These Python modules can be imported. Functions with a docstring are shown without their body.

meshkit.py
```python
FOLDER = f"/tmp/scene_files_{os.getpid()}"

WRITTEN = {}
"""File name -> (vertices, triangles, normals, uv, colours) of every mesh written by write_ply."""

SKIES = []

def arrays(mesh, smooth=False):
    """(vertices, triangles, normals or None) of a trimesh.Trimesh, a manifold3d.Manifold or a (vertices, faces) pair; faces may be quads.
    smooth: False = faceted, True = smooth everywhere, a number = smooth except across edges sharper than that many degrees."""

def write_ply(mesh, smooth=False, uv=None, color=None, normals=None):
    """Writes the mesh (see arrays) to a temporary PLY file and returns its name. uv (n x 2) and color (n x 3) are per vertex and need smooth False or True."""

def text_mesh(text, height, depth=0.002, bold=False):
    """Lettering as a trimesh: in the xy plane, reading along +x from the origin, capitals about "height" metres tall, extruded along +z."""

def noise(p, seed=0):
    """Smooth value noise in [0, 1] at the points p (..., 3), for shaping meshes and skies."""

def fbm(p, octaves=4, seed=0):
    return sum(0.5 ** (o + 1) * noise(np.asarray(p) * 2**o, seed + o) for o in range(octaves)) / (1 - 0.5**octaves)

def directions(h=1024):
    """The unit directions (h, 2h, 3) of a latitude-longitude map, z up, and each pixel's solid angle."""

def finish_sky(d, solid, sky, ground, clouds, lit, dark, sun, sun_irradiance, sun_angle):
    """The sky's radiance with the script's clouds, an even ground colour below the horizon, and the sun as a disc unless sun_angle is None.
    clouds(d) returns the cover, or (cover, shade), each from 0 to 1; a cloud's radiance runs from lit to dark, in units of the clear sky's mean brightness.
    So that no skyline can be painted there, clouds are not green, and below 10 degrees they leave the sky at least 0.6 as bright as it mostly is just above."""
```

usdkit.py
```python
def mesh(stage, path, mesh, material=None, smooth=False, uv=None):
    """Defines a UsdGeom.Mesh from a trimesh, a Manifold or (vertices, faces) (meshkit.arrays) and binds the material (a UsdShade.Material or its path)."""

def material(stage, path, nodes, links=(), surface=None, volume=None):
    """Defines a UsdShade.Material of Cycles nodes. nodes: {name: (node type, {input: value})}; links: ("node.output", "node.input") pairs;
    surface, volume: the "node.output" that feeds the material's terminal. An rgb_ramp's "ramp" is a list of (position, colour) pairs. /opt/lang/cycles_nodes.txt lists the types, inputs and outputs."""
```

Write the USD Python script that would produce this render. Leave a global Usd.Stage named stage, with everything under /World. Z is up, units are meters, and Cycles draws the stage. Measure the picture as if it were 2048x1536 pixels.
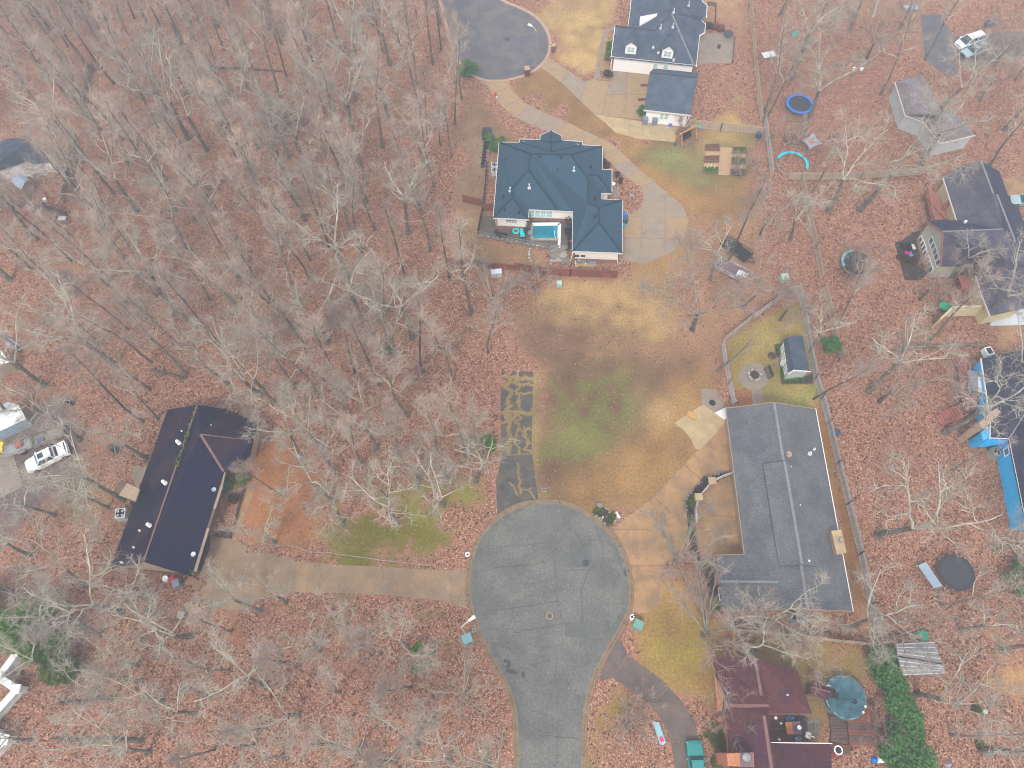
import math, numpy as np, trimesh, usdkit, meshkit
from pxr import Usd, UsdGeom, UsdLux, UsdShade, Sdf, Gf
from shapely.geometry import Polygon, LineString, Point, MultiPolygon
from shapely.ops import unary_union
from scipy.ndimage import gaussian_filter, map_coordinates
from PIL import Image, ImageDraw

# ------------------------------------------------------------------ camera, sky, sun, exposure
H = 90.0                     # camera height over the ground
FPX = 1450.0                 # focal length in picture widths of 2048
EXPOSURE = 0.85
SUN_EL, SUN_AZ = math.radians(52), math.radians(200)
stage = Usd.Stage.CreateInMemory()
UsdGeom.SetStageUpAxis(stage, UsdGeom.Tokens.z)
UsdGeom.SetStageMetersPerUnit(stage, 1.0)
stage.SetDefaultPrim(UsdGeom.Xform.Define(stage, '/World').GetPrim())
UsdGeom.Scope.Define(stage, '/World/Looks')
dn = np.array([26.0, -712.0, -FPX]); dn /= np.linalg.norm(dn)      # straight down, seen from the tilted camera
zc = -dn
yc = np.array([0, 0, -1.0]); yc -= yc.dot(zc) * zc; yc /= np.linalg.norm(yc)
xc = np.cross(yc, zc)
R = np.array([xc, yc, zc])                                         # camera axes -> world
cam = UsdGeom.Camera.Define(stage, '/World/camera')
M4 = np.eye(4); M4[:3, :3] = R.T; M4[3, :3] = (0, 0, H)
cam.AddTransformOp().Set(Gf.Matrix4d(*M4.ravel().tolist()))
cam.CreateHorizontalApertureAttr(36.0); cam.CreateVerticalApertureAttr(27.0)
cam.CreateFocalLengthAttr(36.0 * FPX / 2048)
cam.CreateClippingRangeAttr(Gf.Vec2f(0.5, 4000))
cam.CreateExposureAttr(EXPOSURE)
usdkit.material(stage, '/World/Looks/sky', {
    's': ('sky_texture', {'sky_type': 'single_scattering', 'sun_disc': False, 'sun_elevation': SUN_EL, 'sun_rotation': SUN_AZ, 'air_density': 1.0, 'aerosol_density': 2.0}),
    'tc': ('texture_coordinate', {}), 'n': ('noise_texture', {'scale': 2.2, 'detail': 5, 'roughness': .55}),
    'cl': ('rgb_ramp', {'ramp': [(0, (7.4, 7.7, 8.4)), (1, (10.6, 10.7, 10.9))]}),
    'm': ('mix_color', {'fac': .82}), 'b': ('background_shader', {'strength': 0.1})},
    [('tc.generated', 'n.vector'), ('n.fac', 'cl.fac'), ('s.color', 'm.a'), ('cl.color', 'm.b'), ('m.result', 'b.color')], surface='b.background')
dome = UsdLux.DomeLight.Define(stage, '/World/sky')
UsdShade.MaterialBindingAPI.Apply(dome.GetPrim()).Bind(UsdShade.Material.Get(stage, '/World/Looks/sky'))
sun = UsdLux.DistantLight.Define(stage, '/World/sun')
sun.CreateIntensityAttr(0.4); sun.CreateAngleAttr(14.0); sun.CreateColorAttr(Gf.Vec3f(1.0, .95, .88))
sun.CreateNormalizeAttr(True)
sd = np.array([math.sin(SUN_AZ) * math.cos(SUN_EL), math.cos(SUN_AZ) * math.cos(SUN_EL), math.sin(SUN_EL)])
sx_ = np.cross([0, 0, 1.0], sd); sx_ /= np.linalg.norm(sx_); sy_ = np.cross(sd, sx_)
S4 = np.eye(4); S4[0, :3], S4[1, :3], S4[2, :3] = sx_, sy_, sd
sun.AddTransformOp().Set(Gf.Matrix4d(*S4.ravel().tolist()))

# ------------------------------------------------------------------ plan helpers: pixels of the survey picture -> ground plan
def ray(px, py):
    d = np.array([px - 1024.0, 768.0 - py, -FPX]); d = R @ d
    return d / np.linalg.norm(d)
CAM = np.array([0, 0, H])
def G(px, py, z=0.0):
    d = ray(px, py); return CAM + d * ((z - H) / d[2])
def g2(px, py, z=0.0): return G(px, py, z)[:2]
def GP(pts, z=0.0): return np.array([g2(p[0], p[1], z) for p in pts])
def zoom(x0, y0, s): return lambda *pts: [(x0 + u / s, y0 + v / s) for u, v in pts]
def heading(a, b, z=0.0):
    p, q = g2(*a, z), g2(*b, z); return math.atan2(q[1] - p[1], q[0] - p[0])
def poly(pts, z=0.0):
    p = Polygon(GP(pts, z)); return p if p.is_valid else p.buffer(0)

# ------------------------------------------------------------------ scene helpers
_used = {}
def numbered(parent, name):
    k = (parent, name); n = _used.get(k, 0); _used[k] = n + 1
    return f'{parent}/{name}' + (f'_{n:03d}' if n else '')
def tag(prim, label=None, cat=None, group=None, kind=None):
    for k, v in (('label', label), ('category', cat), ('group', group), ('kind', kind)):
        if v: prim.SetCustomDataByKey(k, v)
    return prim
_org = {}
def thing(name, label, cat, loc=(0, 0, 0), rot=0.0, group=None, kind=None):
    """An Xform at the thing's base; returns its path. Parts are given in its own coordinates when made with part(), in world ones with wpart()."""
    p = numbered('/World', name); x = UsdGeom.Xform.Define(stage, p)
    loc = [float(v) for v in (list(loc) + [0])[:3]]
    x.AddTranslateOp().Set(Gf.Vec3d(*loc)); x.AddRotateZOp().Set(math.degrees(rot))
    tag(x.GetPrim(), label, cat, group, kind); _org[p] = (np.array(loc), rot)
    return p
def as_mesh(m):
    if isinstance(m, MB): m = m.mesh()
    if isinstance(m, list): m = trimesh.util.concatenate(m)
    return m
def part(parent, name, m, mat, smooth=False, label=None):
    m = as_mesh(m); p = numbered(parent, name)
    pr = usdkit.mesh(stage, p, m, MAT[mat] if isinstance(mat, str) else mat, smooth=smooth).GetPrim()
    if label: tag(pr, label)
    return p
def wpart(parent, name, m, mat, smooth=False, label=None):
    m = as_mesh(m); root = '/'.join(parent.split('/')[:3]); loc, rot = _org.get(root, (np.zeros(3), 0))
    v = np.array(m.vertices) - loc; c, s = math.cos(-rot), math.sin(-rot)
    v = np.column_stack([v[:, 0] * c - v[:, 1] * s, v[:, 0] * s + v[:, 1] * c, v[:, 2]])
    return part(parent, name, trimesh.Trimesh(v, m.faces, process=False), mat, smooth, label)
def solo(name, m, mat, label, cat, group=None, kind=None, smooth=False):
    m = as_mesh(m); p = numbered('/World', name)
    tag(usdkit.mesh(stage, p, m, MAT[mat], smooth=smooth).GetPrim(), label, cat, group, kind)
    return p
BOXF = np.array([[0, 2, 1], [0, 3, 2], [4, 5, 6], [4, 6, 7], [0, 1, 5], [0, 5, 4], [1, 2, 6], [1, 6, 5], [2, 3, 7], [2, 7, 6], [3, 0, 4], [3, 4, 7]])
class MB:
    """Collects simple shapes into one mesh."""
    def __init__(s): s.v, s.f, s.n = [], [], 0
    def add(s, v, f):
        v = np.asarray(v, float); s.v.append(v); s.f.append(np.asarray(f, int) + s.n); s.n += len(v); return s
    def addm(s, m): return s.add(m.vertices, m.faces)
    def box(s, c, size, rz=0.0, taper=1.0):
        hx, hy, hz = np.array(size) / 2.0
        v = np.array([[-hx, -hy, -hz], [hx, -hy, -hz], [hx, hy, -hz], [-hx, hy, -hz], [-hx * taper, -hy * taper, hz], [hx * taper, -hy * taper, hz], [hx * taper, hy * taper, hz], [-hx * taper, hy * taper, hz]])
        co, si = math.cos(rz), math.sin(rz)
        v = np.column_stack([v[:, 0] * co - v[:, 1] * si, v[:, 0] * si + v[:, 1] * co, v[:, 2]]) + np.array(c, float)
        return s.add(v, BOXF)
    def bar(s, a, b, w, h=None, up=(0, 0, 1)):
        a, b = np.array(a, float), np.array(b, float); h = w if h is None else h
        d = (b - a) / (np.linalg.norm(b - a) + 1e-9); u = np.array(up, float)
        if abs(d.dot(u)) > .95: u = np.array([1.0, 0, 0])
        x = np.cross(d, u); x /= np.linalg.norm(x); y = np.cross(x, d)
        x, y = x * w / 2, y * h / 2
        return s.add([a - x - y, a + x - y, a + x + y, a - x + y, b - x - y, b + x - y, b + x + y, b - x + y], BOXF)
    def tube(s, pts, r, sides=6, caps=True):
        p = np.asarray(pts, float); r = np.broadcast_to(np.asarray(r, float), (len(p),))
        v, f = tubes(p[None], r[None], sides); s.add(v, f)
        if caps:
            n = len(p) * sides
            s.add(np.vstack([v[n - sides:n], p[-1:]]), [[i, (i + 1) % sides, sides] for i in range(sides)])
            s.add(np.vstack([v[:sides], p[:1]]), [[(i + 1) % sides, i, sides] for i in range(sides)])
        return s
    def lathe(s, prof, n=16, c=(0, 0, 0)):
        a = np.arange(n) * 2 * math.pi / n; pr = np.array(prof, float); k = len(pr)
        v = np.stack([np.outer(np.cos(a), pr[:, 0]), np.outer(np.sin(a), pr[:, 0]), np.tile(pr[:, 1], (n, 1))], -1).reshape(-1, 3) + np.array(c, float)
        f = []
        for i in range(n):
            j = (i + 1) % n
            for q in range(k - 1): f += [[i * k + q, j * k + q, j * k + q + 1], [i * k + q, j * k + q + 1, i * k + q + 1]]
        return s.add(v, f)
    def prism(s, pg, z0, z1):
        for g in getattr(pg, 'geoms', [pg]):
            if g.is_empty or g.geom_type != 'Polygon' or g.area < 1e-4: continue
            m = trimesh.creation.extrude_polygon(g, z1 - z0, engine='earcut'); m.apply_translation((0, 0, z0)); s.addm(m)
        return s
    def quad(s, a, b, c, d): return s.add([a, b, c, d], [[0, 1, 2], [0, 2, 3]])
    def hull(s, pts): return s.addm(trimesh.Trimesh(np.asarray(pts, float), process=True).convex_hull)
    def mesh(s): return trimesh.Trimesh(np.vstack(s.v), np.vstack(s.f), process=False)
def tubes(P, Rr, sides):
    """Tubes along a batch of polylines P (b, n, 3) with radii (b, n)."""
    P = np.asarray(P, float); b, n, _ = P.shape
    t = np.gradient(P, axis=1); t /= np.linalg.norm(t, axis=2, keepdims=True) + 1e-9
    ref = np.where(np.abs(t[..., 2:]) < .9, np.array([0, 0, 1.0]), np.array([1.0, 0, 0]))
    x = np.cross(t, ref); x /= np.linalg.norm(x, axis=2, keepdims=True) + 1e-9; y = np.cross(t, x)
    a = np.arange(sides) * 2 * math.pi / sides
    v = P[:, :, None] + Rr[:, :, None, None] * (np.cos(a)[None, None, :, None] * x[:, :, None] + np.sin(a)[None, None, :, None] * y[:, :, None])
    i, j = np.meshgrid(np.arange(n - 1), np.arange(sides), indexing='ij')
    q = np.stack([i * sides + j, i * sides + (j + 1) % sides, (i + 1) * sides + (j + 1) % sides, (i + 1) * sides + j], -1).reshape(-1, 4)
    f = np.vstack([q[:, [0, 2, 1]], q[:, [0, 3, 2]]])
    return v.reshape(-1, 3), (f[None] + (np.arange(b) * n * sides)[:, None, None]).reshape(-1, 3)

# ------------------------------------------------------------------ materials
MAT = {}
def mat(name, col, rough=.85, scale=3.0, amt=.18, fine=0.0, fscale=40.0, stretch=(1, 1, 1), metallic=0.0, spec=.3, bump=0.0, obj=False, tint=None, tscale=.5, tamt=.5, coat=0.0):
    """Painted, mineral or wooden surface: a base colour, broad noise, fine grain, and perhaps a second colour in patches."""
    c = np.array(col, float)
    nodes = {'g': ('texture_coordinate', {}) if obj else ('geometry', {}), 'mp': ('mapping', {'scale': stretch}),
             'n': ('noise_texture', {'scale': scale, 'detail': 4, 'roughness': .6}),
             'r': ('rgb_ramp', {'ramp': [(.25, c * (1 - amt)), (.75, c * (1 + amt))]}),
             'p': ('principled_bsdf', {'roughness': rough, 'metallic': metallic, 'specular_ior_level': spec, 'coat_weight': coat})}
    links = [('g.object' if obj else 'g.position', 'mp.vector'), ('mp.vector', 'n.vector'), ('n.fac', 'r.fac')]
    out = 'r.color'
    if tint is not None:
        nodes['tn'] = ('noise_texture', {'scale': tscale, 'detail': 5, 'roughness': .6})
        nodes['tr'] = ('rgb_ramp', {'ramp': [(.45, (0, 0, 0)), (.62, (tamt,) * 3)]})
        nodes['tm'] = ('mix_color', {'b': tuple(tint)})
        links += [('g.object' if obj else 'g.position', 'tn.vector'), ('tn.fac', 'tr.fac'), ('tr.color', 'tm.fac'), (out, 'tm.a')]; out = 'tm.result'
    if fine:
        nodes['fn'] = ('noise_texture', {'scale': fscale, 'detail': 2, 'roughness': .7})
        nodes['fr'] = ('rgb_ramp', {'ramp': [(.3, (1 - fine,) * 3), (.7, (1 + fine,) * 3)]})
        nodes['fm'] = ('mix_color', {'blend_type': 'multiply', 'fac': 1.0, 'use_clamp': False})
        links += [('mp.vector', 'fn.vector'), ('fn.fac', 'fr.fac'), (out, 'fm.a'), ('fr.color', 'fm.b')]; out = 'fm.result'
    if bump:
        nodes['bp'] = ('bump', {'strength': .6, 'distance': bump}); links += [('n.fac', 'bp.height'), ('bp.normal', 'p.normal')]
    links.append((out, 'p.base_color'))
    MAT[name] = usdkit.material(stage, f'/World/Looks/{name}', nodes, links, surface='p.BSDF')
    return MAT[name]
def glassmat(name, col, rough=.06):
    MAT[name] = usdkit.material(stage, f'/World/Looks/{name}', {'f': ('fresnel', {'IOR': 1.5}), 't': ('diffuse_bsdf', {'color': col}), 'g': ('glossy_bsdf', {'color': (.9, .95, 1), 'roughness': rough}), 'm': ('mix_closure', {})},
        [('f.fac', 'm.fac'), ('t.BSDF', 'm.closure1'), ('g.BSDF', 'm.closure2')], surface='m.closure')
mat('asphalt', (.104, .103, .095), scale=.22, amt=.22, fine=.28, fscale=4, tint=(.145, .14, .124), tscale=.3, tamt=.75)
mat('asphalt_upper', (.09, .088, .097), scale=.3, amt=.2, fine=.22, fscale=9, tint=(.15, .128, .112), tscale=.35, tamt=.6)
mat('asphalt_patch', (.094, .097, .093), scale=.8, amt=.15, fine=.2, fscale=10)
mat('tar', (.055, .055, .053), scale=3, amt=.25)
mat('kerb', (.185, .125, .075), scale=1.2, amt=.25, fine=.2, fscale=9)
mat('concrete_tan', (.31, .18, .085), scale=.5, amt=.22, fine=.16, fscale=9, tint=(.19, .125, .075), tscale=.45, tamt=.8)
mat('concrete_tan_b', (.285, .168, .08), scale=.5, amt=.22, fine=.16, fscale=9, tint=(.17, .115, .075), tscale=.45, tamt=.8)
mat('concrete_grey', (.235, .185, .14), scale=.6, amt=.16, fine=.14, fscale=9, tint=(.26, .19, .12), tscale=.5, tamt=.6)
mat('concrete_grey_b', (.21, .17, .14), scale=.6, amt=.16, fine=.14, fscale=9, tint=(.24, .18, .12), tscale=.5, tamt=.6)
mat('concrete_pale', (.37, .27, .15), scale=.8, amt=.18, fine=.14, fscale=9, tint=(.3, .23, .12), tscale=.6, tamt=.7)
mat('concrete_court', (.31, .205, .11), scale=.5, amt=.2, fine=.15, fscale=9, tint=(.21, .16, .11), tscale=.5, tamt=.7)
mat('drive_brown', (.11, .085, .078), scale=.7, amt=.2, fine=.2, fscale=9, tint=(.15, .105, .07), tscale=.6, tamt=.6)
mat('drive_west', (.27, .175, .1), scale=.5, amt=.2, fine=.2, fscale=9, tint=(.2, .15, .105), tscale=.4, tamt=.8)
mat('old_asphalt', (.066, .062, .058), scale=1, amt=.3, fine=.3, fscale=8, tint=(.12, .09, .05), tscale=.6, tamt=.55)
mat('roof_teal', (.026, .062, .095), spec=.08, scale=2.2, amt=.14, fine=.34, fscale=3.2, stretch=(1, 3, 3), rough=.8)
mat('ridge_teal', (.011, .035, .05), spec=.08, scale=3, amt=.2, fine=.3, fscale=3.2)
mat('roof_slate', (.05, .07, .1), spec=.08, scale=1.6, amt=.16, fine=.36, fscale=3.2, stretch=(1, 3, 3), rough=.7, tint=(.12, .14, .17), tscale=.5, tamt=.35)
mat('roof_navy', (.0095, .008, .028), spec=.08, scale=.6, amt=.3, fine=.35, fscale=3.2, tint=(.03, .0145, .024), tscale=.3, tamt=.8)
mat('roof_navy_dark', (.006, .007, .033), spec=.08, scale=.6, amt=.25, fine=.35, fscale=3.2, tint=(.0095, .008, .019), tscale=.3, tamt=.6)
mat('roof_grey', (.112, .113, .119), spec=.08, scale=.8, amt=.1, fine=.42, fscale=3.2, stretch=(1, 3, 3), tint=(.075, .08, .092), tscale=.3, tamt=.75)
mat('ridge_pale', (.165, .168, .172), scale=2, amt=.2, fine=.3, fscale=8)
mat('roof_wine', (.085, .03, .033), spec=.08, scale=.8, amt=.2, fine=.42, fscale=3.2, stretch=(1, 3, 3), tint=(.055, .022, .04), tscale=.35, tamt=.8)
mat('ridge_wine', (.16, .085, .075), scale=2, amt=.2, fine=.3)
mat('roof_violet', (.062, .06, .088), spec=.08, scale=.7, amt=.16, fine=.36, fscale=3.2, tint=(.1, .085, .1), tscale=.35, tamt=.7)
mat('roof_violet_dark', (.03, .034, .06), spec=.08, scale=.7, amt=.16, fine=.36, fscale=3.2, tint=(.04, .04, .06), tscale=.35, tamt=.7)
mat('roof_ash', (.2, .175, .18), scale=.9, amt=.2, fine=.4, fscale=3.2, tint=(.14, .115, .12), tscale=.4, tamt=.7)
mat('roof_charcoal', (.05, .055, .075), spec=.08, scale=.9, amt=.2, fine=.4, fscale=3.2)
mat('wall_cream', (.8, .72, .66), scale=2, amt=.03)
mat('wall_white', (.82, .78, .76), scale=2, amt=.03)
mat('trim_white', (.78, .76, .74), scale=3, amt=.04)
mat('trim_cream', (.6, .54, .48), scale=3, amt=.06)
mat('wall_tan', (.3, .22, .15), scale=2, amt=.15, fine=.2)
mat('wall_sage', (.42, .42, .33), scale=1.5, amt=.08, stretch=(1, 1, 6))
mat('wall_yellow', (.5, .42, .24), scale=1.5, amt=.08, stretch=(1, 1, 6))
mat('wall_blue', (.01, .42, .82), scale=1.5, amt=.08, fine=.06, fscale=8, stretch=(1, 1, 6))
mat('wall_grey', (.4, .42, .42), scale=1, amt=.1)
mat('brick_pink', (.24, .13, .11), scale=3, amt=.25, fine=.2, fscale=12)
mat('brick_orange', (.4, .155, .075), scale=3, amt=.25, fine=.25, fscale=12)
mat('brick_red', (.13, .035, .03), scale=3, amt=.3, fine=.25, fscale=12)
mat('brick_brown', (.13, .08, .06), scale=3, amt=.3, fine=.3, fscale=10)
mat('brick_pale', (.36, .24, .17), scale=3, amt=.25, fine=.25, fscale=10)
mat('wood_fence', (.38, .355, .34), scale=1.5, amt=.25, fine=.25, fscale=9, stretch=(3, 3, .5))
mat('wood_fence_tan', (.37, .29, .21), scale=1.5, amt=.25, fine=.2, fscale=9, stretch=(3, 3, .5))
mat('wood_fence_dark', (.09, .075, .06), scale=1.5, amt=.3, fine=.25, fscale=9)
mat('wood_red', (.22, .062, .04), scale=1.2, amt=.3, fine=.25, fscale=9, tint=(.12, .06, .045), tscale=.8, tamt=.6)
mat('wood_deck', (.16, .052, .028), scale=1.2, amt=.3, fine=.25, fscale=9, tint=(.15, .06, .03), tscale=.6, tamt=.7)
mat('wood_deck_grey', (.09, .055, .05), scale=1.2, amt=.3, fine=.25, fscale=9)
mat('wood_pink', (.3, .105, .085), scale=2, amt=.2)
mat('wood_brown', (.16, .1, .06), scale=2, amt=.25, fine=.2)
mat('wood_yellow', (.42, .24, .07), scale=2, amt=.2)
mat('stone', (.17, .15, .13), scale=2, amt=.35, fine=.2, fscale=9)
mat('stone_pale', (.3, .265, .22), scale=2, amt=.3, fine=.2, fscale=9)
mat('soil', (.05, .038, .032), scale=3, amt=.4, fine=.3)
mat('soil_red', (.1, .045, .03), scale=3, amt=.3, fine=.3)
mat('chips', (.36, .23, .13), scale=4, amt=.25, fine=.25)
mat('patio_dark', (.1, .082, .066), scale=.9, amt=.2, fine=.2, fscale=8, tint=(.075, .065, .06), tscale=.8, tamt=.6)
mat('patio_wet', (.04, .034, .032), scale=1, amt=.3, fine=.2)
mat('black', (.012, .012, .014), rough=.6, scale=4, amt=.3)
mat('charcoal', (.03, .032, .037), rough=.7, scale=4, amt=.25)
mat('iron', (.05, .052, .06), rough=.6, scale=6, amt=.3, metallic=.3)
mat('iron_brown', (.1, .07, .055), rough=.7, scale=6, amt=.3)
mat('metal_grey', (.3, .32, .34), rough=.45, metallic=.6, scale=4, amt=.15)
mat('metal_pale', (.5, .53, .55), rough=.5, metallic=.2, scale=3, amt=.12)
mat('metal_dull', (.27, .27, .265), rough=.6, metallic=.2, scale=2, amt=.25, tint=(.17, .15, .14), tscale=.8, tamt=.8)
mat('metal_sheet_blue', (.26, .33, .4), rough=.5, scale=2, amt=.12)
mat('white_plain', (.8, .8, .78), rough=.6, scale=4, amt=.05)
mat('white_stain', (.62, .62, .6), rough=.7, scale=3, amt=.12, tint=(.42, .43, .42), tscale=1.2, tamt=.6)
mat('paint_white', (.82, .82, .82), rough=.25, coat=.6, scale=3, amt=.03, obj=True)
mat('paint_silver', (.3, .4, .43), rough=.3, metallic=.4, coat=.6, scale=3, amt=.05, obj=True)
mat('paint_teal', (.005, .2, .19), rough=.25, coat=.6, scale=3, amt=.08, obj=True)
mat('paint_teal_pale', (.25, .45, .48), rough=.3, coat=.6, scale=3, amt=.05, obj=True)
mat('tyre', (.015, .015, .016), rough=.9, scale=5, amt=.2)
mat('rim', (.35, .36, .38), rough=.35, metallic=.7, scale=5, amt=.1)
glassmat('car_glass', (.02, .05, .07))
glassmat('window_glass', (.1, .16, .17))
glassmat('window_bright', (.32, .5, .46))
glassmat('lamp_red', (.35, .01, .01)); glassmat('lamp_clear', (.6, .62, .65))
mat('turquoise', (.0, .55, .5), rough=.4, scale=5, amt=.08)
mat('sky_blue', (.02, .34, .6), rough=.4, scale=5, amt=.1)
mat('cyan', (.02, .42, .55), rough=.4, scale=5, amt=.1)
mat('strong_blue', (.005, .14, .55), rough=.4, scale=5, amt=.1)
mat('bin_grey', (.16, .2, .25), rough=.5, scale=4, amt=.1)
mat('bin_navy', (.03, .075, .14), rough=.5, scale=4, amt=.15)
mat('green_plastic', (.01, .3, .15), rough=.5, scale=4, amt=.15)
mat('box_green', (.13, .27, .215), rough=.5, scale=4, amt=.1)
mat('box_teal', (.15, .34, .36), rough=.5, scale=4, amt=.1)
mat('box_mint', (.36, .52, .42), rough=.5, scale=4, amt=.1)
mat('magenta', (.7, .02, .2), rough=.5, scale=4, amt=.1)
mat('red', (.5, .02, .02), rough=.5, scale=4, amt=.1)
mat('orange', (.7, .2, .03), rough=.5, scale=4, amt=.1)
mat('yellow', (.65, .48, .04), rough=.6, scale=4, amt=.1)
mat('terracotta', (.45, .15, .06), rough=.8, scale=4, amt=.15)
mat('grey_fabric', (.27, .28, .33), rough=.9, scale=3, amt=.15)
mat('tarp_teal', (.022, .08, .105), rough=.45, scale=1.2, amt=.3, tint=(.05, .135, .16), tscale=1.2, tamt=.6)
mat('tarp_violet', (.3, .28, .4), rough=.6, scale=1.2, amt=.3)
mat('brick_purple', (.15, .1, .12), scale=3, amt=.2)
mat('dead_leaf_pile', (.25, .1, .04), scale=3, amt=.4, fine=.4, fscale=9)
mat('pool_water_floor', (.0, .27, .34), scale=1, amt=.1, fine=.15, fscale=5)
mat('patio_wine', (.09, .045, .04), scale=.9, amt=.2, fine=.25, fscale=5)
MAT['water'] = usdkit.material(stage, '/World/Looks/water', {'g': ('geometry', {}), 'n': ('noise_texture', {'scale': 2.5, 'detail': 3}), 'b': ('bump', {'strength': .35, 'distance': .05}), 'f': ('fresnel', {'IOR': 1.33}),
    't': ('transparent_bsdf', {'color': (.55, .93, .95)}), 'gl': ('glossy_bsdf', {'roughness': .03}), 'm': ('mix_closure', {})},
    [('g.position', 'n.vector'), ('n.fac', 'b.height'), ('b.normal', 'gl.normal'), ('b.normal', 'f.normal'), ('f.fac', 'm.fac'), ('t.BSDF', 'm.closure1'), ('gl.BSDF', 'm.closure2')], surface='m.closure')
def leafmat(name, stops, trans=.25):
    MAT[name] = usdkit.material(stage, f'/World/Looks/{name}', {'g': ('geometry', {}), 'r': ('rgb_ramp', {'ramp': stops}), 'd': ('diffuse_bsdf', {}), 't': ('translucent_bsdf', {}), 'm': ('mix_closure', {'fac': trans})},
        [('g.random_per_island', 'r.fac'), ('r.color', 'd.color'), ('r.color', 't.color'), ('d.BSDF', 'm.closure1'), ('t.BSDF', 'm.closure2')], surface='m.closure')
leafmat('leaf_litter', [(0, (.09, .042, .028)), (.35, (.2, .095, .06)), (.7, (.3, .15, .095)), (.9, (.4, .24, .17)), (1, (.56, .42, .34))], .1)
leafmat('leaf_pale', [(0, (.3, .2, .13)), (.5, (.5, .38, .28)), (1, (.7, .62, .52))], .1)
leafmat('leaf_green', [(0, (.1, .23, .03)), (.5, (.22, .4, .06)), (1, (.45, .58, .12))], .45)
leafmat('leaf_deep', [(0, (.1, .24, .07)), (.5, (.22, .42, .13)), (1, (.45, .62, .25))], .45)
leafmat('leaf_lime', [(0, (.11, .15, .03)), (.6, (.19, .23, .05)), (1, (.28, .3, .09))], .3)
leafmat('leaf_yellow', [(0, (.1, .14, .02)), (.5, (.4, .36, .02)), (1, (.65, .5, .03))], .3)
leafmat('leaf_dry', [(0, (.07, .05, .04)), (.6, (.13, .09, .07)), (1, (.22, .15, .11))], .2)
# ------------------------------------------------------------------ ground: one sheet whose cover (leaf litter, lawn, moss, bare soil) follows the yards
RX0, RY0, RS, RW, RH = -150.0, -40.0, 0.25, 1200, 1000
def raster(pg):
    im = Image.new('L', (RW, RH), 0); d = ImageDraw.Draw(im)
    for g in getattr(pg, 'geoms', [pg]):
        if g.geom_type == 'Polygon' and not g.is_empty: d.polygon([((x - RX0) / RS, (y - RY0) / RS) for x, y in g.exterior.coords], fill=255)
    return np.asarray(im, np.float32) / 255
rngG = np.random.default_rng(5)
def fnoise(sig, seed):
    n = gaussian_filter(np.random.default_rng(seed).standard_normal((RH, RW)).astype(np.float32), sig); return n / n.std()
N1, N2, N3, N4 = fnoise(2.5, 1), fnoise(8, 2), fnoise(24, 3), fnoise(1.2, 4)
WX, WY = fnoise(7, 11) * 5 + fnoise(2, 13) * 2, fnoise(7, 12) * 5 + fnoise(2, 14) * 2
JJ, II = np.meshgrid(np.arange(RH), np.arange(RW), indexing='ij')
base = np.empty((RH, RW, 3), np.float32); base[:] = (.27, .126, .077)
leaf = np.ones((RH, RW), np.float32)
base *= (1 + .12 * N3 + .08 * N2)[..., None]
dry = np.clip(fnoise(14, 31) * .5 - .15, 0, .75)[..., None]; base[:] = base * (1 - dry) + np.array((.19, .135, .085), np.float32) * dry; leaf -= .55 * dry[..., 0]
mossy = np.clip(fnoise(9, 32) * .6 - .75, 0, .7)[..., None]; base[:] = base * (1 - mossy) + np.array((.14, .125, .04), np.float32) * mossy; leaf -= .5 * mossy[..., 0]
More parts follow.
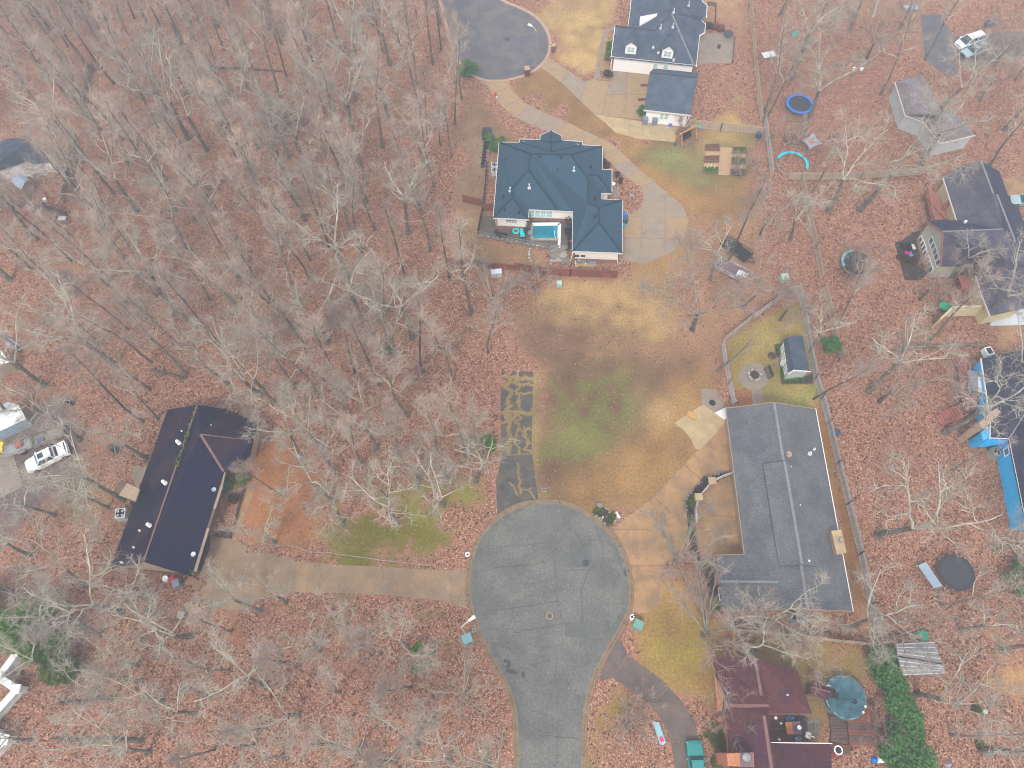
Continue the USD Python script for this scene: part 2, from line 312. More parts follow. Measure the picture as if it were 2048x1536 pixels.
def zone(pts, col, lf, soft=1.2, warp=1.0, noise=0.0, amount=1.0):
    """Cover of one yard: colour, how many fallen leaves lie on it, how soft and how patchy its border is."""
    m = raster(poly(pts))
    if warp: m = map_coordinates(m, [JJ + WX * warp, II + WY * warp], order=1, mode='nearest')
    m = gaussian_filter(m, soft / RS / 2) * amount
    if noise: m = m * np.clip(.8 + noise * (N2 * .5 + N1 * .45 + N4 * .25), 0, 1)
    c = np.array(col, np.float32) * (1 + .07 * N1 + .08 * N2)[..., None]
    base[:] = base * (1 - m[..., None]) + c * m[..., None]
    leaf[:] = leaf * (1 - m) + lf * m
TANB = (.2, .125, .06); GOLD = (.29, .185, .08); BROWN = (.185, .105, .05)
# bare and muddy patches in the woods and yards
zone([(-100, 840), (140, 770), (190, 860), (130, 1000), (60, 1060), (0, 1150), (-150, 1150)], (.125, .095, .085), .35, 2.5)
zone([(-50, 200), (60, 230), (90, 270), (20, 300), (-60, 300)], (.21, .15, .12), .6, 2)
zone([(205, 1010), (250, 960), (235, 1090), (205, 1130), (180, 1100)], (.15, .12, .045), .35, 1.5)
zone([(60, 1300), (200, 1290), (260, 1400), (200, 1500), (40, 1520), (0, 1440)], (.2, .13, .075), .75, 3)
zone([(0, 1390), (40, 1380), (60, 1420), (20, 1460)], (.18, .15, .05), .5, 2, noise=.6)
# moss either side of the west drive
zone([(560, 1000), (760, 960), (960, 965), (975, 1000), (935, 1060), (920, 1130), (700, 1130), (560, 1100), (500, 1110)], (.17, .145, .04), .5, 2.5, noise=1.0)
zone([(680, 1045), (820, 1025), (890, 1050), (890, 1120), (790, 1134), (680, 1126)], (.115, .1, .012), 0.08, 2, noise=.35, amount=1.2)
zone([(830, 985), (955, 968), (965, 1000), (900, 1060), (850, 1050)], (.16, .14, .025), .3, 2.5, noise=.6)
zone([(545, 1192), (935, 1212), (920, 1265), (800, 1262), (690, 1290), (560, 1225)], (.12, .105, .025), .45, 2.5, noise=1.1)
zone([(520, 855), (640, 880), (650, 980), (600, 1112), (478, 1105), (482, 1030), (510, 960)], (.29, .122, .05), .32, 1.8, noise=0)
zone([(455, 1255), (530, 1260), (520, 1300), (460, 1290)], (.28, .11, .045), .3, 1.2)
zone([(410, 1215), (520, 1222), (470, 1275), (400, 1260)], (.15, .11, .07), .5, 1.5)
# lawns round the house with the pool
zone([(945, 160), (975, 172), (1000, 215), (1060, 258), (1100, 280), (990, 290), (985, 440), (960, 480), (1060, 500), (1100, 540), (980, 530), (900, 515), (905, 430), (930, 330), (935, 230)], (.2, .12, .06), .25, 2.2)
zone([(930, 200), (965, 210), (955, 420), (905, 500), (905, 400)], (.2, .14, .085), .4, 2.5)
zone([(1010, 158), (1075, 138), (1190, 228), (1240, 268), (1350, 285), (1500, 250), (1535, 345), (1515, 430), (1440, 470), (1400, 445), (1340, 390), (1230, 290), (1100, 230), (1040, 200)], (.21, .12, .05), .22, 1.2)
zone([(1190, 225), (1290, 285), (1420, 400), (1440, 460), (1380, 440), (1300, 345), (1230, 285)], (.245, .135, .05), .15, 2)
zone([(1280, 285), (1350, 275), (1530, 262), (1535, 350), (1480, 380), (1430, 370), (1330, 335)], (.17, .135, .055), .2, 2.2)
zone([(1285, 288), (1345, 290), (1390, 330), (1330, 330)], (.16, .17, .055), .15, 2, noise=.8)
zone([(1380, 330), (1430, 350), (1440, 390), (1400, 380)], (.15, .15, .06), .2, 2, noise=.8)
zone([(1400, 255), (1520, 258), (1525, 280), (1420, 284)], (.3, .2, .08), .2, 1.5)
zone([(1050, 30), (1100, -40), (1260, -40), (1235, 60), (1215, 70), (1200, 150), (1175, 160), (1105, 110), (1095, 70)], (.29, .19, .085), .35, 1.5)
zone([(1120, 25), (1230, 10), (1205, 70), (1195, 130), (1150, 115), (1115, 70)], (.37, .245, .095), .15, 3, noise=.6)
zone([(1400, -40), (1497, -40), (1502, 130), (1465, 130), (1470, 60), (1415, 20)], (.27, .165, .085), .45, 2)
zone([(1395, 130), (1505, 130), (1515, 248), (1385, 244)], (.19, .12, .06), .75, 2)
zone([(1420, 180), (1470, 180), (1465, 240), (1430, 230)], (.27, .19, .08), .3, 2.2, noise=.5)
# the open lot north of the turning circle
zone([(1245, 520), (1290, 500), (1375, 440), (1440, 460), (1430, 520), (1380, 560), (1330, 560), (1250, 555)], (.27, .155, .065), .3, 2)
zone([(1380, 440), (1500, 420), (1560, 560), (1500, 700), (1450, 780), (1360, 760), (1330, 640), (1400, 560)], (.25, .145, .08), .42, 3)
zone([(960, 650), (1085, 560), (1100, 545), (1250, 548), (1345, 545), (1390, 640), (1345, 720), (1180, 700), (1020, 700)], (.22, .14, .07), .5, 3)
zone([(1085, 580), (1130, 552), (1240, 548), (1325, 545), (1345, 620), (1335, 695), (1225, 700), (1175, 650), (1100, 612)], GOLD, .1, 3.5, warp=.5, noise=.35)
zone([(1000, 645), (1100, 612), (1190, 665), (1240, 700), (1340, 710), (1390, 750), (1440, 770), (1455, 810), (1370, 850), (1300, 990), (1232, 1050), (1150, 1015), (1080, 1002), (1066, 900), (1066, 742), (1000, 738)], (.145, .082, .049), .3, 2.5)
zone([(1100, 715), (1190, 690), (1270, 760), (1290, 830), (1240, 880), (1180, 960), (1110, 1000), (1078, 995), (1068, 900), (1110, 830)], (.115, .105, .032), .22, 3.5, noise=.55)
zone([(1160, 715), (1215, 735), (1225, 830), (1180, 900), (1150, 960), (1090, 1000), (1076, 950), (1110, 890), (1135, 830)], (.12, .122, .032), .2, 5, warp=.7, noise=1.0, amount=.8)
zone([(1320, 770), (1390, 755), (1448, 800), (1360, 862), (1412, 888), (1300, 1000), (1232, 1052), (1150, 1010), (1230, 930), (1290, 850)], (.235, .135, .05), .22, 2.5)
zone([(1285, 800), (1350, 760), (1345, 800), (1290, 830)], (.34, .225, .1), .15, 2)
zone([(1010, 745), (1075, 745), (1078, 1002), (1000, 1010), (1002, 910)], (.2, .14, .06), .2, .5, warp=.2)
# yards round the long grey house
zone([(1600, 588), (1612, 640), (1652, 808), (1480, 812), (1450, 700), (1520, 635)], (.25, .185, .06), .12, .8, warp=.3)
zone([(1545, 740), (1560, 775), (1650, 780), (1655, 812), (1525, 812), (1525, 770)], (.2, .18, .055), .1, 1.2, noise=.5)
zone([(1632, 815), (1652, 805), (1750, 1280), (1712, 1285), (1705, 1220)], (.24, .115, .04), .2, .6, warp=.3)
zone([(1260, 1228), (1322, 1205), (1330, 1110), (1385, 1115), (1432, 1230), (1465, 1310), (1450, 1420), (1415, 1470), (1350, 1380), (1258, 1310), (1240, 1262)], (.235, .145, .045), .25, 1.6)
zone([(1300, 1230), (1380, 1260), (1420, 1350), (1350, 1370), (1290, 1300)], (.21, .16, .03), .12, 3, noise=.9)
zone([(1310, 1080), (1390, 1085), (1400, 1150), (1320, 1160)], (.29, .12, .05), .75, 1.6)
zone([(1195, 1366), (1240, 1372), (1300, 1425), (1342, 1500), (1346, 1620), (1165, 1620), (1168, 1470)], (.21, .14, .035), .35, 1.2)
zone([(1215, 1440), (1300, 1430), (1340, 1520), (1320, 1600), (1200, 1600)], (.16, .105, .075), .7, 2.5)
zone([(1410, 1450), (1460, 1440), (1470, 1620), (1415, 1620)], (.14, .085, .06), .5, 1.5)
zone([(1465, 1228), (1712, 1228), (1740, 1292), (1470, 1262)], (.21, .085, .04), .8, .8, warp=.3)
zone([(1468, 1262), (1742, 1292), (1745, 1400), (1640, 1560), (1520, 1420), (1500, 1330)], (.19, .125, .05), .25, 1)
zone([(1600, 1300), (1720, 1310), (1735, 1400), (1690, 1350), (1630, 1345)], (.25, .17, .045), .12, 2.2, noise=.5)
# east yards
zone([(1960, 1230), (2120, 1230), (2120, 1430), (1990, 1420)], (.33, .18, .08), .3, 3, noise=.7)
zone([(1980, 655), (2060, 650), (2060, 680), (1990, 710)], (.3, .18, .09), .3, 1.5)
zone([(1690, 790), (1760, 790), (1740, 960), (1700, 1000)], (.16, .125, .05), .6, 3, noise=.8)
zone([(1840, 1020), (2000, 1030), (1950, 1080), (1850, 1080)], (.29, .18, .08), .5, 2.5, noise=.7)
zone([(1665, -40), (1880, -40), (1860, 20), (1690, 50)], (.24, .16, .09), .5, 2)
zone([(1860, 60), (2100, 70), (2100, 120), (1900, 125)], (.15, .1, .1), .3, 1.5)
zone([(1550, 50), (1860, 60), (1790, 170), (1760, 330), (1550, 330), (1530, 200)], (.145, .065, .055), .6, 2.5)
zone([(1945, 820), (1990, 840), (2048, 1060), (2010, 1060)], (.2, .12, .06), .5, 2)
def grid_axis(a, b, step, far):
    x = np.arange(a, b + 1e-6, step); return np.concatenate([a - far[::-1], x, b + far])
FAR = np.array([6, 20, 60, 150, 300, 450.0])
gx, gy = grid_axis(-125, 125, .5, FAR), grid_axis(-25, 185, .5, FAR)
GXX, GYY = np.meshgrid(gx, gy)
def sample(a): return map_coordinates(a, [np.clip((GYY - RY0) / RS, 0, RH - 1), np.clip((GXX - RX0) / RS, 0, RW - 1)], order=1)
nx, ny = len(gx), len(gy)
gi = (np.arange(ny - 1)[:, None] * nx + np.arange(nx - 1)[None]).ravel()
gf = np.vstack([np.column_stack([gi, gi + 1, gi + nx + 1]), np.column_stack([gi, gi + nx + 1, gi + nx])])
MAT['ground'] = usdkit.material(stage, '/World/Looks/ground', {
    'a': ('attribute', {'attribute': 'cover'}), 'l': ('attribute', {'attribute': 'leaves'}), 'g': ('geometry', {}),
    'n1': ('noise_texture', {'scale': 3.2, 'detail': 5, 'roughness': .75}), 'r1': ('rgb_ramp', {'ramp': [(.22, (.45,) * 3), (.5, (1, 1, 1)), (.8, (1.65,) * 3)]}),
    'm1': ('mix_color', {'blend_type': 'multiply', 'fac': 1.0, 'use_clamp': False}),
    'v': ('voronoi_texture', {'scale': 8.5}), 'sp': ('separate_color', {}),
    'lr': ('rgb_ramp', {'ramp': [(0, (.12, .054, .035)), (.3, (.2, .092, .057)), (.65, (.285, .134, .082)), (.9, (.37, .2, .135)), (1, (.48, .33, .24))]}),
    'n2': ('noise_texture', {'scale': .9, 'detail': 6, 'roughness': .7}), 'th': ('math', {'math_type': 'multiply_add', 'value2': 1.5, 'value3': -1.1}),
    'ad': ('math', {'math_type': 'multiply_add', 'value2': 1.2}), 'cl': ('math', {'math_type': 'multiply', 'value2': 2.0, 'use_clamp': True}),
    'm2': ('mix_color', {}), 'b': ('bump', {'strength': .5, 'distance': .06}), 'p': ('principled_bsdf', {'roughness': .95, 'specular_ior_level': .12})},
    [('g.position', 'n1.vector'), ('n1.fac', 'r1.fac'), ('a.color', 'm1.a'), ('r1.color', 'm1.b'), ('g.position', 'v.vector'), ('v.color', 'sp.color'), ('sp.r', 'lr.fac'),
     ('g.position', 'n2.vector'), ('l.fac', 'th.value1'), ('n2.fac', 'ad.value1'), ('th.value', 'ad.value3'), ('ad.value', 'cl.value1'),
     ('cl.value', 'm2.fac'), ('m1.result', 'm2.a'), ('lr.color', 'm2.b'), ('m2.result', 'p.base_color'), ('n1.fac', 'b.height'), ('b.normal', 'p.normal')], surface='p.BSDF')
gm = usdkit.mesh(stage, '/World/ground', trimesh.Trimesh(np.column_stack([GXX.ravel(), GYY.ravel(), np.zeros(nx * ny)]), gf, process=False), MAT['ground'])
pv = UsdGeom.PrimvarsAPI(gm)
pv.CreatePrimvar('cover', Sdf.ValueTypeNames.Color3fArray, 'vertex').Set([Gf.Vec3f(*map(float, c)) for c in np.clip(np.stack([sample(base[..., k]) for k in range(3)], -1).reshape(-1, 3), .004, .9)])
pv.CreatePrimvar('leaves', Sdf.ValueTypeNames.FloatArray, 'vertex').Set(np.clip(sample(leaf), 0, 1).ravel().astype(float).tolist())
tag(gm.GetPrim(), 'ground of fallen leaves, tan lawn, moss and bare soil', kind='structure')

# ------------------------------------------------------------------ roads and kerbs
def smooth_line(p, n=4):
    p = np.array(p, float)
    for _ in range(2):
        q = np.empty((2 * len(p), 2)); q[0::2] = p; q[1:-1:2] = .5 * (p[1:] + p[:-1]); q[-1] = p[-1]; q = q[:-1]
        q[1:-1] = .25 * q[:-2] + .5 * q[1:-1] + .25 * q[2:]; p = q
    return p
low = [(1039, 1640), (1039, 1536), (1037, 1441), (1033, 1407), (1016, 1361), (993, 1324), (970, 1281), (953, 1237), (943, 1204), (940, 1167), (943, 1134), (953, 1094), (973, 1061), (1003, 1034), (1030, 1017),
       (1062, 1009), (1100, 1007), (1135, 1011), (1160, 1024), (1194, 1046), (1220, 1069), (1241, 1103), (1252, 1140), (1258, 1171), (1258, 1192), (1255, 1218), (1246, 1238), (1235, 1257), (1216, 1290), (1192, 1331), (1180, 1364), (1171, 1397), (1164, 1430), (1162, 1473), (1162, 1536), (1162, 1640)]
upp = [(700, -130), (860, -60), (884, 0), (893, 40), (905, 90), (918, 122), (934, 143), (960, 157), (989, 161), (1017, 158), (1046, 150), (1067, 140), (1082, 128), (1093, 113), (1098, 94), (1097, 76), (1089, 56), (1075, 39), (1056, 25), (1028, 13), (991, 0), (940, -60), (800, -160)]
LOW, UPP = smooth_line(GP(low)), smooth_line(GP(upp))
for pts, nm, mt in ((LOW, 'road', 'asphalt'), (UPP, 'road', 'asphalt_upper')):
    m = MB().prism(Polygon(pts).buffer(0), -.05, .012).mesh(); p = numbered('/World', nm)
    tag(usdkit.mesh(stage, p, m, MAT[mt]).GetPrim(), 'dark grey asphalt turning circle', kind='structure')
def kerb(line, w, h, mt, seg=3.0, side=1):
    """Kerb pieces with open joints along a road edge."""
    root = thing('kerb', None, None, kind='structure')
    ls = LineString(line); n = int(ls.length / seg)
    for i in range(n):
        a, b = ls.length * i / n + .02, ls.length * (i + 1) / n - .02
        cc = np.array([ls.interpolate(a + (b - a) * k / 3).coords[0] for k in range(4)])
        t = np.gradient(cc, axis=0); t /= np.linalg.norm(t, axis=1, keepdims=True); nn = np.column_stack([-t[:, 1], t[:, 0]]) * side
        prof = [(0, -.02), (0, .02), (w * .5, .015), (w * .62, h), (w * .97, h), (w, h * .8), (w, -.02)]
        k = len(prof); v = np.array([[*(cc[j] + nn[j] * o), z] for j in range(4) for o, z in prof])
        f = []
        for j in range(3):
            for q in range(k):
                q2 = (q + 1) % k; f += [[j * k + q, j * k + q2, (j + 1) * k + q2], [j * k + q, (j + 1) * k + q2, (j + 1) * k + q]]
        for j, fl in ((0, 1), (3, -1)):
            for q in range(1, k - 1): f.append([j * k, j * k + q, j * k + q + 1][::fl])
        tm = trimesh.Trimesh(v, f, process=False); trimesh.repair.fix_normals(tm)
        wpart(root, 'kerb_segment', tm, mt)
kerb(LOW, .62, .11, 'kerb', side=1)
kerb(UPP, .55, .1, 'brick_pale', seg=4.0, side=-1)
def band(name, a, b, w, z, mt, label):
    pass
# repairs in the lower turning circle
road_low = '/World/road'
def wobble(pts, amp, seed, step=.5):
    rg = np.random.default_rng(seed); ls = LineString(GP(pts)); n = max(2, int(ls.length / step))
    return LineString([np.array(ls.interpolate(i / n, normalized=True).coords[0]) + rg.normal(0, amp, 2) for i in range(n + 1)])
for k, pts in enumerate([[(1135, 1085), (1180, 1083), (1182, 1135), (1140, 1136)], [(1128, 1240), (1180, 1246), (1178, 1278), (1130, 1276)], [(1087, 1426), (1097, 1426), (1097, 1466), (1088, 1467)], [(1138, 1136), (1184, 1138), (1184, 1144), (1140, 1143)], [(1024, 1018), (1050, 1014), (1050, 1022), (1026, 1030)]]):
    wpart(road_low, 'asphalt_patch', MB().prism(poly(pts).buffer(-.1), -.02, .016), 'asphalt_patch')
CR = [[(1046, 1171), (1080, 1165), (1107, 1159)], [(986, 1222), (1030, 1216), (1080, 1208), (1115, 1202)], [(1028, 1264), (1080, 1256), (1128, 1247)], [(1036, 1304), (1070, 1296), (1128, 1290)], [(950, 1144), (1010, 1134), (1090, 1125)], [(990, 1096), (1040, 1090), (1090, 1086)], [(1107, 1100), (1110, 1160), (1122, 1240), (1126, 1290)], [(1181, 1072), (1182, 1110), (1180, 1140), (1163, 1180), (1166, 1240), (1170, 1290), (1178, 1330)], [(1150, 1060), (1165, 1085)], [(1140, 1040), (1142, 1085), (1182, 1082)], [(1215, 1080), (1232, 1100), (1246, 1140)], [(1060, 1330), (1080, 1326)], [(1110, 1300), (1116, 1420), (1112, 1536)], [(1080, 1470), (1130, 1475), (1160, 1478)], [(985, 1300), (1004, 1326), (1022, 1348)], [(1190, 1050), (1205, 1090), (1208, 1180)]]
for k, pts in enumerate(CR):
    wpart(road_low, 'tar_seam', MB().prism(wobble(pts, .07, k).buffer(.035 if k % 3 else .022), -.02, .0145), 'tar')
for k, (pts, r) in enumerate([([(1242, 1085), (1252, 1120), (1256, 1150)], .3), ([(1252, 1222), (1240, 1250), (1228, 1272)], .35), ([(1010, 1318), (1018, 1332), (1030, 1344)], .22), ([(1046, 1348), (1052, 1352)], .15), ([(982, 1292), (992, 1312)], .3), ([(1143, 1020), (1150, 1030)], .3)]):
    wpart(road_low, 'worn_patch', MB().prism(wobble(pts, .2, 40 + k).buffer(r), -.02, .0155), 'tar' if k in (0, 2, 3) else 'asphalt_patch')
def manhole(px, r, mt, ring, label):
    c = g2(*px); root = thing('manhole_cover', label, 'manhole cover', (*c, .012))
    part(root, 'rim', MB().lathe([(r * .8, 0), (r * .8, .012), (r, .012), (r, 0)], 20), ring)
    part(root, 'lid', MB().lathe([(0, .014), (r * .72, .014), (r * .78, .006)], 20), mt)
manhole((1171, 1126), .42, 'iron', 'charcoal', 'blue grey round manhole cover inside a square asphalt repair')
manhole((1099, 1232), .42, 'iron_brown', 'concrete_pale', 'rusty brown manhole cover with pale ring in the turning circle')
manhole((1014, 78), .45, 'iron', 'charcoal', 'dark manhole cover in the upper turning circle')

# ------------------------------------------------------------------ drives, paths and patios, slab by slab
rngP = np.random.default_rng(9); PAVED = []
def pave(name, label, pts, cuts, gap, z, mts, kind='structure', jag=0.0, piece='slab', z0=-.05, inset=0.0):
    root = thing(name, label, None, kind=kind); pg = poly(pts); PAVED.append(pg)
    if inset: pg = pg.buffer(-inset)
    for i, c in enumerate(cuts):
        ls = wobble(c, jag, 300 + i, .4) if jag else LineString(GP(c))
        pg = pg.difference(ls.buffer(gap / 2 * (1 if not jag else rngP.uniform(.5, 1.3)), cap_style=3))
    for g in getattr(pg, 'geoms', [pg]):
        if g.area < .06: continue
        wpart(root, piece, MB().prism(g, z0, z + rngP.uniform(-.003, .003)), mts[rngP.integers(len(mts))])
    return root
q = zoom(880, 0, 5.12)
dl = q((400, 822), (480, 870), (540, 950), (600, 1050), (700, 1150), (820, 1225), (960, 1290), (1090, 1340), (1250, 1420)) + [(1160, 290), (1203, 311), (1220, 326), (1237, 341), (1256, 358), (1280, 372), (1287, 392), (1286, 405), (1278, 420), (1262, 429), (1250, 418), (1244, 400), (1243, 432), (1246, 520), (1290, 528), (1345, 505), (1370, 475), (1377, 440), (1366, 413), (1336, 387), (1296, 353), (1266, 327), (1230, 292)]
dr = q((1700, 1440), (1520, 1360), (1340, 1270), (1150, 1190), (980, 1115), (860, 1050), (760, 950), (710, 870), (705, 812))
cutsA = [[(975, 190), (1030, 170)], [(1005, 218), (1050, 192)], [(1030, 237), (1062, 205)], [(1065, 256), (1095, 222)], [(1110, 270), (1140, 240)], [(1135, 283), (1175, 258)], [(1165, 300), (1208, 272)], [(1195, 316), (1245, 292)], [(1218, 330), (1268, 322)], [(1246, 356), (1310, 328)], [(1270, 378), (1345, 350)], [(1275, 392), (1380, 392)], [(1244, 432), (1380, 436)], [(1244, 475), (1380, 478)], [(1282, 400), (1284, 540)], [(1330, 385), (1330, 540)]]
pave('driveway', 'long curved concrete drive from the upper turning circle to the house with the pool', dl + dr, cutsA, .05, .03, ['concrete_grey', 'concrete_court'], jag=.03)
pave('driveway', 'concrete drive and parking court of the white house', [(1079, 135), (1101, 148), (1130, 172), (1159, 201), (1185, 226), (1222, 233), (1290, 240), (1300, 146), (1222, 142), (1222, 164), (1202, 162), (1188, 158), (1173, 164), (1159, 158), (1140, 144), (1118, 129), (1100, 117), (1093, 113)],
     [[(1120, 165), (1145, 142)], [(1158, 205), (1176, 160)], [(1205, 232), (1222, 150)], [(1218, 235), (1228, 150)], [(1210, 190), (1300, 190)], [(1255, 142), (1250, 240)]], .08, .03, ['concrete_grey', 'concrete_court', 'concrete_court'])
pave('driveway', 'pale new concrete strip beside the garage of the white house', [(1186, 227), (1212, 247), (1230, 265), (1278, 278), (1349, 284), (1354, 255), (1292, 244), (1222, 234)], [[(1262, 238), (1255, 275)]], .06, .034, ['concrete_pale'])
pave('path', 'narrow concrete garden path curling round the white house', [(1188, 158), (1192, 137), (1200, 88), (1206, 65), (1216, 57), (1234, 52), (1234, 58), (1219, 63), (1212, 70), (1209, 92), (1203, 121), (1199, 148), (1202, 161)], [[(1190, 140), (1205, 140)], [(1195, 110), (1212, 110)], [(1200, 85), (1215, 85)]], .06, .028, ['concrete_grey_b'])
q = zoom(1160, 900, 3.84)
kerb_out = [(1268, 1190), (1267, 1165), (1261, 1132), (1251, 1103), (1236, 1075), (1224, 1058)]
pave('driveway', 'broad tan concrete drive from the turning circle to the grey house', [(1224, 1058), (1252, 1037), (1290, 1008), (1308, 994), (1368, 929), (1412, 886), (1454, 846), (1458, 870), (1466, 944), (1441, 947), (1415, 955), (1394, 970), (1376, 991), (1371, 1002), (1374, 1025), (1376, 1056), (1374, 1085), (1350, 1112), (1326, 1130), (1322, 1160), (1327, 1175), (1321, 1207), (1293, 1226), (1262, 1224), (1267, 1206)] + kerb_out,
     [[(1220, 1059), (1300, 1059)], [(1308, 994), (1345, 1030)], [(1368, 929), (1408, 965)], [(1262, 1131), (1335, 1131)], [(1300, 1055), (1380, 1020)]], .07, .03, ['concrete_tan', 'concrete_tan_b'])
pave('patio', 'pale tan curved concrete slab beside the grey house', q((723, -205), (857, -295), (945, -350), (1130, -215), (925, -5), (885, -5), (850, -90), (790, -158)), [], .05, .036, ['concrete_pale'])
pave('patio', 'walled tan concrete forecourt in front of the garage of the grey house', [(1465, 951), (1445, 955), (1423, 972), (1397, 998), (1391, 1035), (1393, 1075), (1405, 1108), (1430, 1126), (1440, 1128), (1500, 1128), (1480, 1000)], [[(1462, 960), (1482, 1110)], [(1410, 985), (1420, 1030), (1480, 1035)]], .05, .03, ['concrete_tan', 'concrete_tan_b'])
q = zoom(1330, 560, 4.52)
pave('patio', 'grey paved pad with a round drain beside the fence', q((330, 980), (465, 990), (480, 1040), (545, 1140), (420, 1210), (330, 1110)), [], .05, .028, ['concrete_grey_b'])
pave('patio', 'round grey patio under the fire pit', [(p[0], p[1]) for p in q(*[(805 + 143 * math.cos(a), 872 + 123 * math.sin(a)) for a in np.linspace(0, 2 * math.pi, 36)[:-1]])], [], .04, .03, ['concrete_grey_b'])
pave('path', 'grey concrete path from the fire pit to the grey house', q((780, 995), (885, 990), (885, 1150), (795, 1150)), [q((780, 1050), (890, 1050)), q((830, 990), (835, 1150))], .05, .026, ['concrete_grey_b'])
pave('patio', 'orange pine straw bed beside the grey house', q((605, 995), (700, 985), (770, 975), (795, 1140), (625, 1150)), [], .05, .022, ['dead_leaf_pile'])
pave('patio', 'patch of pale gravel at the corner of the grey house', q((420, 1212), (555, 1150), (570, 1280), (552, 1290)), [], .05, .03, ['white_stain'])
pave('driveway', 'long weathered drive from the turning circle to the dark roofed house', [(934, 1139), (900, 1141), (850, 1139), (766, 1134), (683, 1130), (617, 1126), (567, 1114), (533, 1107), (492, 1104), (484, 1090), (463, 1078), (440, 1075), (417, 1084), (403, 1137), (398, 1157), (403, 1197), (423, 1217), (493, 1221), (513, 1201), (547, 1184), (683, 1186), (716, 1187), (816, 1194), (883, 1201), (930, 1216), (934, 1190), (931, 1165)],
     [[(900, 1130), (902, 1210)], [(766, 1125), (766, 1200)], [(640, 1120), (640, 1195)], [(533, 1100), (530, 1225)], [(400, 1150), (530, 1150)], [(470, 1070), (455, 1230)]], .05, .026, ['drive_west'], jag=.12)
pave('driveway', 'dark brown drive leading to the teal pickup', [(1237, 1271), (1246, 1288), (1253, 1310), (1281, 1329), (1321, 1357), (1347, 1386), (1369, 1410), (1391, 1445), (1397, 1482), (1412, 1560), (1416, 1620), (1352, 1620), (1350, 1536), (1342, 1485), (1336, 1463), (1321, 1436), (1303, 1412), (1281, 1392), (1249, 1371), (1227, 1356), (1199, 1362), (1204, 1340), (1222, 1300)],
     [[(1225, 1358), (1256, 1308)], [(1310, 1405), (1338, 1372)], [(1338, 1484), (1400, 1484)]], .08, .03, ['drive_brown'])
pave('driveway', 'old cracked asphalt drive broken by dry grass north of the turning circle', [(1004, 743), (1066, 743), (1065, 800), (1064, 850), (1063, 905), (1004, 911), (1002, 850), (1001, 800)],
     [[(1036, 740), (1037, 800), (1036, 850), (1035, 912)], [(1019, 740), (1017, 800), (1019, 860), (1016, 912)], [(1000, 757), (1070, 760)], [(1000, 766), (1070, 770)], [(1036, 787), (1070, 785)], [(1000, 823), (1070, 826)], [(1000, 838), (1036, 836)], [(1036, 861), (1070, 858)], [(1000, 880), (1036, 878)], [(1054, 858), (1058, 910)]], .5, .02, ['old_asphalt'], jag=.26)
pave('driveway', 'dark asphalt apron at the north edge of the turning circle', [(1004, 913), (1064, 908), (1077, 999), (1055, 1003), (1026, 1012), (995, 1030), (992, 960)], [[(1036, 925), (1041, 985)], [(1042, 978), (1062, 975)], [(1062, 975), (1064, 1000)], [(1022, 965), (1038, 990)]], .28, .02, ['old_asphalt'], jag=.14)
pave('driveway', 'grey concrete pad beside the white pickup', [(-60, 870), (16, 880), (24, 900), (46, 973), (0, 997), (-60, 1020)], [[(-60, 935), (40, 930)]], .06, .03, ['concrete_grey_b'])
pave('driveway', 'dark asphalt parking area by the two parked cars', [(1840, 30), (1880, 28), (1905, 70), (1908, 120), (1915, 150), (1890, 150), (1850, 120)], [], .05, .02, ['asphalt_upper'])
pave('driveway', 'grey drive running east past the two parked cars', [(1908, 72), (1975, 66), (2120, 60), (2120, 112), (1980, 118), (1910, 122)], [], .05, .016, ['drive_brown'])
pave('patio', 'grey concrete patio behind the white house', [(1398, 72), (1430, 64), (1468, 72), (1465, 126), (1396, 128)], [[(1430, 60), (1428, 130)]], .05, .03, ['concrete_grey_b'])
pave('driveway', 'pale concrete drive beside the yellow house', [(1985, 632), (2060, 612), (2100, 610), (2100, 648), (1980, 652)], [], .05, .028, ['metal_pale'])
pave('path', 'concrete path along the dark roofed house', zoom(200, 780, 3.658)((1085, 690), (1140, 690), (1110, 800), (1040, 990), (1050, 1080), (985, 1085), (1000, 980), (1040, 870)), [], .05, .03, ['concrete_tan_b'])
pave('patio', 'grey slab behind the dark roofed house', zoom(200, 780, 3.658)((245, 555), (360, 560), (330, 640), (270, 720), (230, 640)), [], .05, .028, ['concrete_grey'])
pave('driveway', 'brown drive at the right edge beside the violet roofed house', [(2006, 358), (2060, 352), (2100, 352), (2100, 395), (2022, 398)], [], .05, .02, ['concrete_tan_b'])
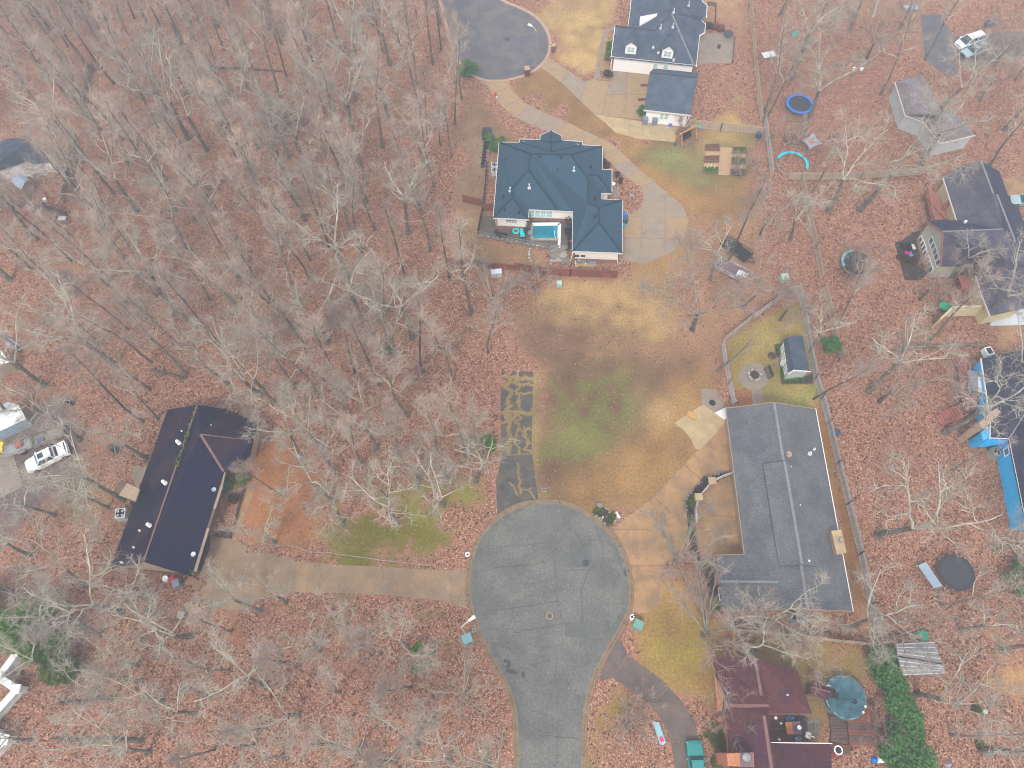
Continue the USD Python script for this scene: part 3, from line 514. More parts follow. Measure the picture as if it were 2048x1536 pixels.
# ------------------------------------------------------------------ houses
def shell(V, F, t=.2):
    """Roof planes given as polygons of named corners, thickened downwards."""
    keys = list(V); idx = {k: i for i, k in enumerate(keys)}; P = np.array([V[k] for k in keys]); tris = []
    for f in F:
        ii = [idx[k] for k in f]; c = P[ii]
        nz = sum((c[i][0] * c[(i + 1) % len(c)][1] - c[(i + 1) % len(c)][0] * c[i][1]) for i in range(len(c)))
        if nz < 0: ii = ii[::-1]
        pg = Polygon(P[ii][:, :2])
        if len(ii) > 4 and pg.is_valid:
            vv, ff = trimesh.creation.triangulate_polygon(pg, engine='earcut')
            near = [ii[int(np.argmin(np.hypot(*(P[ii][:, :2] - v).T)))] for v in vv]
            for a, b, c2 in ff:
                t3 = [near[a], near[b], near[c2]]; q = P[t3]
                if (q[1][0] - q[0][0]) * (q[2][1] - q[0][1]) - (q[2][0] - q[0][0]) * (q[1][1] - q[0][1]) < 0: t3 = t3[::-1]
                tris.append(t3)
        else:
            for i in range(1, len(ii) - 1): tris.append([ii[0], ii[i], ii[i + 1]])
    edges = {}
    for a, b, c in tris:
        for e in ((a, b), (b, c), (c, a)): edges[e] = 1
    n = len(P); allf = [list(x) for x in tris] + [[x[2] + n, x[1] + n, x[0] + n] for x in tris]
    for (a, b) in edges:
        if (b, a) not in edges: allf += [[a, a + n, b + n], [a, b + n, b]]
    v = np.vstack([P, P - [0, 0, t]])
    return trimesh.Trimesh(v, allf, process=False)
class House:
    def __init__(s, name, label, q, corners, eave, group=None, cat='house'):
        """corners: {key: (u, v) or (u, v, z)} read off the survey picture through q; z is the height of that roof corner."""
        s.q, s.eave = q, eave; s.V = {}
        for k, c in corners.items():
            (px, py), = q((c[0], c[1])); z = c[2] if len(c) > 2 else eave; s.V[k] = G(px, py, z)
        xy = np.array([v[:2] for v in s.V.values()]); s.root = thing(name, label, cat, (*xy.mean(0), 0), group=group); s.walls = []
    def roof(s, F, mt, name='roof', t=.2, label=None):
        s.roofpath = wpart(s.root, name, shell({k: s.V[k] for f in F for k in f}, F, t), mt, label=label); return s.roofpath
    def fascia(s, keys, mt='trim_cream', h=.24, closed=True):
        n = len(keys); m = MB()
        for i in range(n if closed else n - 1):
            a, b = s.V[keys[i]], s.V[keys[(i + 1) % n]]; d = (b - a) / np.linalg.norm(b - a)
            o = np.array([d[1], -d[0], 0]); c = np.mean([s.V[k] for k in keys], 0)
            if np.dot(o, (a + b) / 2 - c) < 0: o = -o
            m.bar(a + o * .045 - [0, 0, h / 2 - .06] - d * .08, b + o * .045 - [0, 0, h / 2 - .06] + d * .08, .08, h)
        return wpart(s.root, 'fascia', m, mt)
    def ridge(s, a, b, mt, w=.32, name='ridge_cap'):
        p, r = (s.V[k] if isinstance(k, str) else np.array(k) for k in (a, b))
        return wpart(s.roofpath, name, MB().bar(p + [0, 0, .03], r + [0, 0, .03], w, .07), mt)
    def wall(s, keys, mt, inset=.45, z0=-.05, z1=None, name='wall', pts=None, plinth=None, label=None):
        pg = Polygon([s.V[k][:2] for k in keys]) if pts is None else Polygon(pts)
        pg = pg.buffer(0).buffer(-inset, join_style=2); pg = max(getattr(pg, 'geoms', [pg]), key=lambda g: g.area)
        z1 = s.eave + .02 if z1 is None else z1
        p = wpart(s.root, name, MB().prism(pg, z0, z1), mt, label=label); s.walls.append((pg, z1, p))
        if plinth: wpart(s.root, 'plinth', MB().prism(pg.buffer(.09, join_style=2), z0, plinth[1]), plinth[0])
        return p
    def gable(s, a, b, c, mt, back=.35, base=None, name='gable'):
        """Triangle of wall under a roof end: eave corners a and c, ridge end b, set back from the edge."""
        A, B, C = s.V[a].copy(), s.V[b].copy(), s.V[c].copy(); ctr = np.mean([v for v in s.V.values()], 0)
        d = C - A; d[2] = 0; d /= np.linalg.norm(d); o = np.array([d[1], -d[0], 0]); o *= np.sign(np.dot(o, ctr - (A + C) / 2))
        A, B, C = A + d * .4 + o * back, B + o * back, C - d * .4 + o * back
        for p in (A, B, C): p[2] -= .12
        zb = min(A[2], C[2]) - .1 if base is None else base
        P = [[A[0], A[1], zb], [C[0], C[1], zb], C, B, A]; P2 = [np.array(p) + o * .12 for p in P]
        v = np.array(P + P2); f = [[0, 1, 2], [0, 2, 3], [0, 3, 4], [5, 7, 6], [5, 8, 7], [5, 9, 8]] + sum([[[i, (i + 1) % 5, (i + 1) % 5 + 5], [i, (i + 1) % 5 + 5, i + 5]] for i in range(5)], [])
        tm = trimesh.Trimesh(v, f, process=False); trimesh.repair.fix_normals(tm); s.walls.append((Polygon([A[:2], C[:2], (C + o * .12)[:2], (A + o * .12)[:2]]), B[2], None))
        return wpart(s.root, name, tm, mt)
    def hit(s, uv):
        """Where the wall stands that shows at this spot: point, direction along it, outward normal."""
        (px, py), = s.q(uv); d = ray(px, py); best = None
        for pg, z1, p in s.walls:
            c = np.array(Polygon(pg.exterior).exterior.coords)[:-1]; ccw = pg.exterior.is_ccw
            for i in range(len(c)):
                a, b = c[i], c[(i + 1) % len(c)]; e = (b - a) / np.linalg.norm(b - a); nrm = np.array([e[1], -e[0]]) * (1 if ccw else -1)
                den = d[:2].dot(nrm)
                if den > -1e-3: continue
                t = (a - CAM[:2]).dot(nrm) / den; pt = CAM + d * t; al = (pt[:2] - a).dot(e)
                if -.3 < al < np.linalg.norm(b - a) + .3 and -.5 < pt[2] < z1 + .3 and (best is None or t < best[0]): best = (t, pt, np.array([*e, 0]), np.array([*nrm, 0]))
        return best[1:] if best else None
    def window(s, uv, w, h, glass='window_glass', frame='trim_white', cols=2, rows=2, name='window', zc=None, proud=.03):
        r = s.hit(uv)
        if r is None: print('no wall at', uv); return
        c, e, n = r; c = c.copy()
        if zc is not None: c[2] = zc
        up = np.array([0, 0, 1.0]); B = lambda cx, cz, ww, hh, dep, off: MB().add([c + e * (cx + sx * ww / 2) + up * (cz + sz * hh / 2) + n * (off + sd2 * dep / 2) for sx, sd2, sz in ((-1, -1, -1), (1, -1, -1), (1, 1, -1), (-1, 1, -1), (-1, -1, 1), (1, -1, 1), (1, 1, 1), (-1, 1, 1))], BOXF)
        f = MB()
        for cx, cz, ww, hh in ((0, h / 2, w + .12, .1), (0, -h / 2, w + .16, .12), (-w / 2, 0, .1, h), (w / 2, 0, .1, h)):
            b = B(cx, cz, ww, hh, .1, proud); f.add(b.v[0], BOXF)
        fm = f.mesh(); trimesh.repair.fix_normals(fm); root = wpart(s.root, name, fm, frame)
        pm = B(0, 0, w - .08, h - .08, .05, proud - .01).mesh(); trimesh.repair.fix_normals(pm); wpart(root, 'pane', pm, glass)
        if cols > 1 or rows > 1:
            mm = MB()
            for i in range(1, cols): mm.add(B(-w / 2 + w * i / cols, 0, .045, h - .1, .05, proud + .02).v[0], BOXF)
            for i in range(1, rows): mm.add(B(0, -h / 2 + h * i / rows, w - .1, .045, .05, proud + .018).v[0], BOXF)
            m3 = mm.mesh(); trimesh.repair.fix_normals(m3); wpart(root, 'muntin', m3, frame)
    def on_roof(s, uv, z): (p,) = s.q(uv); return G(*p, z)
    def pipe(s, uv, z, h=.5, r=.1, mt='metal_pale', name='vent_pipe'):
        c = s.on_roof(uv, z); m = MB().lathe([(r * 2.2, -.25), (r * 2.2, .03), (r, .08), (r, h), (0, h)], 10, c); return wpart(s.roofpath, name, m, mt)
    def turbine(s, uv, z, mt='white_plain', r=.26):
        c = s.on_roof(uv, z); return wpart(s.roofpath, 'turbine_vent', MB().lathe([(r * 1.2, -.3), (r * 1.1, .02), (r * .6, .1), (r * .6, .25), (r * .85, .3), (r, .42), (r * .95, .55), (r * .55, .68), (0, .72)], 16, c), mt, smooth=35)

# --- house with the pool
q1 = zoom(930, 240, 4.654)
h1 = House('pool_house_residence', 'large cream house with blue slate hip roof wrapped round a swimming pool', q1, {
    'a': (320, 205), 'b': (510, 208), 'c': (513, 180), 'd': (700, 185), 'e': (703, 142), 'f': (800, 98, 4.7), 'g': (900, 147), 'h': (905, 190), 'i': (1088, 205), 'j': (1090, 235), 'k': (1275, 245), 'l': (1278, 462), 'm': (1365, 465), 'n': (1365, 683), 'o': (1270, 683), 'p': (1270, 735), 'q': (1462, 745), 'r': (1465, 1240), 's': (1000, 1222), 't': (1003, 852), 'u': (600, 835), 'v': (592, 928), 'w': (265, 912),
    'A': (610, 315, 6.6), 'B': (985, 322, 6.6), 'C': (590, 465, 6.3), 'D': (440, 640, 5.2), 'E': (440, 722, 5.2), 'F': (1145, 550, 5.6), 'Gg': (1148, 775, 5.4), 'I': (1245, 815, 5.3), 'J': (1245, 950, 5.3), 'K': (1148, 507, 5.3), 'L': (1238, 512, 5.0), 'M': (800, 298, 6.3), 'N': (800, 215, 4.9), 'U': (865, 835), 'O': (1145, 778, 5.2)}, 3.1)
h1.roof([['a', 'b', 'A'], ['b', 'c', 'd', 'N', 'M'], ['b', 'M', 'A'], ['d', 'e', 'f', 'N'], ['f', 'g', 'h', 'N'], ['h', 'i', 'j', 'M', 'N'], ['j', 'B', 'M'], ['A', 'M', 'B'], ['j', 'k', 'B'], ['A', 'B', 'F', 'Gg', 't', 'U', 'C'], ['a', 'A', 'C', 'D', 'E', 'w'], ['E', 'w', 'v'], ['D', 'C', 'U', 'u', 'v', 'E'],
          ['k', 'l', 'K', 'F', 'B'], ['l', 'm', 'L', 'K'], ['m', 'n', 'L'], ['K', 'L', 'n', 'o', 'p', 'Gg', 'F'], ['Gg', 'p', 'q', 'I'], ['q', 'r', 'J', 'I'], ['r', 's', 'J'], ['s', 't', 'Gg', 'I', 'J']], 'roof_teal')
h1.fascia(list('abcde'), closed=False); h1.fascia(list('ghijklmnopqrstuvwa'), closed=False)
for a, b in ('ef', 'fg'): h1.fascia([a, b], closed=False)
for a, b in (('a', 'A'), ('A', 'B'), ('B', 'k'), ('A', 'C'), ('C', 'D'), ('D', 'E'), ('E', 'w'), ('E', 'v'), ('C', 'U'), ('B', 'F'), ('F', 'Gg'), ('Gg', 'I'), ('I', 'J'), ('J', 's'), ('J', 'r'), ('I', 'q'), ('L', 'n'), ('K', 'L'), ('M', 'b'), ('M', 'j'), ('M', 'N'), ('N', 'f'), ('N', 'd'), ('N', 'h')): h1.ridge(a, b, 'ridge_teal', .26)
h1.wall(list('abcdehijklmnopqrstuvw') , 'wall_cream', .5, plinth=('brick_pink', .75))
for u in (622, 675, 728, 782): h1.window((u, 868), 1.0, 1.5, 'window_bright', zc=1.65)
h1.window((432, 940), 1.7, .75, 'window_glass', 'trim_white', 4, 2)
h1.window((1040, 1262), .6, .4, 'window_glass', 'charcoal', 2, 1, name='meter_box'); h1.window((1098, 1264), .5, .28, 'window_glass', 'charcoal', 2, 1, name='meter_box')
for u, v, z in ((700, 345, 6.3), (892, 350, 6.3), (1210, 893, 4.9)): h1.turbine((u, v + 8), z, 'charcoal')
for u, v, z, m in ((598, 628, 5.3, 'metal_pale'), (1053, 710, 4.8, 'metal_pale'), (1013, 470, 5.9, 'metal_pale'), (422, 660, 4.9, 'metal_pale')): h1.pipe((u, v), z, .75, .12, m)
for u, v, z in ((378, 362, 4), (1180, 345, 4.1), (1172, 433, 4.8), (862, 468, 6), (357, 710, 4.3), (370, 832, 4), (503, 858, 4), (1210, 725, 4.5)): h1.pipe((u, v), z, .3, .09, 'black')
for (u, v), (u2, v2) in (((288, 940), (292, 990)), ((575, 955), (572, 1000)), ((1005, 1235), (980, 1320)), ((1420, 1245), (1420, 1330))):
    a, b = G(*q1((u, v))[0], 2.9), G(*q1((u2, v2))[0], .1); h1.root and wpart(h1.root, 'downpipe', MB().tube([a, (a + b) / 2 * [1, 1, 1], b], .07, 6), 'white_plain')

# --- white house at the top
q2 = zoom(1180, 0, 4.39)
h2 = House('white_house', 'white house with dark slate roof and two gabled dormers at the top of the view', q2, {
    'a': (222, 228, 4.6), 'b': (187, 500), 'c': (912, 574), 'd': (935, 578), 'e': (965, 308), 'f': (1005, 285), 'g': (1012, 208), 'h': (980, 180), 'i': (1020, 150), 'j': (1026, 48), 'k': (985, 15), 'l': (960, -120), 'n': (370, -120), 'o': (350, 95), 'p': (330, 238),
    'R': (575, 268, 7.0), 'S': (712, 110, 8.2), 'T': (715, -120, 8.2)}, 3.2)
h2.roof([['a', 'b', 'c', 'S', 'R'], ['c', 'd', 'e', 'f', 'g', 'h', 'i', 'j', 'k', 'l', 'T', 'S'], ['p', 'R', 'S', 'T', 'n', 'o'], ['a', 'R', 'p']], 'roof_slate')
h2.fascia(list('bcd'), 'trim_white', closed=False); h2.fascia(list('defghijkl'), 'trim_white', closed=False); h2.fascia(list('pon'), 'trim_white', closed=False); h2.fascia(list('ab'), 'trim_white', closed=False)
for a, b in (('c', 'S'), ('S', 'T'), ('R', 'S'), ('a', 'R')): h2.ridge(a, b, 'ridge_pale' if b == 'S' and a == 'c' else 'roof_charcoal', .3)
h2.wall(list('abcdefghijklnop'), 'wall_white', .5)
h2.window((575, 578), .75, .95, 'window_bright', cols=1, rows=2); h2.window((665, 587), .75, .95, 'window_bright', cols=1, rows=2)
for u, v, z in ((735, 105, 8.2), (728, 235, 7.2), (867, 45, 6.2), (620, 245, 7.2), (555, 415, 5), (600, 460, 4.6), (735, 525, 3.8)): h2.pipe((u, v), z, .7 if z > 6 else .25, .1, 'metal_pale')
# pediment on the west slope and the dormers
def dormer(h, face, apex, back, zs, ze, zr, wallm, roofm, win):
    (l, r, bl, br) = face; L, Rr = G(*h.q(l)[0], ze), G(*h.q(r)[0], ze); A = G(*h.q(apex)[0], zr); Bk = G(*h.q(back)[0], zr)
    n = np.array([(Rr - L)[1], -(Rr - L)[0], 0]); n /= np.linalg.norm(n)
    BL, BR = L - [0, 0, ze - zs], Rr - [0, 0, ze - zs]; ins = (Rr - L) * .12; L2, R2, BL2, BR2 = L + ins - n * .15, Rr - ins - n * .15, BL + ins - n * .15, BR - ins - n * .15; A2 = A - n * .15 - [0, 0, .15]
    deep = np.linalg.norm(Bk - A); bk = -n * deep
    m = MB(); v = [BL2, BR2, R2, A2, L2]; v2 = [p + bk * .9 for p in v]; f = [[0, 1, 2], [0, 2, 3], [0, 3, 4], [5, 7, 6], [5, 8, 7], [5, 9, 8]] + sum([[[i, i + 5, (i + 1) % 5 + 5], [i, (i + 1) % 5 + 5, (i + 1) % 5]] for i in range(5)], [])
    tm = trimesh.Trimesh(np.array(v + v2), f, process=False); trimesh.repair.fix_normals(tm); w = wpart(h.roofpath, 'dormer', tm, wallm)
    V = {'l': L - n * -.1, 'r': Rr + n * .1, 'a': A + n * .1, 'b': Bk, 'l2': L + bk, 'r2': Rr + bk}
    wpart(h.roofpath, 'dormer_roof', shell(V, [['l', 'a', 'b', 'l2'], ['a', 'r', 'r2', 'b']], .12), roofm)
    c = (L2 + R2 + BL2 + BR2) / 4; e = (Rr - L) / np.linalg.norm(Rr - L); up = np.array([0, 0, 1.0])
    B = lambda cx, cz, ww, hh, off: [c + e * (cx + a * ww / 2) + up * (cz + b * hh / 2) + n * (off + d * .03) for a, d, b in ((-1, -1, -1), (1, -1, -1), (1, 1, -1), (-1, 1, -1), (-1, -1, 1), (1, -1, 1), (1, 1, 1), (-1, 1, 1))]
    mm = MB().add(B(0, .1, 1.3, 1.1, .03), BOXF).mesh(); trimesh.repair.fix_normals(mm); wpart(h.roofpath, 'dormer_window_frame', mm, 'trim_white')
    mm = MB()
    for cx in (-.31, .31):
        for cz in (-.15, .35): mm.add(B(cx, cz, .5, .42, .07), BOXF)
    mm = mm.mesh(); trimesh.repair.fix_normals(mm); wpart(h.roofpath, 'dormer_pane', mm, win)
dormer(h2, ((300, 402), (427, 414), 0, 0), (365, 362), (385, 258), 4.0, 5.6, 6.7, 'wall_white', 'roof_slate', 'window_bright')
dormer(h2, ((623, 437), (751, 452), 0, 0), (698, 398), (713, 292), 4.0, 5.6, 6.7, 'wall_white', 'roof_slate', 'window_bright')
pa, pb, pc = G(*q2((440, 145))[0], 6.4), G(*q2((592, 117))[0], 7.6), G(*q2((437, 215))[0], 5.2)
tm = trimesh.Trimesh(np.array([pa, pb, pc, pa - [0, 0, .5], pb - [0, 0, .5], pc - [0, 0, .5]]), [[0, 1, 2], [5, 4, 3], [0, 3, 1], [3, 4, 1], [1, 4, 2], [4, 5, 2], [2, 5, 0], [5, 3, 0]], process=False); trimesh.repair.fix_normals(tm)
wpart(h2.roofpath, 'pediment', tm, 'wall_white')
wpart(h2.root, 'downpipe', MB().tube([G(*q2((192, 520))[0], 3), G(*q2((182, 590))[0], 1.2), G(*q2((188, 638))[0], .05)], .08, 6), 'white_plain')
# --- its garage
hg = House('garage', 'white detached garage with dark slate roof below the dormered house', q2, {'a': (525, 636, 5.0), 'b': (938, 680, 5.0), 'c': (882, 1012), 'd': (474, 966), 'e': (560, 600), 'f': (960, 640)}, 3.0, cat='garage')
hg.roof([['a', 'b', 'c', 'd'], ['a', 'e', 'f', 'b']], 'roof_slate'); hg.fascia(list('dc'), 'trim_cream', closed=False); hg.ridge('a', 'b', 'roof_charcoal')
hg.wall(['d', 'c', 'f', 'e'], 'wall_white', .45); hg.gable('d', 'a', 'e', 'wall_white'); hg.gable('c', 'b', 'f', 'wall_white')
hg.window((632, 1020), .75, 1.2, 'window_bright', cols=1, rows=2); hg.window((668, 1022), .75, 1.2, 'window_bright', cols=1, rows=2)
wpart(hg.root, 'satellite_dish', MB().lathe([(0, .1), (.15, .14), (.25, .22), (.24, .24), (.1, .16), (0, .13)], 12, G(*q2((782, 1062))[0], 1.6)), 'metal_grey')
wpart(hg.root, 'downpipe', MB().tube([G(*q2((880, 1008))[0], 2.8), G(*q2((832, 1100))[0], .1)], .08, 6), 'white_plain')

# --- dark roofed house at the lower left
q3 = zoom(200, 780, 3.658)
h3 = House('ranch_house', 'long low house with navy and plum shingle roof west of the turning circle', q3, {
    'a': (495, 145), 'b': (712, 108, 5.4), 'c': (318, 1258, 5.4), 'd': (75, 1305), 'e': (665, 1362), 'f': (905, 597), 'g': (1000, 250), 'X': (735, 325, 5.4), 'Y': (985, 352, 4.6), 'i': (975, 588), 'j': (1100, 470), 'k': (1150, 240), 'l': (930, 140), 'Z': (870, 262, 4.6), 'Y2': (1120, 350, 4.6)}, 3.0)
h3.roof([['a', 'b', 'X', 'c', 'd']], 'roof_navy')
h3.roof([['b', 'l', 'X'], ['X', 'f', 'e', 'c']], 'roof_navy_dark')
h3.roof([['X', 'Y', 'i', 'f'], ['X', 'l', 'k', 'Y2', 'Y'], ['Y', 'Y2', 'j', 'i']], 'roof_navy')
h3.ridge('b', 'c', 'ridge_wine', .18); h3.ridge('X', 'f', 'ridge_wine', .3); h3.ridge('X', 'Y', 'ridge_wine', .16); h3.ridge('Y', 'Y2', 'ridge_wine', .16)
rg = np.random.default_rng(3); moss = MB()
for k in range(46):
    t = rg.uniform(.02, .42); p = h3.V['b'] * (1 - t) + h3.V['c'] * t + [rg.normal(0, .07), rg.normal(0, .1), .05]; moss.box(p, (rg.uniform(.08, .25), rg.uniform(.15, .5), .06), rg.uniform(0, 3))
for k in range(40): moss.box(G(*q3((rg.normal(640, 14), rg.normal(1335, 10)))[0], 3.15), (rg.uniform(.1, .3), rg.uniform(.1, .3), .06), rg.uniform(0, 3))
tag(stage.GetPrimAtPath(wpart(h3.roofpath, 'roof_moss', moss, 'leaf_lime')), kind='stuff')
h3.wall(list('adefl'), 'brick_brown', .6); h3.wall(list('fijkl'), 'wall_tan', .5)
h3.gable('d', 'c', 'e', 'wall_tan', .3); h3.gable('j', 'Y2', 'k', 'wall_tan', .3)
for u, v in ((575, 392), (473, 685), (362, 998)): h3.turbine((u, v - 8), 5.1, 'white_plain', .23)
for u, v in ((600, 298), (373, 926), (290, 1025), (247, 1148), (155, 1257), (818, 257), (992, 338)): h3.pipe((u, v + 4), 4.3, .3, .06, 'white_plain')
for uv, mt in (((832, 735), 'metal_sheet_blue'), ((682, 1205), 'metal_pale')):
    c = h3.on_roof(uv, 3.9); wpart(h3.roofpath, 'satellite_dish', MB().tube([c + [0, 0, -.4], c + [0, 0, .5], c + [.3, -.2, .7]], .04, 6).lathe([(0, .55), (.2, .6), (.3, .7), (.28, .72), (.15, .65), (0, .6)], 12, c + [.3, -.1, 0]), mt)
cm = MB().prism(poly(q3((150, 770), (205, 690), (290, 730), (262, 812)), 3.4).buffer(0), -.05, 5.2); wpart(h3.root, 'chimney', cm, 'brick_brown')
wpart(h3.root, 'chimney_cap', MB().prism(poly(q3((150, 770), (205, 690), (290, 730), (262, 812)), 5.2).buffer(.08, join_style=2), 5.2, 5.4), 'wall_tan')
for (a, b, mt, z) in (((905, 600), (880, 720), 'wall_tan', 2.75), ((880, 720), (830, 870), 'wall_tan', 2.75), ((830, 870), (785, 1010), 'brick_brown', 2.75), ((785, 1010), (690, 1330), 'wall_tan', 2.75)):
    p, r = G(*q3(a)[0], z), G(*q3(b)[0], z); wpart(h3.root, 'soffit_board', MB().bar(p, r, .55, .14), mt)
p = [G(*c, 2.3) for c in q3((800, 1050), (690, 1310), (735, 1325), (800, 1150))]
wpart(h3.root, 'porch_roof', shell({str(i): c for i, c in enumerate(p)}, [['0', '1', '2', '3']], .15), 'roof_navy')
for uv in ((1128, 290), (1112, 350), (1098, 410)): h3.window(uv, 1.0, 1.1, 'window_glass', 'wood_brown', 1, 1)
h3.window((870, 760), 1.4, 1.2, 'window_glass', 'trim_white', 2, 1, zc=1.6)

# --- long grey roofed house right of the turning circle
q4 = lambda *p: [(float(u), float(v)) for u, v in p]
h4 = House('grey_roofed_house', 'long house with pale grey shingle roof right of the turning circle', q4, {
    'a': (1452, 816), 'b': (1548, 804, 5.6), 'c': (1632, 818), 'd': (1707, 1222), 'e': (1615, 1218, 5.6), 'f': (1445, 1222), 'g': (1433, 1111), 'h': (1489, 1110), 'r1': (1567, 924, 5.6), 'r2': (1602, 1130, 5.6), 'w1': (1441, 1163, 4.7), 'w2': (1556, 1164, 4.9)}, 3.1)
h4.roof([['a', 'b', 'r1', 'r2', 'e', 'w2', 'h'], ['b', 'c', 'd', 'e', 'r2', 'r1'], ['g', 'h', 'w2', 'w1'], ['w1', 'w2', 'e', 'f']], 'roof_grey')
h4.ridge('b', 'r1', 'ridge_pale', .34); h4.ridge('r2', 'e', 'ridge_pale', .34); h4.ridge('w1', 'w2', 'ridge_pale', .3)
A, B = h4.V['r1'], h4.V['r2']; dd = (B - A) / np.linalg.norm(B - A); nn = np.array([-dd[1], dd[0], 0]); nn = -nn if nn[0] > 0 else nn
rm = MB().hull([A + nn * 2.3 - [0, 0, .62], A + nn * 2.3 - [0, 0, .9], A + [0, 0, .32], A + nn * -2.4 - [0, 0, .75], A - [0, 0, .4], B + nn * 2.3 - [0, 0, .62], B + nn * 2.3 - [0, 0, .9], B + [0, 0, .32], B + nn * -2.4 - [0, 0, .75], B - [0, 0, .4]])
wpart(h4.roofpath, 'raised_roof', rm, 'roof_grey'); h4.ridge(A + [0, 0, .32], B + [0, 0, .32], 'ridge_pale', .34)
h4.fascia(list('cd'), 'trim_white', closed=False); h4.fascia(list('ah'), 'wall_tan', .14, closed=False); h4.fascia(list('hg'), 'wall_tan', .14, closed=False); h4.fascia(list('ef'), 'wall_tan', .14, closed=False); h4.fascia(list('ed'), 'wall_tan', .14, closed=False); h4.fascia(list('abc'), 'wall_tan', .14, closed=False)
h4.wall(list('acdfgh'), 'wall_tan', .5); h4.gable('a', 'b', 'c', 'wall_tan'); h4.gable('f', 'e', 'd', 'wall_tan'); h4.gable('g', 'w1', 'f', 'brick_pale')
h4.turbine((1596, 1013), 4.7, 'white_plain', .2); h4.turbine((1614, 1124), 4.8, 'white_plain', .2); h4.pipe((1577, 908), 5.3, .4, .2, 'brick_pale'); h4.pipe((1620, 907), 4.4, .45, .12, 'metal_pale'); h4.pipe((1581, 935), 5.3, .35, .08, 'metal_pale'); h4.pipe((1629, 898), 4.3, .3, .08, 'metal_pale')
wpart(h4.root, 'chimney', MB().prism(poly([(1664, 1064), (1680, 1062), (1690, 1104), (1674, 1107)], 4.6), -.05, 4.6), 'brick_pale')
wpart(h4.root, 'chimney_cap', MB().prism(poly([(1664, 1064), (1680, 1062), (1690, 1104), (1674, 1107)], 4.6).buffer(.12, join_style=2), 4.6, 4.78), 'concrete_pale')
wpart(h4.root, 'chimney_pot', MB().lathe([(.22, 0), (.2, .4), (0, .4)], 12, G(1680, 1081, 4.75)), 'metal_grey')
h4.window((1445, 1185), 1.3, 1.0, 'window_glass', 'trim_white', 2, 1, zc=1.7)

# --- brick house with wine coloured roof
q5 = zoom(1400, 1180, 4.315)
h5 = House('brick_house', 'orange brick house with wine red shingle roof round a small patio', q5, {
    'a': (112, 590), 'b': (470, 575, 5.3), 'c': (840, 705), 'd': (970, 1075), 'e': (595, 1075), 'E': (592, 1000, 5.0), 'f': (205, 1000, 3.1), 'B': (528, 912, 5.3), 'g': (225, 1000), 'h': (270, 1700), 'i': (552, 1085, 5.3), 'j': (640, 1700, 5.3), 'k': (600, 1095), 'l': (612, 1312), 'm': (1132, 1320), 'n': (1140, 1700, 5.0), 'o': (700, 1700, 5.0), 'a2': (150, 640)}, 3.1)
h5.roof([['a', 'b', 'B', 'E', 'f'], ['b', 'c', 'd', 'e', 'E', 'B'], ['g', 'i', 'j', 'h'], ['i', 'E', 'e', 'l', 'o', 'j'], ['l', 'm', 'n', 'o'], ['g', 'E', 'i']], 'roof_wine')
h5.ridge('b', 'B', 'ridge_wine', .3); h5.ridge('f', 'E', 'ridge_wine', .35); h5.ridge('i', 'j', 'ridge_wine', .35)
h5.fascia(list('lm'), 'trim_white', closed=False); h5.fascia(list('de'), 'ridge_wine', closed=False)
h5.wall(['a', 'c', 'd', 'e', 'f'], 'brick_orange', .45); h5.wall(['g', 'k', 'o', 'h'], 'brick_orange', .4); h5.wall(['l', 'm', 'n', 'o'], 'brick_orange', .4)
wpart(h5.root, 'brick_buttress', MB().hull([G(*q5(c)[0], z) for c, z in (((120, 700), 3.4), ((155, 1042), 3.0), ((190, 1040), 3.2), ((202, 912), 3.3), ((120, 700), 0), ((155, 1042), 0), ((205, 1040), 0), ((212, 912), 0))]), 'brick_orange')
cp = q5((230, 1412), (462, 1402), (468, 1528), (240, 1520)); wpart(h5.root, 'chimney', MB().prism(poly(cp, 5.4), -.05, 5.4), 'brick_orange')
wpart(h5.root, 'chimney_crown', MB().prism(poly(q5((345, 1404), (452, 1400), (462, 1525), (345, 1520)), 5.4), 5.4, 5.52), 'brick_purple')
wpart(h5.root, 'chimney_cap', MB().lathe([(.3, 0), (.3, .3), (.45, .32), (.4, .42), (0, .5)], 14, G(*q5((395, 1445))[0], 5.5)), 'metal_dull')
for uv, z in (((757, 905), 4.4), ((700, 1150), 3.2)): h5.pipe(uv, z, .3, .05, 'metal_pale')
h5.window((150, 900), 1.0, 1.1, 'window_glass', 'trim_white', 2, 1, zc=1.6)
pts = q5((300, 995), (1120, 995))

# --- yellow house with violet roof on the right
q6 = zoom(1748, 300, 4.267)
h6 = House('yellow_house', 'pale yellow and sage house with broad violet grey roof at the right edge', q6, {
    'a': (592, 240), 'b': (720, 150), 'c': (910, 88, 5.6), 'd': (1072, 185), 'e': (1165, 448), 'f': (1232, 482), 'g': (1330, 760), 'h': (1100, 676, 5.6), 'R1': (1018, 375, 5.6), 'R2': (1048, 380, 5.6), 'R3': (1206, 786, 5.6), 'i': (705, 598), 'j': (448, 606), 'k': (588, 697, 7.4), 'V': (1030, 668, 5.2), 'l': (572, 988), 'm': (842, 988), 'n': (922, 1240), 'o': (990, 1412), 'p': (1300, 1345), 'q': (1420, 800), 'R4': (1330, 1000, 5.8)}, 3.3)
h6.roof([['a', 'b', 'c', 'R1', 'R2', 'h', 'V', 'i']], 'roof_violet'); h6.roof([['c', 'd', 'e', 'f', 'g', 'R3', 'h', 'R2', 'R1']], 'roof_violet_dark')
h6.roof([['j', 'i', 'V', 'h', 'k']], 'roof_violet_dark'); h6.roof([['k', 'h', 'R3', 'R4', 'm', 'l'], ['m', 'R4', 'n'], ['n', 'R4', 'o'], ['o', 'R4', 'p'], ['R3', 'g', 'q', 'R4'], ['R4', 'q', 'p']], 'roof_violet')
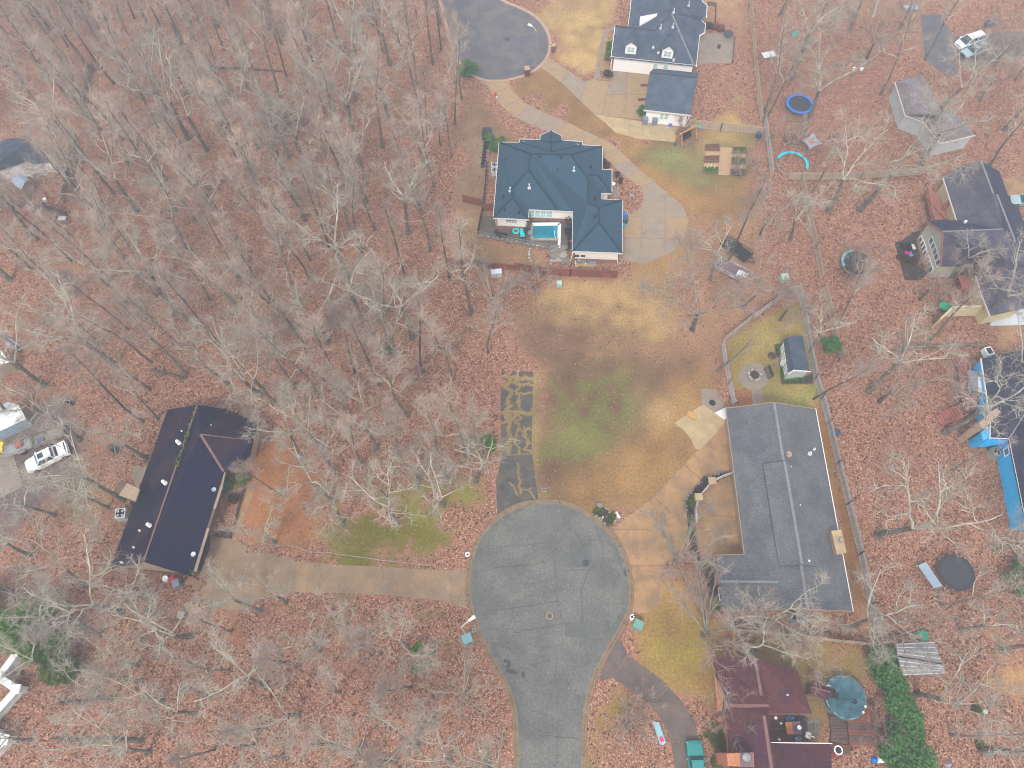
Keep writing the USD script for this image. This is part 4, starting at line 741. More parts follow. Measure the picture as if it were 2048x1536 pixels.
h6.ridge('c', 'R1', 'ridge_pale', .26); h6.ridge('R2', 'R3', 'ridge_pale', .26); h6.ridge('k', 'h', 'ridge_pale', .2)
h6.fascia(list('jkl'), 'wood_pink', closed=False); h6.fascia(list('mno'), 'trim_cream', closed=False); h6.fascia(list('ai'), 'trim_cream', closed=False)
h6.wall(list('abdefgpi'), 'wall_yellow', .4); h6.wall(['j', 'i', 'm', 'l'], 'wall_sage', .35); h6.wall(['i', 'g', 'p', 'o', 'n', 'm'], 'wall_yellow', .4)
h6.gable('j', 'k', 'l', 'wall_sage', .3)
for k, uv in enumerate(((490, 778), (505, 820), (520, 865), (535, 915), (548, 955))): h6.window(uv, 1.0, 1.1, 'window_glass', 'trim_white', 1, 1)
for uv in ((395, 775), (410, 808), (424, 842), (432, 880), (455, 945), (467, 980), (482, 1022)): h6.window(uv, .9, 1.3, 'window_glass', 'trim_white', 1, 1)
wpart(h6.root, 'wood_panel', MB().bar(G(*q6((600, 505))[0], 1.2), G(*q6((650, 440))[0], 2.6), .3, .9), 'wood_pink')
wpart(h6.roofpath, 'chimney', MB().prism(poly(q6((885, 962), (965, 905), (1003, 935), (915, 1018)), 5.6), 3.2, 5.6), 'brick_brown')
wpart(h6.roofpath, 'chimney_cap', MB().prism(poly(q6((885, 962), (965, 905), (1003, 935), (915, 1018)), 5.6).buffer(.1), 5.6, 5.75), 'stone')
wpart(h6.roofpath, 'roof_light', MB().box(G(*q6((780, 612))[0], 4.6), (.3, .3, .4)), 'white_plain')
# low wing walls south of it
for a, b, z, mt in (((530, 1480), (640, 1375), 2.4, 'wall_yellow'), ((640, 1375), (960, 1370), 2.4, 'wall_yellow')):
    p, r = g2(*q6(a)[0], 1.2), g2(*q6(b)[0], 1.2); wpart(h6.root, 'wing_wall', MB().bar([*p, 1.2], [*r, 1.2], .25, 2.4), mt)

# --- bright blue house on the right
q7 = zoom(1748, 640, 3.657)
h7 = House('blue_house', 'bright blue clapboard house with charcoal roof at the right edge', q7, {
    'a': (785, 285), 'b': (1150, 205), 'c': (1350, 600), 'd': (1400, 1500), 'e': (1110, 1490), 'f': (985, 872), 'g': (850, 866), 'h': (852, 730), 'A': (1090, 480, 5.4), 'B': (1100, 690, 5.0), 'C': (1320, 1480, 5.2)}, 3.2)
h7.roof([['a', 'b', 'A'], ['a', 'A', 'B', 'h'], ['b', 'c', 'B', 'A'], ['h', 'B', 'f', 'g'], ['B', 'c', 'd', 'C'], ['f', 'B', 'C', 'e'], ['e', 'C', 'd']], 'roof_violet_dark')
h7.fascia(['a', 'h'], 'trim_white', closed=False); h7.fascia(['h', 'g', 'f', 'e'], 'trim_white', closed=False); h7.ridge('B', 'f', 'ridge_pale', .15)
h7.wall(['a', 'b', 'c', 'B', 'h'], 'wall_blue', .1); h7.wall(['h', 'B', 'c', 'd', 'e', 'f', 'g'], 'wall_blue', .12)
h7.window((995, 950), .9, 1.0, 'window_glass', 'trim_white', 1, 1, zc=2.2)
pg = poly(q7((720, 862), (760, 830), (850, 800), (850, 870), (735, 922)), 1.0).buffer(0); wpart(h7.root, 'bay', MB().prism(pg, -.05, 3.0), 'wall_blue')
wpart(h7.root, 'corner_board', MB().bar(G(*q7((728, 922))[0], .2), G(*q7((845, 852))[0], 2.4), .14, .14), 'trim_white')
pg = poly(q7((700, 800), (830, 690), (862, 720), (730, 840)), 3.0).buffer(0); wpart(h7.root, 'chimney', MB().prism(pg, -.05, 5.0), 'brick_pale')

# --- houses seen only in part
q8 = zoom(1500, 0, 3.737)
h8 = House('pale_grey_house', 'pale grey sided house half hidden under bare trees near the parked cars', q8, {'a': (1085, 615), 'b': (1290, 560), 'c': (1460, 880), 'd': (1350, 930), 'e': (1160, 860), 'R': (1210, 640, 5.0), 'S': (1330, 850, 5.0)}, 3.0)
h8.roof([['a', 'R', 'S', 'e'], ['a', 'b', 'R'], ['b', 'c', 'S', 'R'], ['S', 'c', 'd', 'e']], 'roof_ash')
h8.wall(list('abcde'), 'wall_grey', .2); h8.fascia(['a', 'e', 'd'], 'trim_cream', closed=False)
h9 = House('pale_grey_house', 'pale grey gabled house wing beside the violet roof and largest bare crown', q8, {'a': (1290, 900), 'b': (1500, 800), 'c': (1680, 1010), 'd': (1420, 1070), 'R': (1400, 880, 4.8), 'S': (1580, 960, 4.8)}, 3.0)
h9.roof([['a', 'R', 'S', 'd'], ['a', 'b', 'R'], ['b', 'c', 'S', 'R'], ['d', 'S', 'c']], 'roof_ash')
h9.wall(list('abcd'), 'wall_grey', .15); h9.fascia(['a', 'd', 'c'], 'trim_cream', closed=False)
q10 = zoom(0, 0, 3.2)
h10 = House('hidden_house', 'dark slate roofed house half hidden in the wood at the upper left', q10, {'a': (-160, 960), 'b': (60, 885), 'c': (175, 888), 'd': (335, 1032), 'e': (205, 1046), 'f': (160, 1030), 'g': (-100, 1120), 'R': (110, 960, 5.0), 'S': (-80, 1010, 5.0)}, 3.1)
h10.roof([['b', 'c', 'd', 'R'], ['d', 'e', 'f', 'R'], ['f', 'g', 'S', 'R'], ['a', 'b', 'R', 'S'], ['a', 'S', 'g']], 'roof_slate'); h10.wall(list('abcdefg'), 'wall_white', .3)
wpart(h10.root, 'porch_panel', MB().prism(poly(q10((200, 1045), (300, 1030), (225, 1090)), 2.6), 2.5, 2.6), 'metal_pale')
def small_shed(name, label, q, ridge, eaves1, eaves2, ze, zr, roofm, wallm, cat='shed'):
    c = {'r1': (*ridge[0], zr), 'r2': (*ridge[1], zr), 'a1': (*eaves1[0], ze), 'a2': (*eaves1[1], ze)}
    if eaves2: c.update({'b1': (*eaves2[0], ze), 'b2': (*eaves2[1], ze)})
    h = House(name, label, q, c, ze, cat=cat)
    for k in ('1', '2'):
        if not eaves2: h.V['b' + k] = np.array([*(2 * h.V['r' + k] - h.V['a' + k])[:2], ze])
    h.roof([['a1', 'a2', 'r2', 'r1'], ['b1', 'b2', 'r2', 'r1']], roofm, t=.1); h.wall(['a1', 'a2', 'b2', 'b1'], wallm, .15, z1=ze); h.gable('a1', 'r1', 'b1', wallm, .16); h.gable('a2', 'r2', 'b2', wallm, .16)
    return h
h11 = small_shed('metal_shed', 'white metal roofed shed beside the white pickup at the left edge', zoom(0, 640, 3.66), ((135, 622), (-60, 710)), ((190, 725), (-60, 840)), ((60, 600), (-120, 690)), 2.2, 3.2, 'metal_pale', 'metal_sheet_blue')
h12 = small_shed('garden_shed', 'dark slate roofed garden shed ringed by clipped shrubs in the fenced yard', zoom(1330, 560, 4.52), ((1110, 515), (1165, 815)), ((1072, 540), (1115, 845)), ((1245, 500), (1310, 825)), 2.6, 3.7, 'roof_slate', 'wall_grey')
for uv in ((1073, 605), (1085, 685), (1100, 800)): h12.window(uv, .8, 1.0, 'window_glass', 'trim_white', 2, 2, zc=1.5)
h12.window((1083, 722), .9, 1.9, 'trim_white', 'trim_white', 1, 1, name='door', zc=1.0)
h12.fascia(['a2', 'r2', 'b2'], 'trim_white', .16, closed=False)
q13 = zoom(1700, 1050, 3.161)
h13 = small_shed('corrugated_shed', 'weathered corrugated metal shed under branches at the lower right', q13, ((300, 830), (585, 880)), ((290, 755), (530, 742)), ((335, 948), (600, 935)), 2.3, 2.9, 'metal_dull', 'metal_sheet_blue')
for i in range(13):
    t = i / 12; 
    for A_, B_ in ((('a1', 'a2'), ('r1', 'r2')), (('r1', 'r2'), ('b1', 'b2'))):
        p = h13.V[A_[0]] * (1 - t) + h13.V[B_[0]] * t; r = h13.V[A_[1]] * (1 - t) + h13.V[B_[1]] * t
        wpart(h13.roofpath, 'corrugation', MB().bar(p + [0, 0, .03], r + [0, 0, .03], .1, .06), 'metal_dull' if i % 3 else 'metal_pale')
h14 = small_shed('pump_house', 'small gabled shelter with wine red shingles beside the covered round pool', q5, ((965, 838), (1125, 880)), ((968, 778), (1128, 845)), ((950, 900), (1108, 952)), 2.2, 2.7, 'roof_wine', 'wood_brown')
h14.ridge('r1', 'r2', 'ridge_wine', .12)
h15 = small_shed('left_shed', 'white flat roofed shed cut by the left edge', zoom(0, 640, 3.66), ((-60, 250), (-60, 330)), ((10, 225), (66, 310)), ((-140, 270), (-120, 400)), 2.4, 2.7, 'white_plain', 'wall_tan')
h16 = small_shed('lean_to', 'grey blue sheet roofed shelter beside the hidden house at the upper left', q10, ((110, 1125), (160, 1165)), ((60, 1155), (135, 1215)), ((130, 1110), (185, 1150)), 2.2, 2.5, 'metal_sheet_blue', 'wall_tan')
# ------------------------------------------------------------------ bare trees
for nm, lo, hi, sc in (('bark', (.075, .066, .052), (.2, .18, .145), 1.4), ('bark_dark', (.05, .045, .037), (.12, .107, .088), 1.4), ('limb', (.25, .23, .18), (.5, .475, .385), .9), ('limb_dark', (.19, .155, .125), (.34, .29, .235), .9), ('twig', (.32, .225, .175), (.5, .385, .32), .6), ('twig_pale', (.25, .21, .165), (.42, .375, .31), .6), ('twig_brown', (.26, .185, .15), (.4, .305, .255), .6)):
    MAT[nm] = usdkit.material(stage, f'/World/Looks/{nm}', {'g': ('texture_coordinate', {}), 'n': ('noise_texture', {'scale': sc, 'detail': 5, 'roughness': .7}), 'r': ('rgb_ramp', {'ramp': [(.36, lo), (.62, hi)]}),
        'o': ('object_info', {}), 'v': ('map_range', {'value': 0.5, 'to_min': .78, 'to_max': 1.18}), 'h': ('hsv', {}), 'p': ('principled_bsdf', {'roughness': .95, 'specular_ior_level': .1})},
        [('g.object', 'n.vector'), ('n.fac', 'r.fac'), ('o.random', 'v.value'), ('v.result', 'h.value'), ('r.color', 'h.color'), ('h.color', 'p.base_color')], surface='p.BSDF')
def rotv(v, axis, ang):
    axis = axis / (np.linalg.norm(axis) + 1e-9); return v * math.cos(ang) + np.cross(axis, v) * math.sin(ang) + axis * axis.dot(v) * (1 - math.cos(ang))
class Tree:
    """Trunk, limbs and twigs grown from seeded rules."""
    def __init__(s, seed): s.rg = np.random.default_rng(seed); s.L = {}
    def line(s, p, d, length, r0, r1, n, wig, up, level, sag=0.0):
        P = [np.array(p, float)]; d = np.array(d, float)
        for i in range(n):
            d = d + s.rg.normal(0, wig, 3) + np.array([0, 0, up]); d /= np.linalg.norm(d); P.append(P[-1] + d * length / n)
        P = np.array(P); Rr = np.linspace(r0, r1, n + 1); s.L.setdefault((level, n), []).append((P, Rr)); return P, Rr
    def child_dir(s, d, ang):
        a = s.rg.normal(0, 1, 3); a -= a.dot(d) * d; return rotv(d, a, ang)
    def at(s, P, Rr, t):
        x = t * (len(P) - 1); i = min(int(x), len(P) - 2); f = x - i; d = P[i + 1] - P[i]
        return P[i] * (1 - f) + P[i + 1] * f, d / np.linalg.norm(d), Rr[i] * (1 - f) + Rr[i + 1] * f
    def limb(s, p, d, L, r, wig, nb, nt, nf, up=.06, ang=(.5, 1.0)):
        P, Rr = s.line(p, d, L, r, r * .3, 8, wig, up, 1)
        for k in range(nb):
            t = s.rg.uniform(.25, 1.0) if k else 1.0
            q, dd, rr = s.at(P, Rr, min(t, .999)); bl = L * s.rg.uniform(.3, .5) * (1.15 - .5 * t)
            P2, R2 = s.line(q, s.child_dir(dd, s.rg.uniform(*ang) * (0.3 if t == 1 else 1)), bl, max(rr * .62, .028), .022, 5, wig * 1.1, up * 1.3, 1)
            for j in range(nt):
                t2 = s.rg.uniform(.2, 1.0); q2, d2, r2 = s.at(P2, R2, min(t2, .999)); tl = s.rg.uniform(.7, 1.5) * (.5 + L / 9)
                P3, R3 = s.line(q2, s.child_dir(d2, s.rg.uniform(.35, .95)), tl, max(r2 * .6, .017), .01, 4, wig * 1.2, up * 1.5, 2)
                for m in range(nf):
                    q3_, d3, r3 = s.at(P3, R3, s.rg.uniform(.15, .999)); s.line(q3_, s.child_dir(d3, s.rg.uniform(.4, 1.0)), s.rg.uniform(.35, .9), .0115, .006, 2, wig, .1, 3)
    def forest(s, Ht, r0, crown, spread, nl, wig=.11, nb=6, nt=5, nf=4, lean=.05, el=(.7, 1.25), crook=.035):
        d = np.array([s.rg.normal(0, lean), s.rg.normal(0, lean), 1.0]); d /= np.linalg.norm(d)
        P, Rr = s.line([0, 0, -.15], d, Ht, r0, .05, 14, crook, .02, 0); Rr[0] *= 1.45; Rr[1] *= 1.06; a = s.rg.uniform(0, 6.3)
        for k in range(nl):
            t = crown + (1 - crown) * (k + .5) / nl * .98; q, dd, rr = s.at(P, Rr, t); a += 2.4 + s.rg.normal(0, .35); rel = (t - crown) / (1 - crown)
            e = el[0] + (el[1] - el[0]) * rel + s.rg.normal(0, .1); L = spread * (1 - .55 * rel) * s.rg.uniform(.75, 1.15)
            s.limb(q, [math.cos(a) * math.cos(e), math.sin(a) * math.cos(e), math.sin(e)], L, min(rr * .6, .03 + L * .012), wig, nb, nt, nf)
        q, dd, rr = s.at(P, Rr, .97); s.limb(q, dd, spread * .4, .05, wig, nb, nt, nf)
        return s
    def oak(s, Ht, r0, fork, spread, nl, wig=.2, nb=7, nt=5, nf=4, lean=.06):
        d = np.array([s.rg.normal(0, lean), s.rg.normal(0, lean), 1.0]); d /= np.linalg.norm(d)
        P, Rr = s.line([0, 0, -.15], d, Ht * fork, r0, r0 * .62, 8, .03, .02, 0); Rr[0] *= 1.5; Rr[1] *= 1.08
        a = s.rg.uniform(0, 6.3)
        for k in range(3):
            a += 2.1 + s.rg.normal(0, .3); e = s.rg.uniform(.85, 1.2); L = Ht * (1 - fork) * s.rg.uniform(.85, 1.0)
            P1, R1 = s.line(P[-1] - d * .1, [math.cos(a) * math.cos(e), math.sin(a) * math.cos(e), math.sin(e)], L, r0 * .4, .04, 9, wig * .5, .05, 1)
            for j in range(nl // 3):
                t = .18 + .8 * (j + s.rg.uniform(0, 1)) / (nl // 3); q, dd, rr = s.at(P1, R1, min(t, .99)); b = s.rg.uniform(0, 6.3) if j % 2 else a + s.rg.normal(0, .9); e2 = s.rg.uniform(.1, .75)
                s.limb(q, [math.cos(b) * math.cos(e2), math.sin(b) * math.cos(e2), math.sin(e2)], spread * s.rg.uniform(.6, 1.1) * (1.1 - .45 * t), min(rr * .7, .075), wig, nb, nt, nf, up=.03)
        return s
    def fan(s, Ht, stems, spread, nb=7, nt=6, nf=4, wig=.06, r=.09, base=.0):
        if base: s.line([0, 0, -.1], [0, 0, 1.0], base + .1, r * 1.9, r * 1.6, 4, .02, 0, 0)
        for k in range(stems):
            a = 6.283 * k / stems + s.rg.normal(0, .3); e = s.rg.uniform(.55, 1.35)
            dirn = [math.cos(a) * math.cos(e) * spread, math.sin(a) * math.cos(e) * spread, math.sin(e)]; L = Ht * s.rg.uniform(.8, 1.1)
            P, Rr = s.line([math.cos(a) * .08, math.sin(a) * .08, base - .05], np.array(dirn) / np.linalg.norm(dirn), L, r, .02, 8, wig, .03, 0 if not base else 1)
            for j in range(nb):
                t = s.rg.uniform(.2, .98); q, dd, rr = s.at(P, Rr, t); bl = L * s.rg.uniform(.25, .45) * (1.2 - .6 * t)
                P2, R2 = s.line(q, s.child_dir(dd, s.rg.uniform(.25, .6)), bl, max(rr * .55, .018), .012, 5, wig, .05, 1)
                for m in range(nt):
                    q2, d2, r2 = s.at(P2, R2, s.rg.uniform(.2, .99)); P3, R3 = s.line(q2, s.child_dir(d2, s.rg.uniform(.25, .7)), s.rg.uniform(.5, 1.2), .014, .008, 3, wig, .05, 2)
                    for u in range(nf): q3_, d3, _ = s.at(P3, R3, s.rg.uniform(.2, .99)); s.line(q3_, s.child_dir(d3, s.rg.uniform(.3, .8)), s.rg.uniform(.3, .7), .009, .006, 2, wig, .05, 3)
        return s
    def mesh(s, levels, thick=1.0):
        m = MB()
        for (lv, n), items in sorted(s.L.items()):
            if lv in levels:
                v, f = tubes(np.array([i[0] for i in items]), np.array([i[1] for i in items]) * thick, {0: 9, 1: 5, 2: 3, 3: 3}[lv]); m.add(v, f)
        return m.mesh() if m.v else None
UsdGeom.Scope.Define(stage, '/World/Growth')
stage.GetPrimAtPath('/World/Growth').SetSpecifier(Sdf.SpecifierClass)
KIND = {}
def proto(kind, t, mats, tw=1.0):
    p = f'/World/Growth/{kind}'; stage.CreateClassPrim(p)
    pr = stage.GetPrimAtPath(p); pr.SetTypeName('Xform')
    for nm, lv, mt in (('trunk', (0,), mats[0]), ('limbs', (1,), mats[1]), ('twigs', (2, 3), mats[2])):
        m = t.mesh(lv, tw if nm == 'twigs' else 1.0)
        if m is not None: usdkit.mesh(stage, f'{p}/{nm}', m, MAT[mt], smooth=True)
    KIND[kind] = p
FM = ('bark', 'limb', 'twig')
for k in range(7):
    proto(f'tall_{k}', Tree(100 + k).forest(16.5 + .4 * k, .165 + .01 * k, (.42, .48, .38, .5, .42, .36, .46)[k], (4.2, 3.8, 4.6, 3.4, 4.2, 4.4, 3.8)[k], (12, 11, 12, 10, 12, 13, 11)[k], wig=.14, nb=7, nt=4, nf=2), FM if k % 3 else ('bark_dark', 'limb_dark', 'twig_brown'), 1.12)
for k in range(4):
    proto(f'oak_{k}', Tree(200 + k).oak(16 + k * .5, .3 + .02 * k, (.42, .5, .38, .45)[k], (4.2, 3.8, 4.8, 4.4)[k], 15, wig=.24, nb=6, nt=4, nf=3), ('bark', 'limb', 'twig_pale'), 1.1)
for k in range(2): proto(f'fan_{k}', Tree(300 + k).fan(6.5, 9, 1.0, nb=9, nt=5, nf=4, wig=.05, r=.085, base=1.0), ('bark', 'twig_pale', 'twig_pale'), 1.1)
for k in range(2): proto(f'dark_fan_{k}', Tree(320 + k).fan(6.5, 9, 1.25, nb=8, nt=5, nf=3, wig=.06, r=.1, base=1.8), ('bark', 'limb_dark', 'twig_brown'), 1.1)
for k in range(3): proto(f'shrub_{k}', Tree(400 + k).fan(3.0, 9, 1.2, nb=6, nt=4, nf=3, wig=.1, r=.035), ('bark_dark', 'twig_brown', 'twig'), 1.1)
for k in range(2): proto(f'sapling_{k}', Tree(440 + k).forest(7.5, .07, .35, 1.5, 9, wig=.1, nb=4, nt=3, nf=3), ('bark', 'twig', 'twig'), 1.1)
for k in range(2): proto(f'wide_{k}', Tree(460 + k).oak(12.5, .26, .33, 5.0, 15, wig=.2, nb=7, nt=5, nf=3), ('bark_dark', 'limb_dark', 'twig_brown'), 1.1)
proto('dead', Tree(480).forest(8.5, .12, .35, 2.6, 9, wig=.22, nb=3, nt=2, nf=1), ('bark', 'limb_dark', 'twig_brown'))
proto('snag', Tree(481).forest(10.5, .16, .75, 1.0, 5, wig=.2, nb=3, nt=2, nf=1), ('bark', 'limb', 'twig'))
rgT = np.random.default_rng(77); BASES = []; GROUPED = []
def tree(name, kind, px, label, s=1.0, group=None, rot=None, lean=0.0, lean_az=0.0, xy=None, cat='tree'):
    c = np.array(g2(*px)) if xy is None else np.array(xy); BASES.append(c)
    p = numbered('/World', name); x = UsdGeom.Xform.Define(stage, p)
    x.AddTranslateOp().Set(Gf.Vec3d(float(c[0]), float(c[1]), 0.0))
    if lean:
        x.AddRotateZOp(opSuffix='a').Set(math.degrees(lean_az)); x.AddRotateYOp().Set(math.degrees(lean)); x.AddRotateZOp(opSuffix='b').Set(math.degrees(-lean_az + (rot if rot is not None else rgT.uniform(0, 6.28))))
    else: x.AddRotateZOp().Set(math.degrees(rot if rot is not None else rgT.uniform(0, 6.28)))
    x.AddScaleOp().Set(Gf.Vec3f(s, s, s * rgT.uniform(.96, 1.04)))
    x.GetPrim().GetReferences().AddInternalReference(KIND[kind]); x.GetPrim().SetInstanceable(True)
    if group: GROUPED.append((p, kind, c))
    return tag(x.GetPrim(), label, cat, group)
# trees that one can point at
TT = [('oak_0', (1656, 424), 1.1, 'big pale barked tree just south of the long east west fence, left of two'), ('oak_2', (1719, 421), 1.15, 'big bare tree south of the long fence, right of two, leaning over the grey house'),
      ('tall_1', (1626, 383), .62, 'small grey bare tree against the long east west fence'), ('tall_2', (1534, 234), 1.0, 'twin stemmed bare tree by the corner of the tan fence near the blue trampoline'),
      ('tall_4', (1528, 228), .95, 'thinner stem of the pair by the tan fence near the blue trampoline'), ('oak_1', (1583, 158), 1.2, 'thick trunked bare tree north of the blue trampoline'),
      ('oak_3', (1606, 265), 1.1, 'tall bare tree right beside the blue trampoline'), ('tall_6', (1454, 526), .9, 'slim grey trunk standing between the black trailer and the flat trailer'),
      ('wide_0', (1486, 614), .85, 'bare tree with leaning trunk left of the fenced yard tip'), ('wide_1', (1384, 660), 1.25, 'dark twin stemmed tree with wide violet grey crown on the open lot'),
      ('dead', (1433, 742), 1.0, 'dead branched tree leaning over the fence by the fire pit'), ('tall_0', (1627, 798), .7, 'bare tree leaning right from the fence corner behind the garden shed'),
      ('oak_1', (1736, 783), .95, 'bare tree in the right yard, upper of the two with long grey trunks'), ('wide_0', (1759, 803), 1.0, 'bare tree in the right yard, lower of the two with long grey trunks'),
      ('oak_2', (1889, 865), 1.05, 'thick pale trunk rising over the charcoal roof of the blue house'), ('snag', (1906, 941), 1.0, 'thin bare pole of a tree beside the blue house'),
      ('oak_2', (1756, 1069), 1.25, 'spreading pale crowned tree right of the long grey roof'), ('oak_3', (1686, 1258), .85, 'bare tree with split trunk over the back corner of the grey house'),
      ('dark_fan_0', (1404, 1272), 1.4, 'dark fan shaped tree in the golden front lawn'), ('oak_2', (1833, 1388), .95, 'low forked bare tree with thick limbs south of the corrugated shed'),
      ('tall_2', (1960, 1503), .9, 'bare tree at the bottom right with a thick near trunk'), ('fan_0', (1350, 1124), 1.2, 'pale fan shaped multi stem tree in the bed of the tan drive'),
      ('dark_fan_1', (1255, 1432), .55, 'small many stemmed tree on the grass island by the drive of the teal pickup'), ('dark_fan_1', (1440, 1428), .75, 'small pale branched tree against the wall of the brick house'),
      ('oak_3', (1500, 1305), .7, 'bare tree with branches over the wine roof and the fence above it'), ('wide_0', (1585, 1288), .75, 'dark limbed bare tree on the lawn below the grey roof'), ('oak_0', (1512, 1256), .9, 'bare tree spreading over the lower end of the grey roof'), ('fan_1', (985, 604), .95, 'bushy grey multi stem tree at the edge of the wood below the red fence'),
      ('shrub_0', (1072, 575), 1.2, 'small grey shrub beside the white post on the lawn'), ('oak_3', (826, 676), 1.05, 'gnarled pale oak at the edge of the open lot, curly limbs'),
      ('oak_1', (723, 634), 1.0, 'gnarled bare oak left of the curly limbed one at the edge of the wood'), ('tall_5', (873, 896), .85, 'bare tree left of the cracked old drive, lower trunk pale'),
      ('tall_2', (930, 914), .9, 'pale bare tree hanging over the cracked old drive'), ('tall_5', (964, 905), .8, 'bare tree closest to the cracked old drive'),
      ('fan_0', (928, 1388), .95, 'pale fan shaped tree beside the kerb at the left of the lower road'), ('oak_2', (520, 790), 1.0, 'thick pale tree in the leaves northeast of the dark roofed house'),
      ('tall_3', (287, 842), .95, 'bare tree touching the back corner of the dark roof'), ('tall_4', (317, 838), .7, 'slimmer bare tree at the back corner of the dark roof'),
      ('oak_0', (643, 893), .9, 'bare tree at the top of the orange needle patch'), ('oak_1', (602, 914), .85, 'bare tree with limbs over the porch end of the dark roof'),
      ('tall_0', (563, 990), .6, 'bare tree leaning left in the orange needle patch'), ('oak_3', (550, 1085), .62, 'small crooked tree at the lower edge of the orange needle patch'),
      ('oak_2', (293, 918), .75, 'bare tree left of the middle of the dark roof'), ('oak_1', (247, 1000), .95, 'mossy tree overhanging the white pickup'), ('oak_0', (217, 1016), .7, 'bare tree between the white pickup and the chimney'),
      ('snag', (203, 1088), .4, 'dead snag left of the dark roofed house'), ('oak_1', (523, 1222), .7, 'dark bare tree leaning over the west drive'), ('oak_3', (573, 1205), .55, 'small bare tree beside the west drive'),
      ('oak_2', (383, 1271), .9, 'bare tree with a thick pale trunk below the dark roofed house'), ('tall_1', (463, 1262), .8, 'bare tree by the lower end of the west drive'), ('oak_0', (243, 1224), 1.05, 'spreading pale tree over the dark evergreens'),
      ('tall_5', (150, 592), 1.0, 'bare tree at the left edge of the wood, twin crowned'), ('oak_3', (233, 733), 1.1, 'tall bare tree above the pickup yard'), ('oak_2', (160, 880), .95, 'many limbed oak standing over the pickup yard'),
      ('tall_1', (673, 408), 1.0, 'dark barked straight tree in the middle of the wood'), ('tall_2', (497, 182), 1.1, 'dark based tree by the fallen logs in the upper wood'),
      ('oak_1', (850, 335), .95, 'pale bare tree at the wood edge left of the blue slate roof'), ('tall_4', (766, 295), 1.0, 'bare forked tree in the wood left of the blue slate roof'),
      ('tall_2', (860, 502), .95, 'pale bare tree at the wood edge below the red fence'), ('tall_5', (833, 170), 1.0, 'grey bushy tree at the wood edge left of the upper turning circle')]
for kind, px, s, label in TT:
    lean, az = 0, 0
    if 'leaning' in label: lean, az = .3, (0 if px[0] > 1400 else math.pi)
    if kind == 'dead': lean, az = .45, .2
    tree('bare_tree', kind, px, label, s, lean=lean, lean_az=az)
WOOD = [(177, 410), (197, 430), (350, 423), (380, 503), (273, 423), (413, 300), (653, 447), (597, 397), (520, 387), (610, 440), (133, 190), (77, 213), (367, 97), (627, 123), (573, 153), (360, 290), (287, 197), (227, 167), (247, 280), (317, 257), (377, 280), (500, 337), (257, 659), (200, 692), (350, 629), (547, 609), (547, 712), (547, 805), (373, 749),
        (590, 775), (637, 789), (677, 755), (363, 695), (657, 685), (613, 712), (300, 779), (773, 692), (760, 772), (710, 745), (816, 832), (753, 899), (726, 929), (800, 915), (780, 130), (733, 367), (816, 467), (750, 460), (716, 133), (883, 100), (620, 520), (700, 560), (480, 560), (420, 600), (440, 690), (470, 480), (560, 500)]
SW = [(283, 1364), (533, 1374), (597, 1431), (387, 1427), (230, 1397), (533, 1457), (677, 1487), (510, 1491), (567, 1514), (277, 1331), (327, 1401), (283, 1481), (300, 1504), (680, 1384), (743, 1311), (883, 1331), (763, 1307), (726, 1491), (833, 1491), (976, 1524), (816, 1291), (823, 1374), (793, 1524), (870, 1450), (900, 1520), (640, 1300), (600, 1330), (460, 1340), (430, 1500), (690, 1260)]
L_WOOD, L_SW = 'tall bare tree in the leaf strewn wood left of the house with the pool', 'bare tree in the leaf strewn wood below the west drive'
wood_poly = poly([(-160, -60), (880, -60), (900, 100), (930, 200), (905, 330), (890, 500), (960, 640), (1000, 730), (990, 860), (900, 905), (700, 960), (660, 880), (540, 830), (420, 790), (300, 780), (220, 740), (130, 650), (60, 600), (-60, 540), (-160, 480)])
sw_poly = poly([(300, 1290), (470, 1290), (560, 1240), (700, 1270), (900, 1290), (960, 1330), (1020, 1440), (1030, 1580), (150, 1600), (240, 1480)])
moss_poly = poly([(640, 930), (980, 930), (975, 1000), (700, 1080), (630, 1060)])
solid = unary_union([poly([(-60, 255), (110, 270), (120, 370), (-60, 400)]), poly([(318, 800), (560, 810), (560, 1000), (420, 1170), (205, 1150)])])
def fill(pg, n, dmin, name, kinds, label, group, smin, smax, tries=6000):
    made = 0; x0, y0, x1, y1 = pg.bounds
    for _ in range(tries):
        if made >= n: break
        c = np.array([rgT.uniform(x0, x1), rgT.uniform(y0, y1)])
        if not pg.contains(Point(c)) or solid.contains(Point(c)) or min(np.hypot(*(np.array(BASES) - c).T)) < dmin: continue
        tree(name, kinds[rgT.integers(len(kinds))], None, label, rgT.uniform(smin, smax), group, xy=c); made += 1
    return made
TK = ['tall_0', 'tall_1', 'tall_2', 'tall_3', 'tall_4', 'tall_5', 'tall_6', 'tall_1', 'tall_4', 'tall_2', 'tall_5', 'oak_0', 'oak_1', 'oak_3']
for c in WOOD: tree('woodland_tree', TK[rgT.integers(len(TK))], c, L_WOOD, rgT.uniform(.85, 1.1), 'bare trees of the wood')
for c in SW: tree('woodland_tree', ['oak_0', 'oak_1', 'oak_2', 'oak_3', 'tall_2', 'tall_0', 'tall_5'][rgT.integers(7)], c, L_SW, rgT.uniform(.6, .9), 'bare trees below the west drive')
n1 = fill(wood_poly, 160, 3.5, 'woodland_tree', TK, L_WOOD, 'bare trees of the wood', .8, 1.1)
n2 = fill(moss_poly, 9, 3.6, 'woodland_tree', ['oak_0', 'oak_1', 'oak_2', 'oak_3'], 'pale limbed bare tree on the mossy ground above the west drive', 'bare trees on the moss', .65, .85)
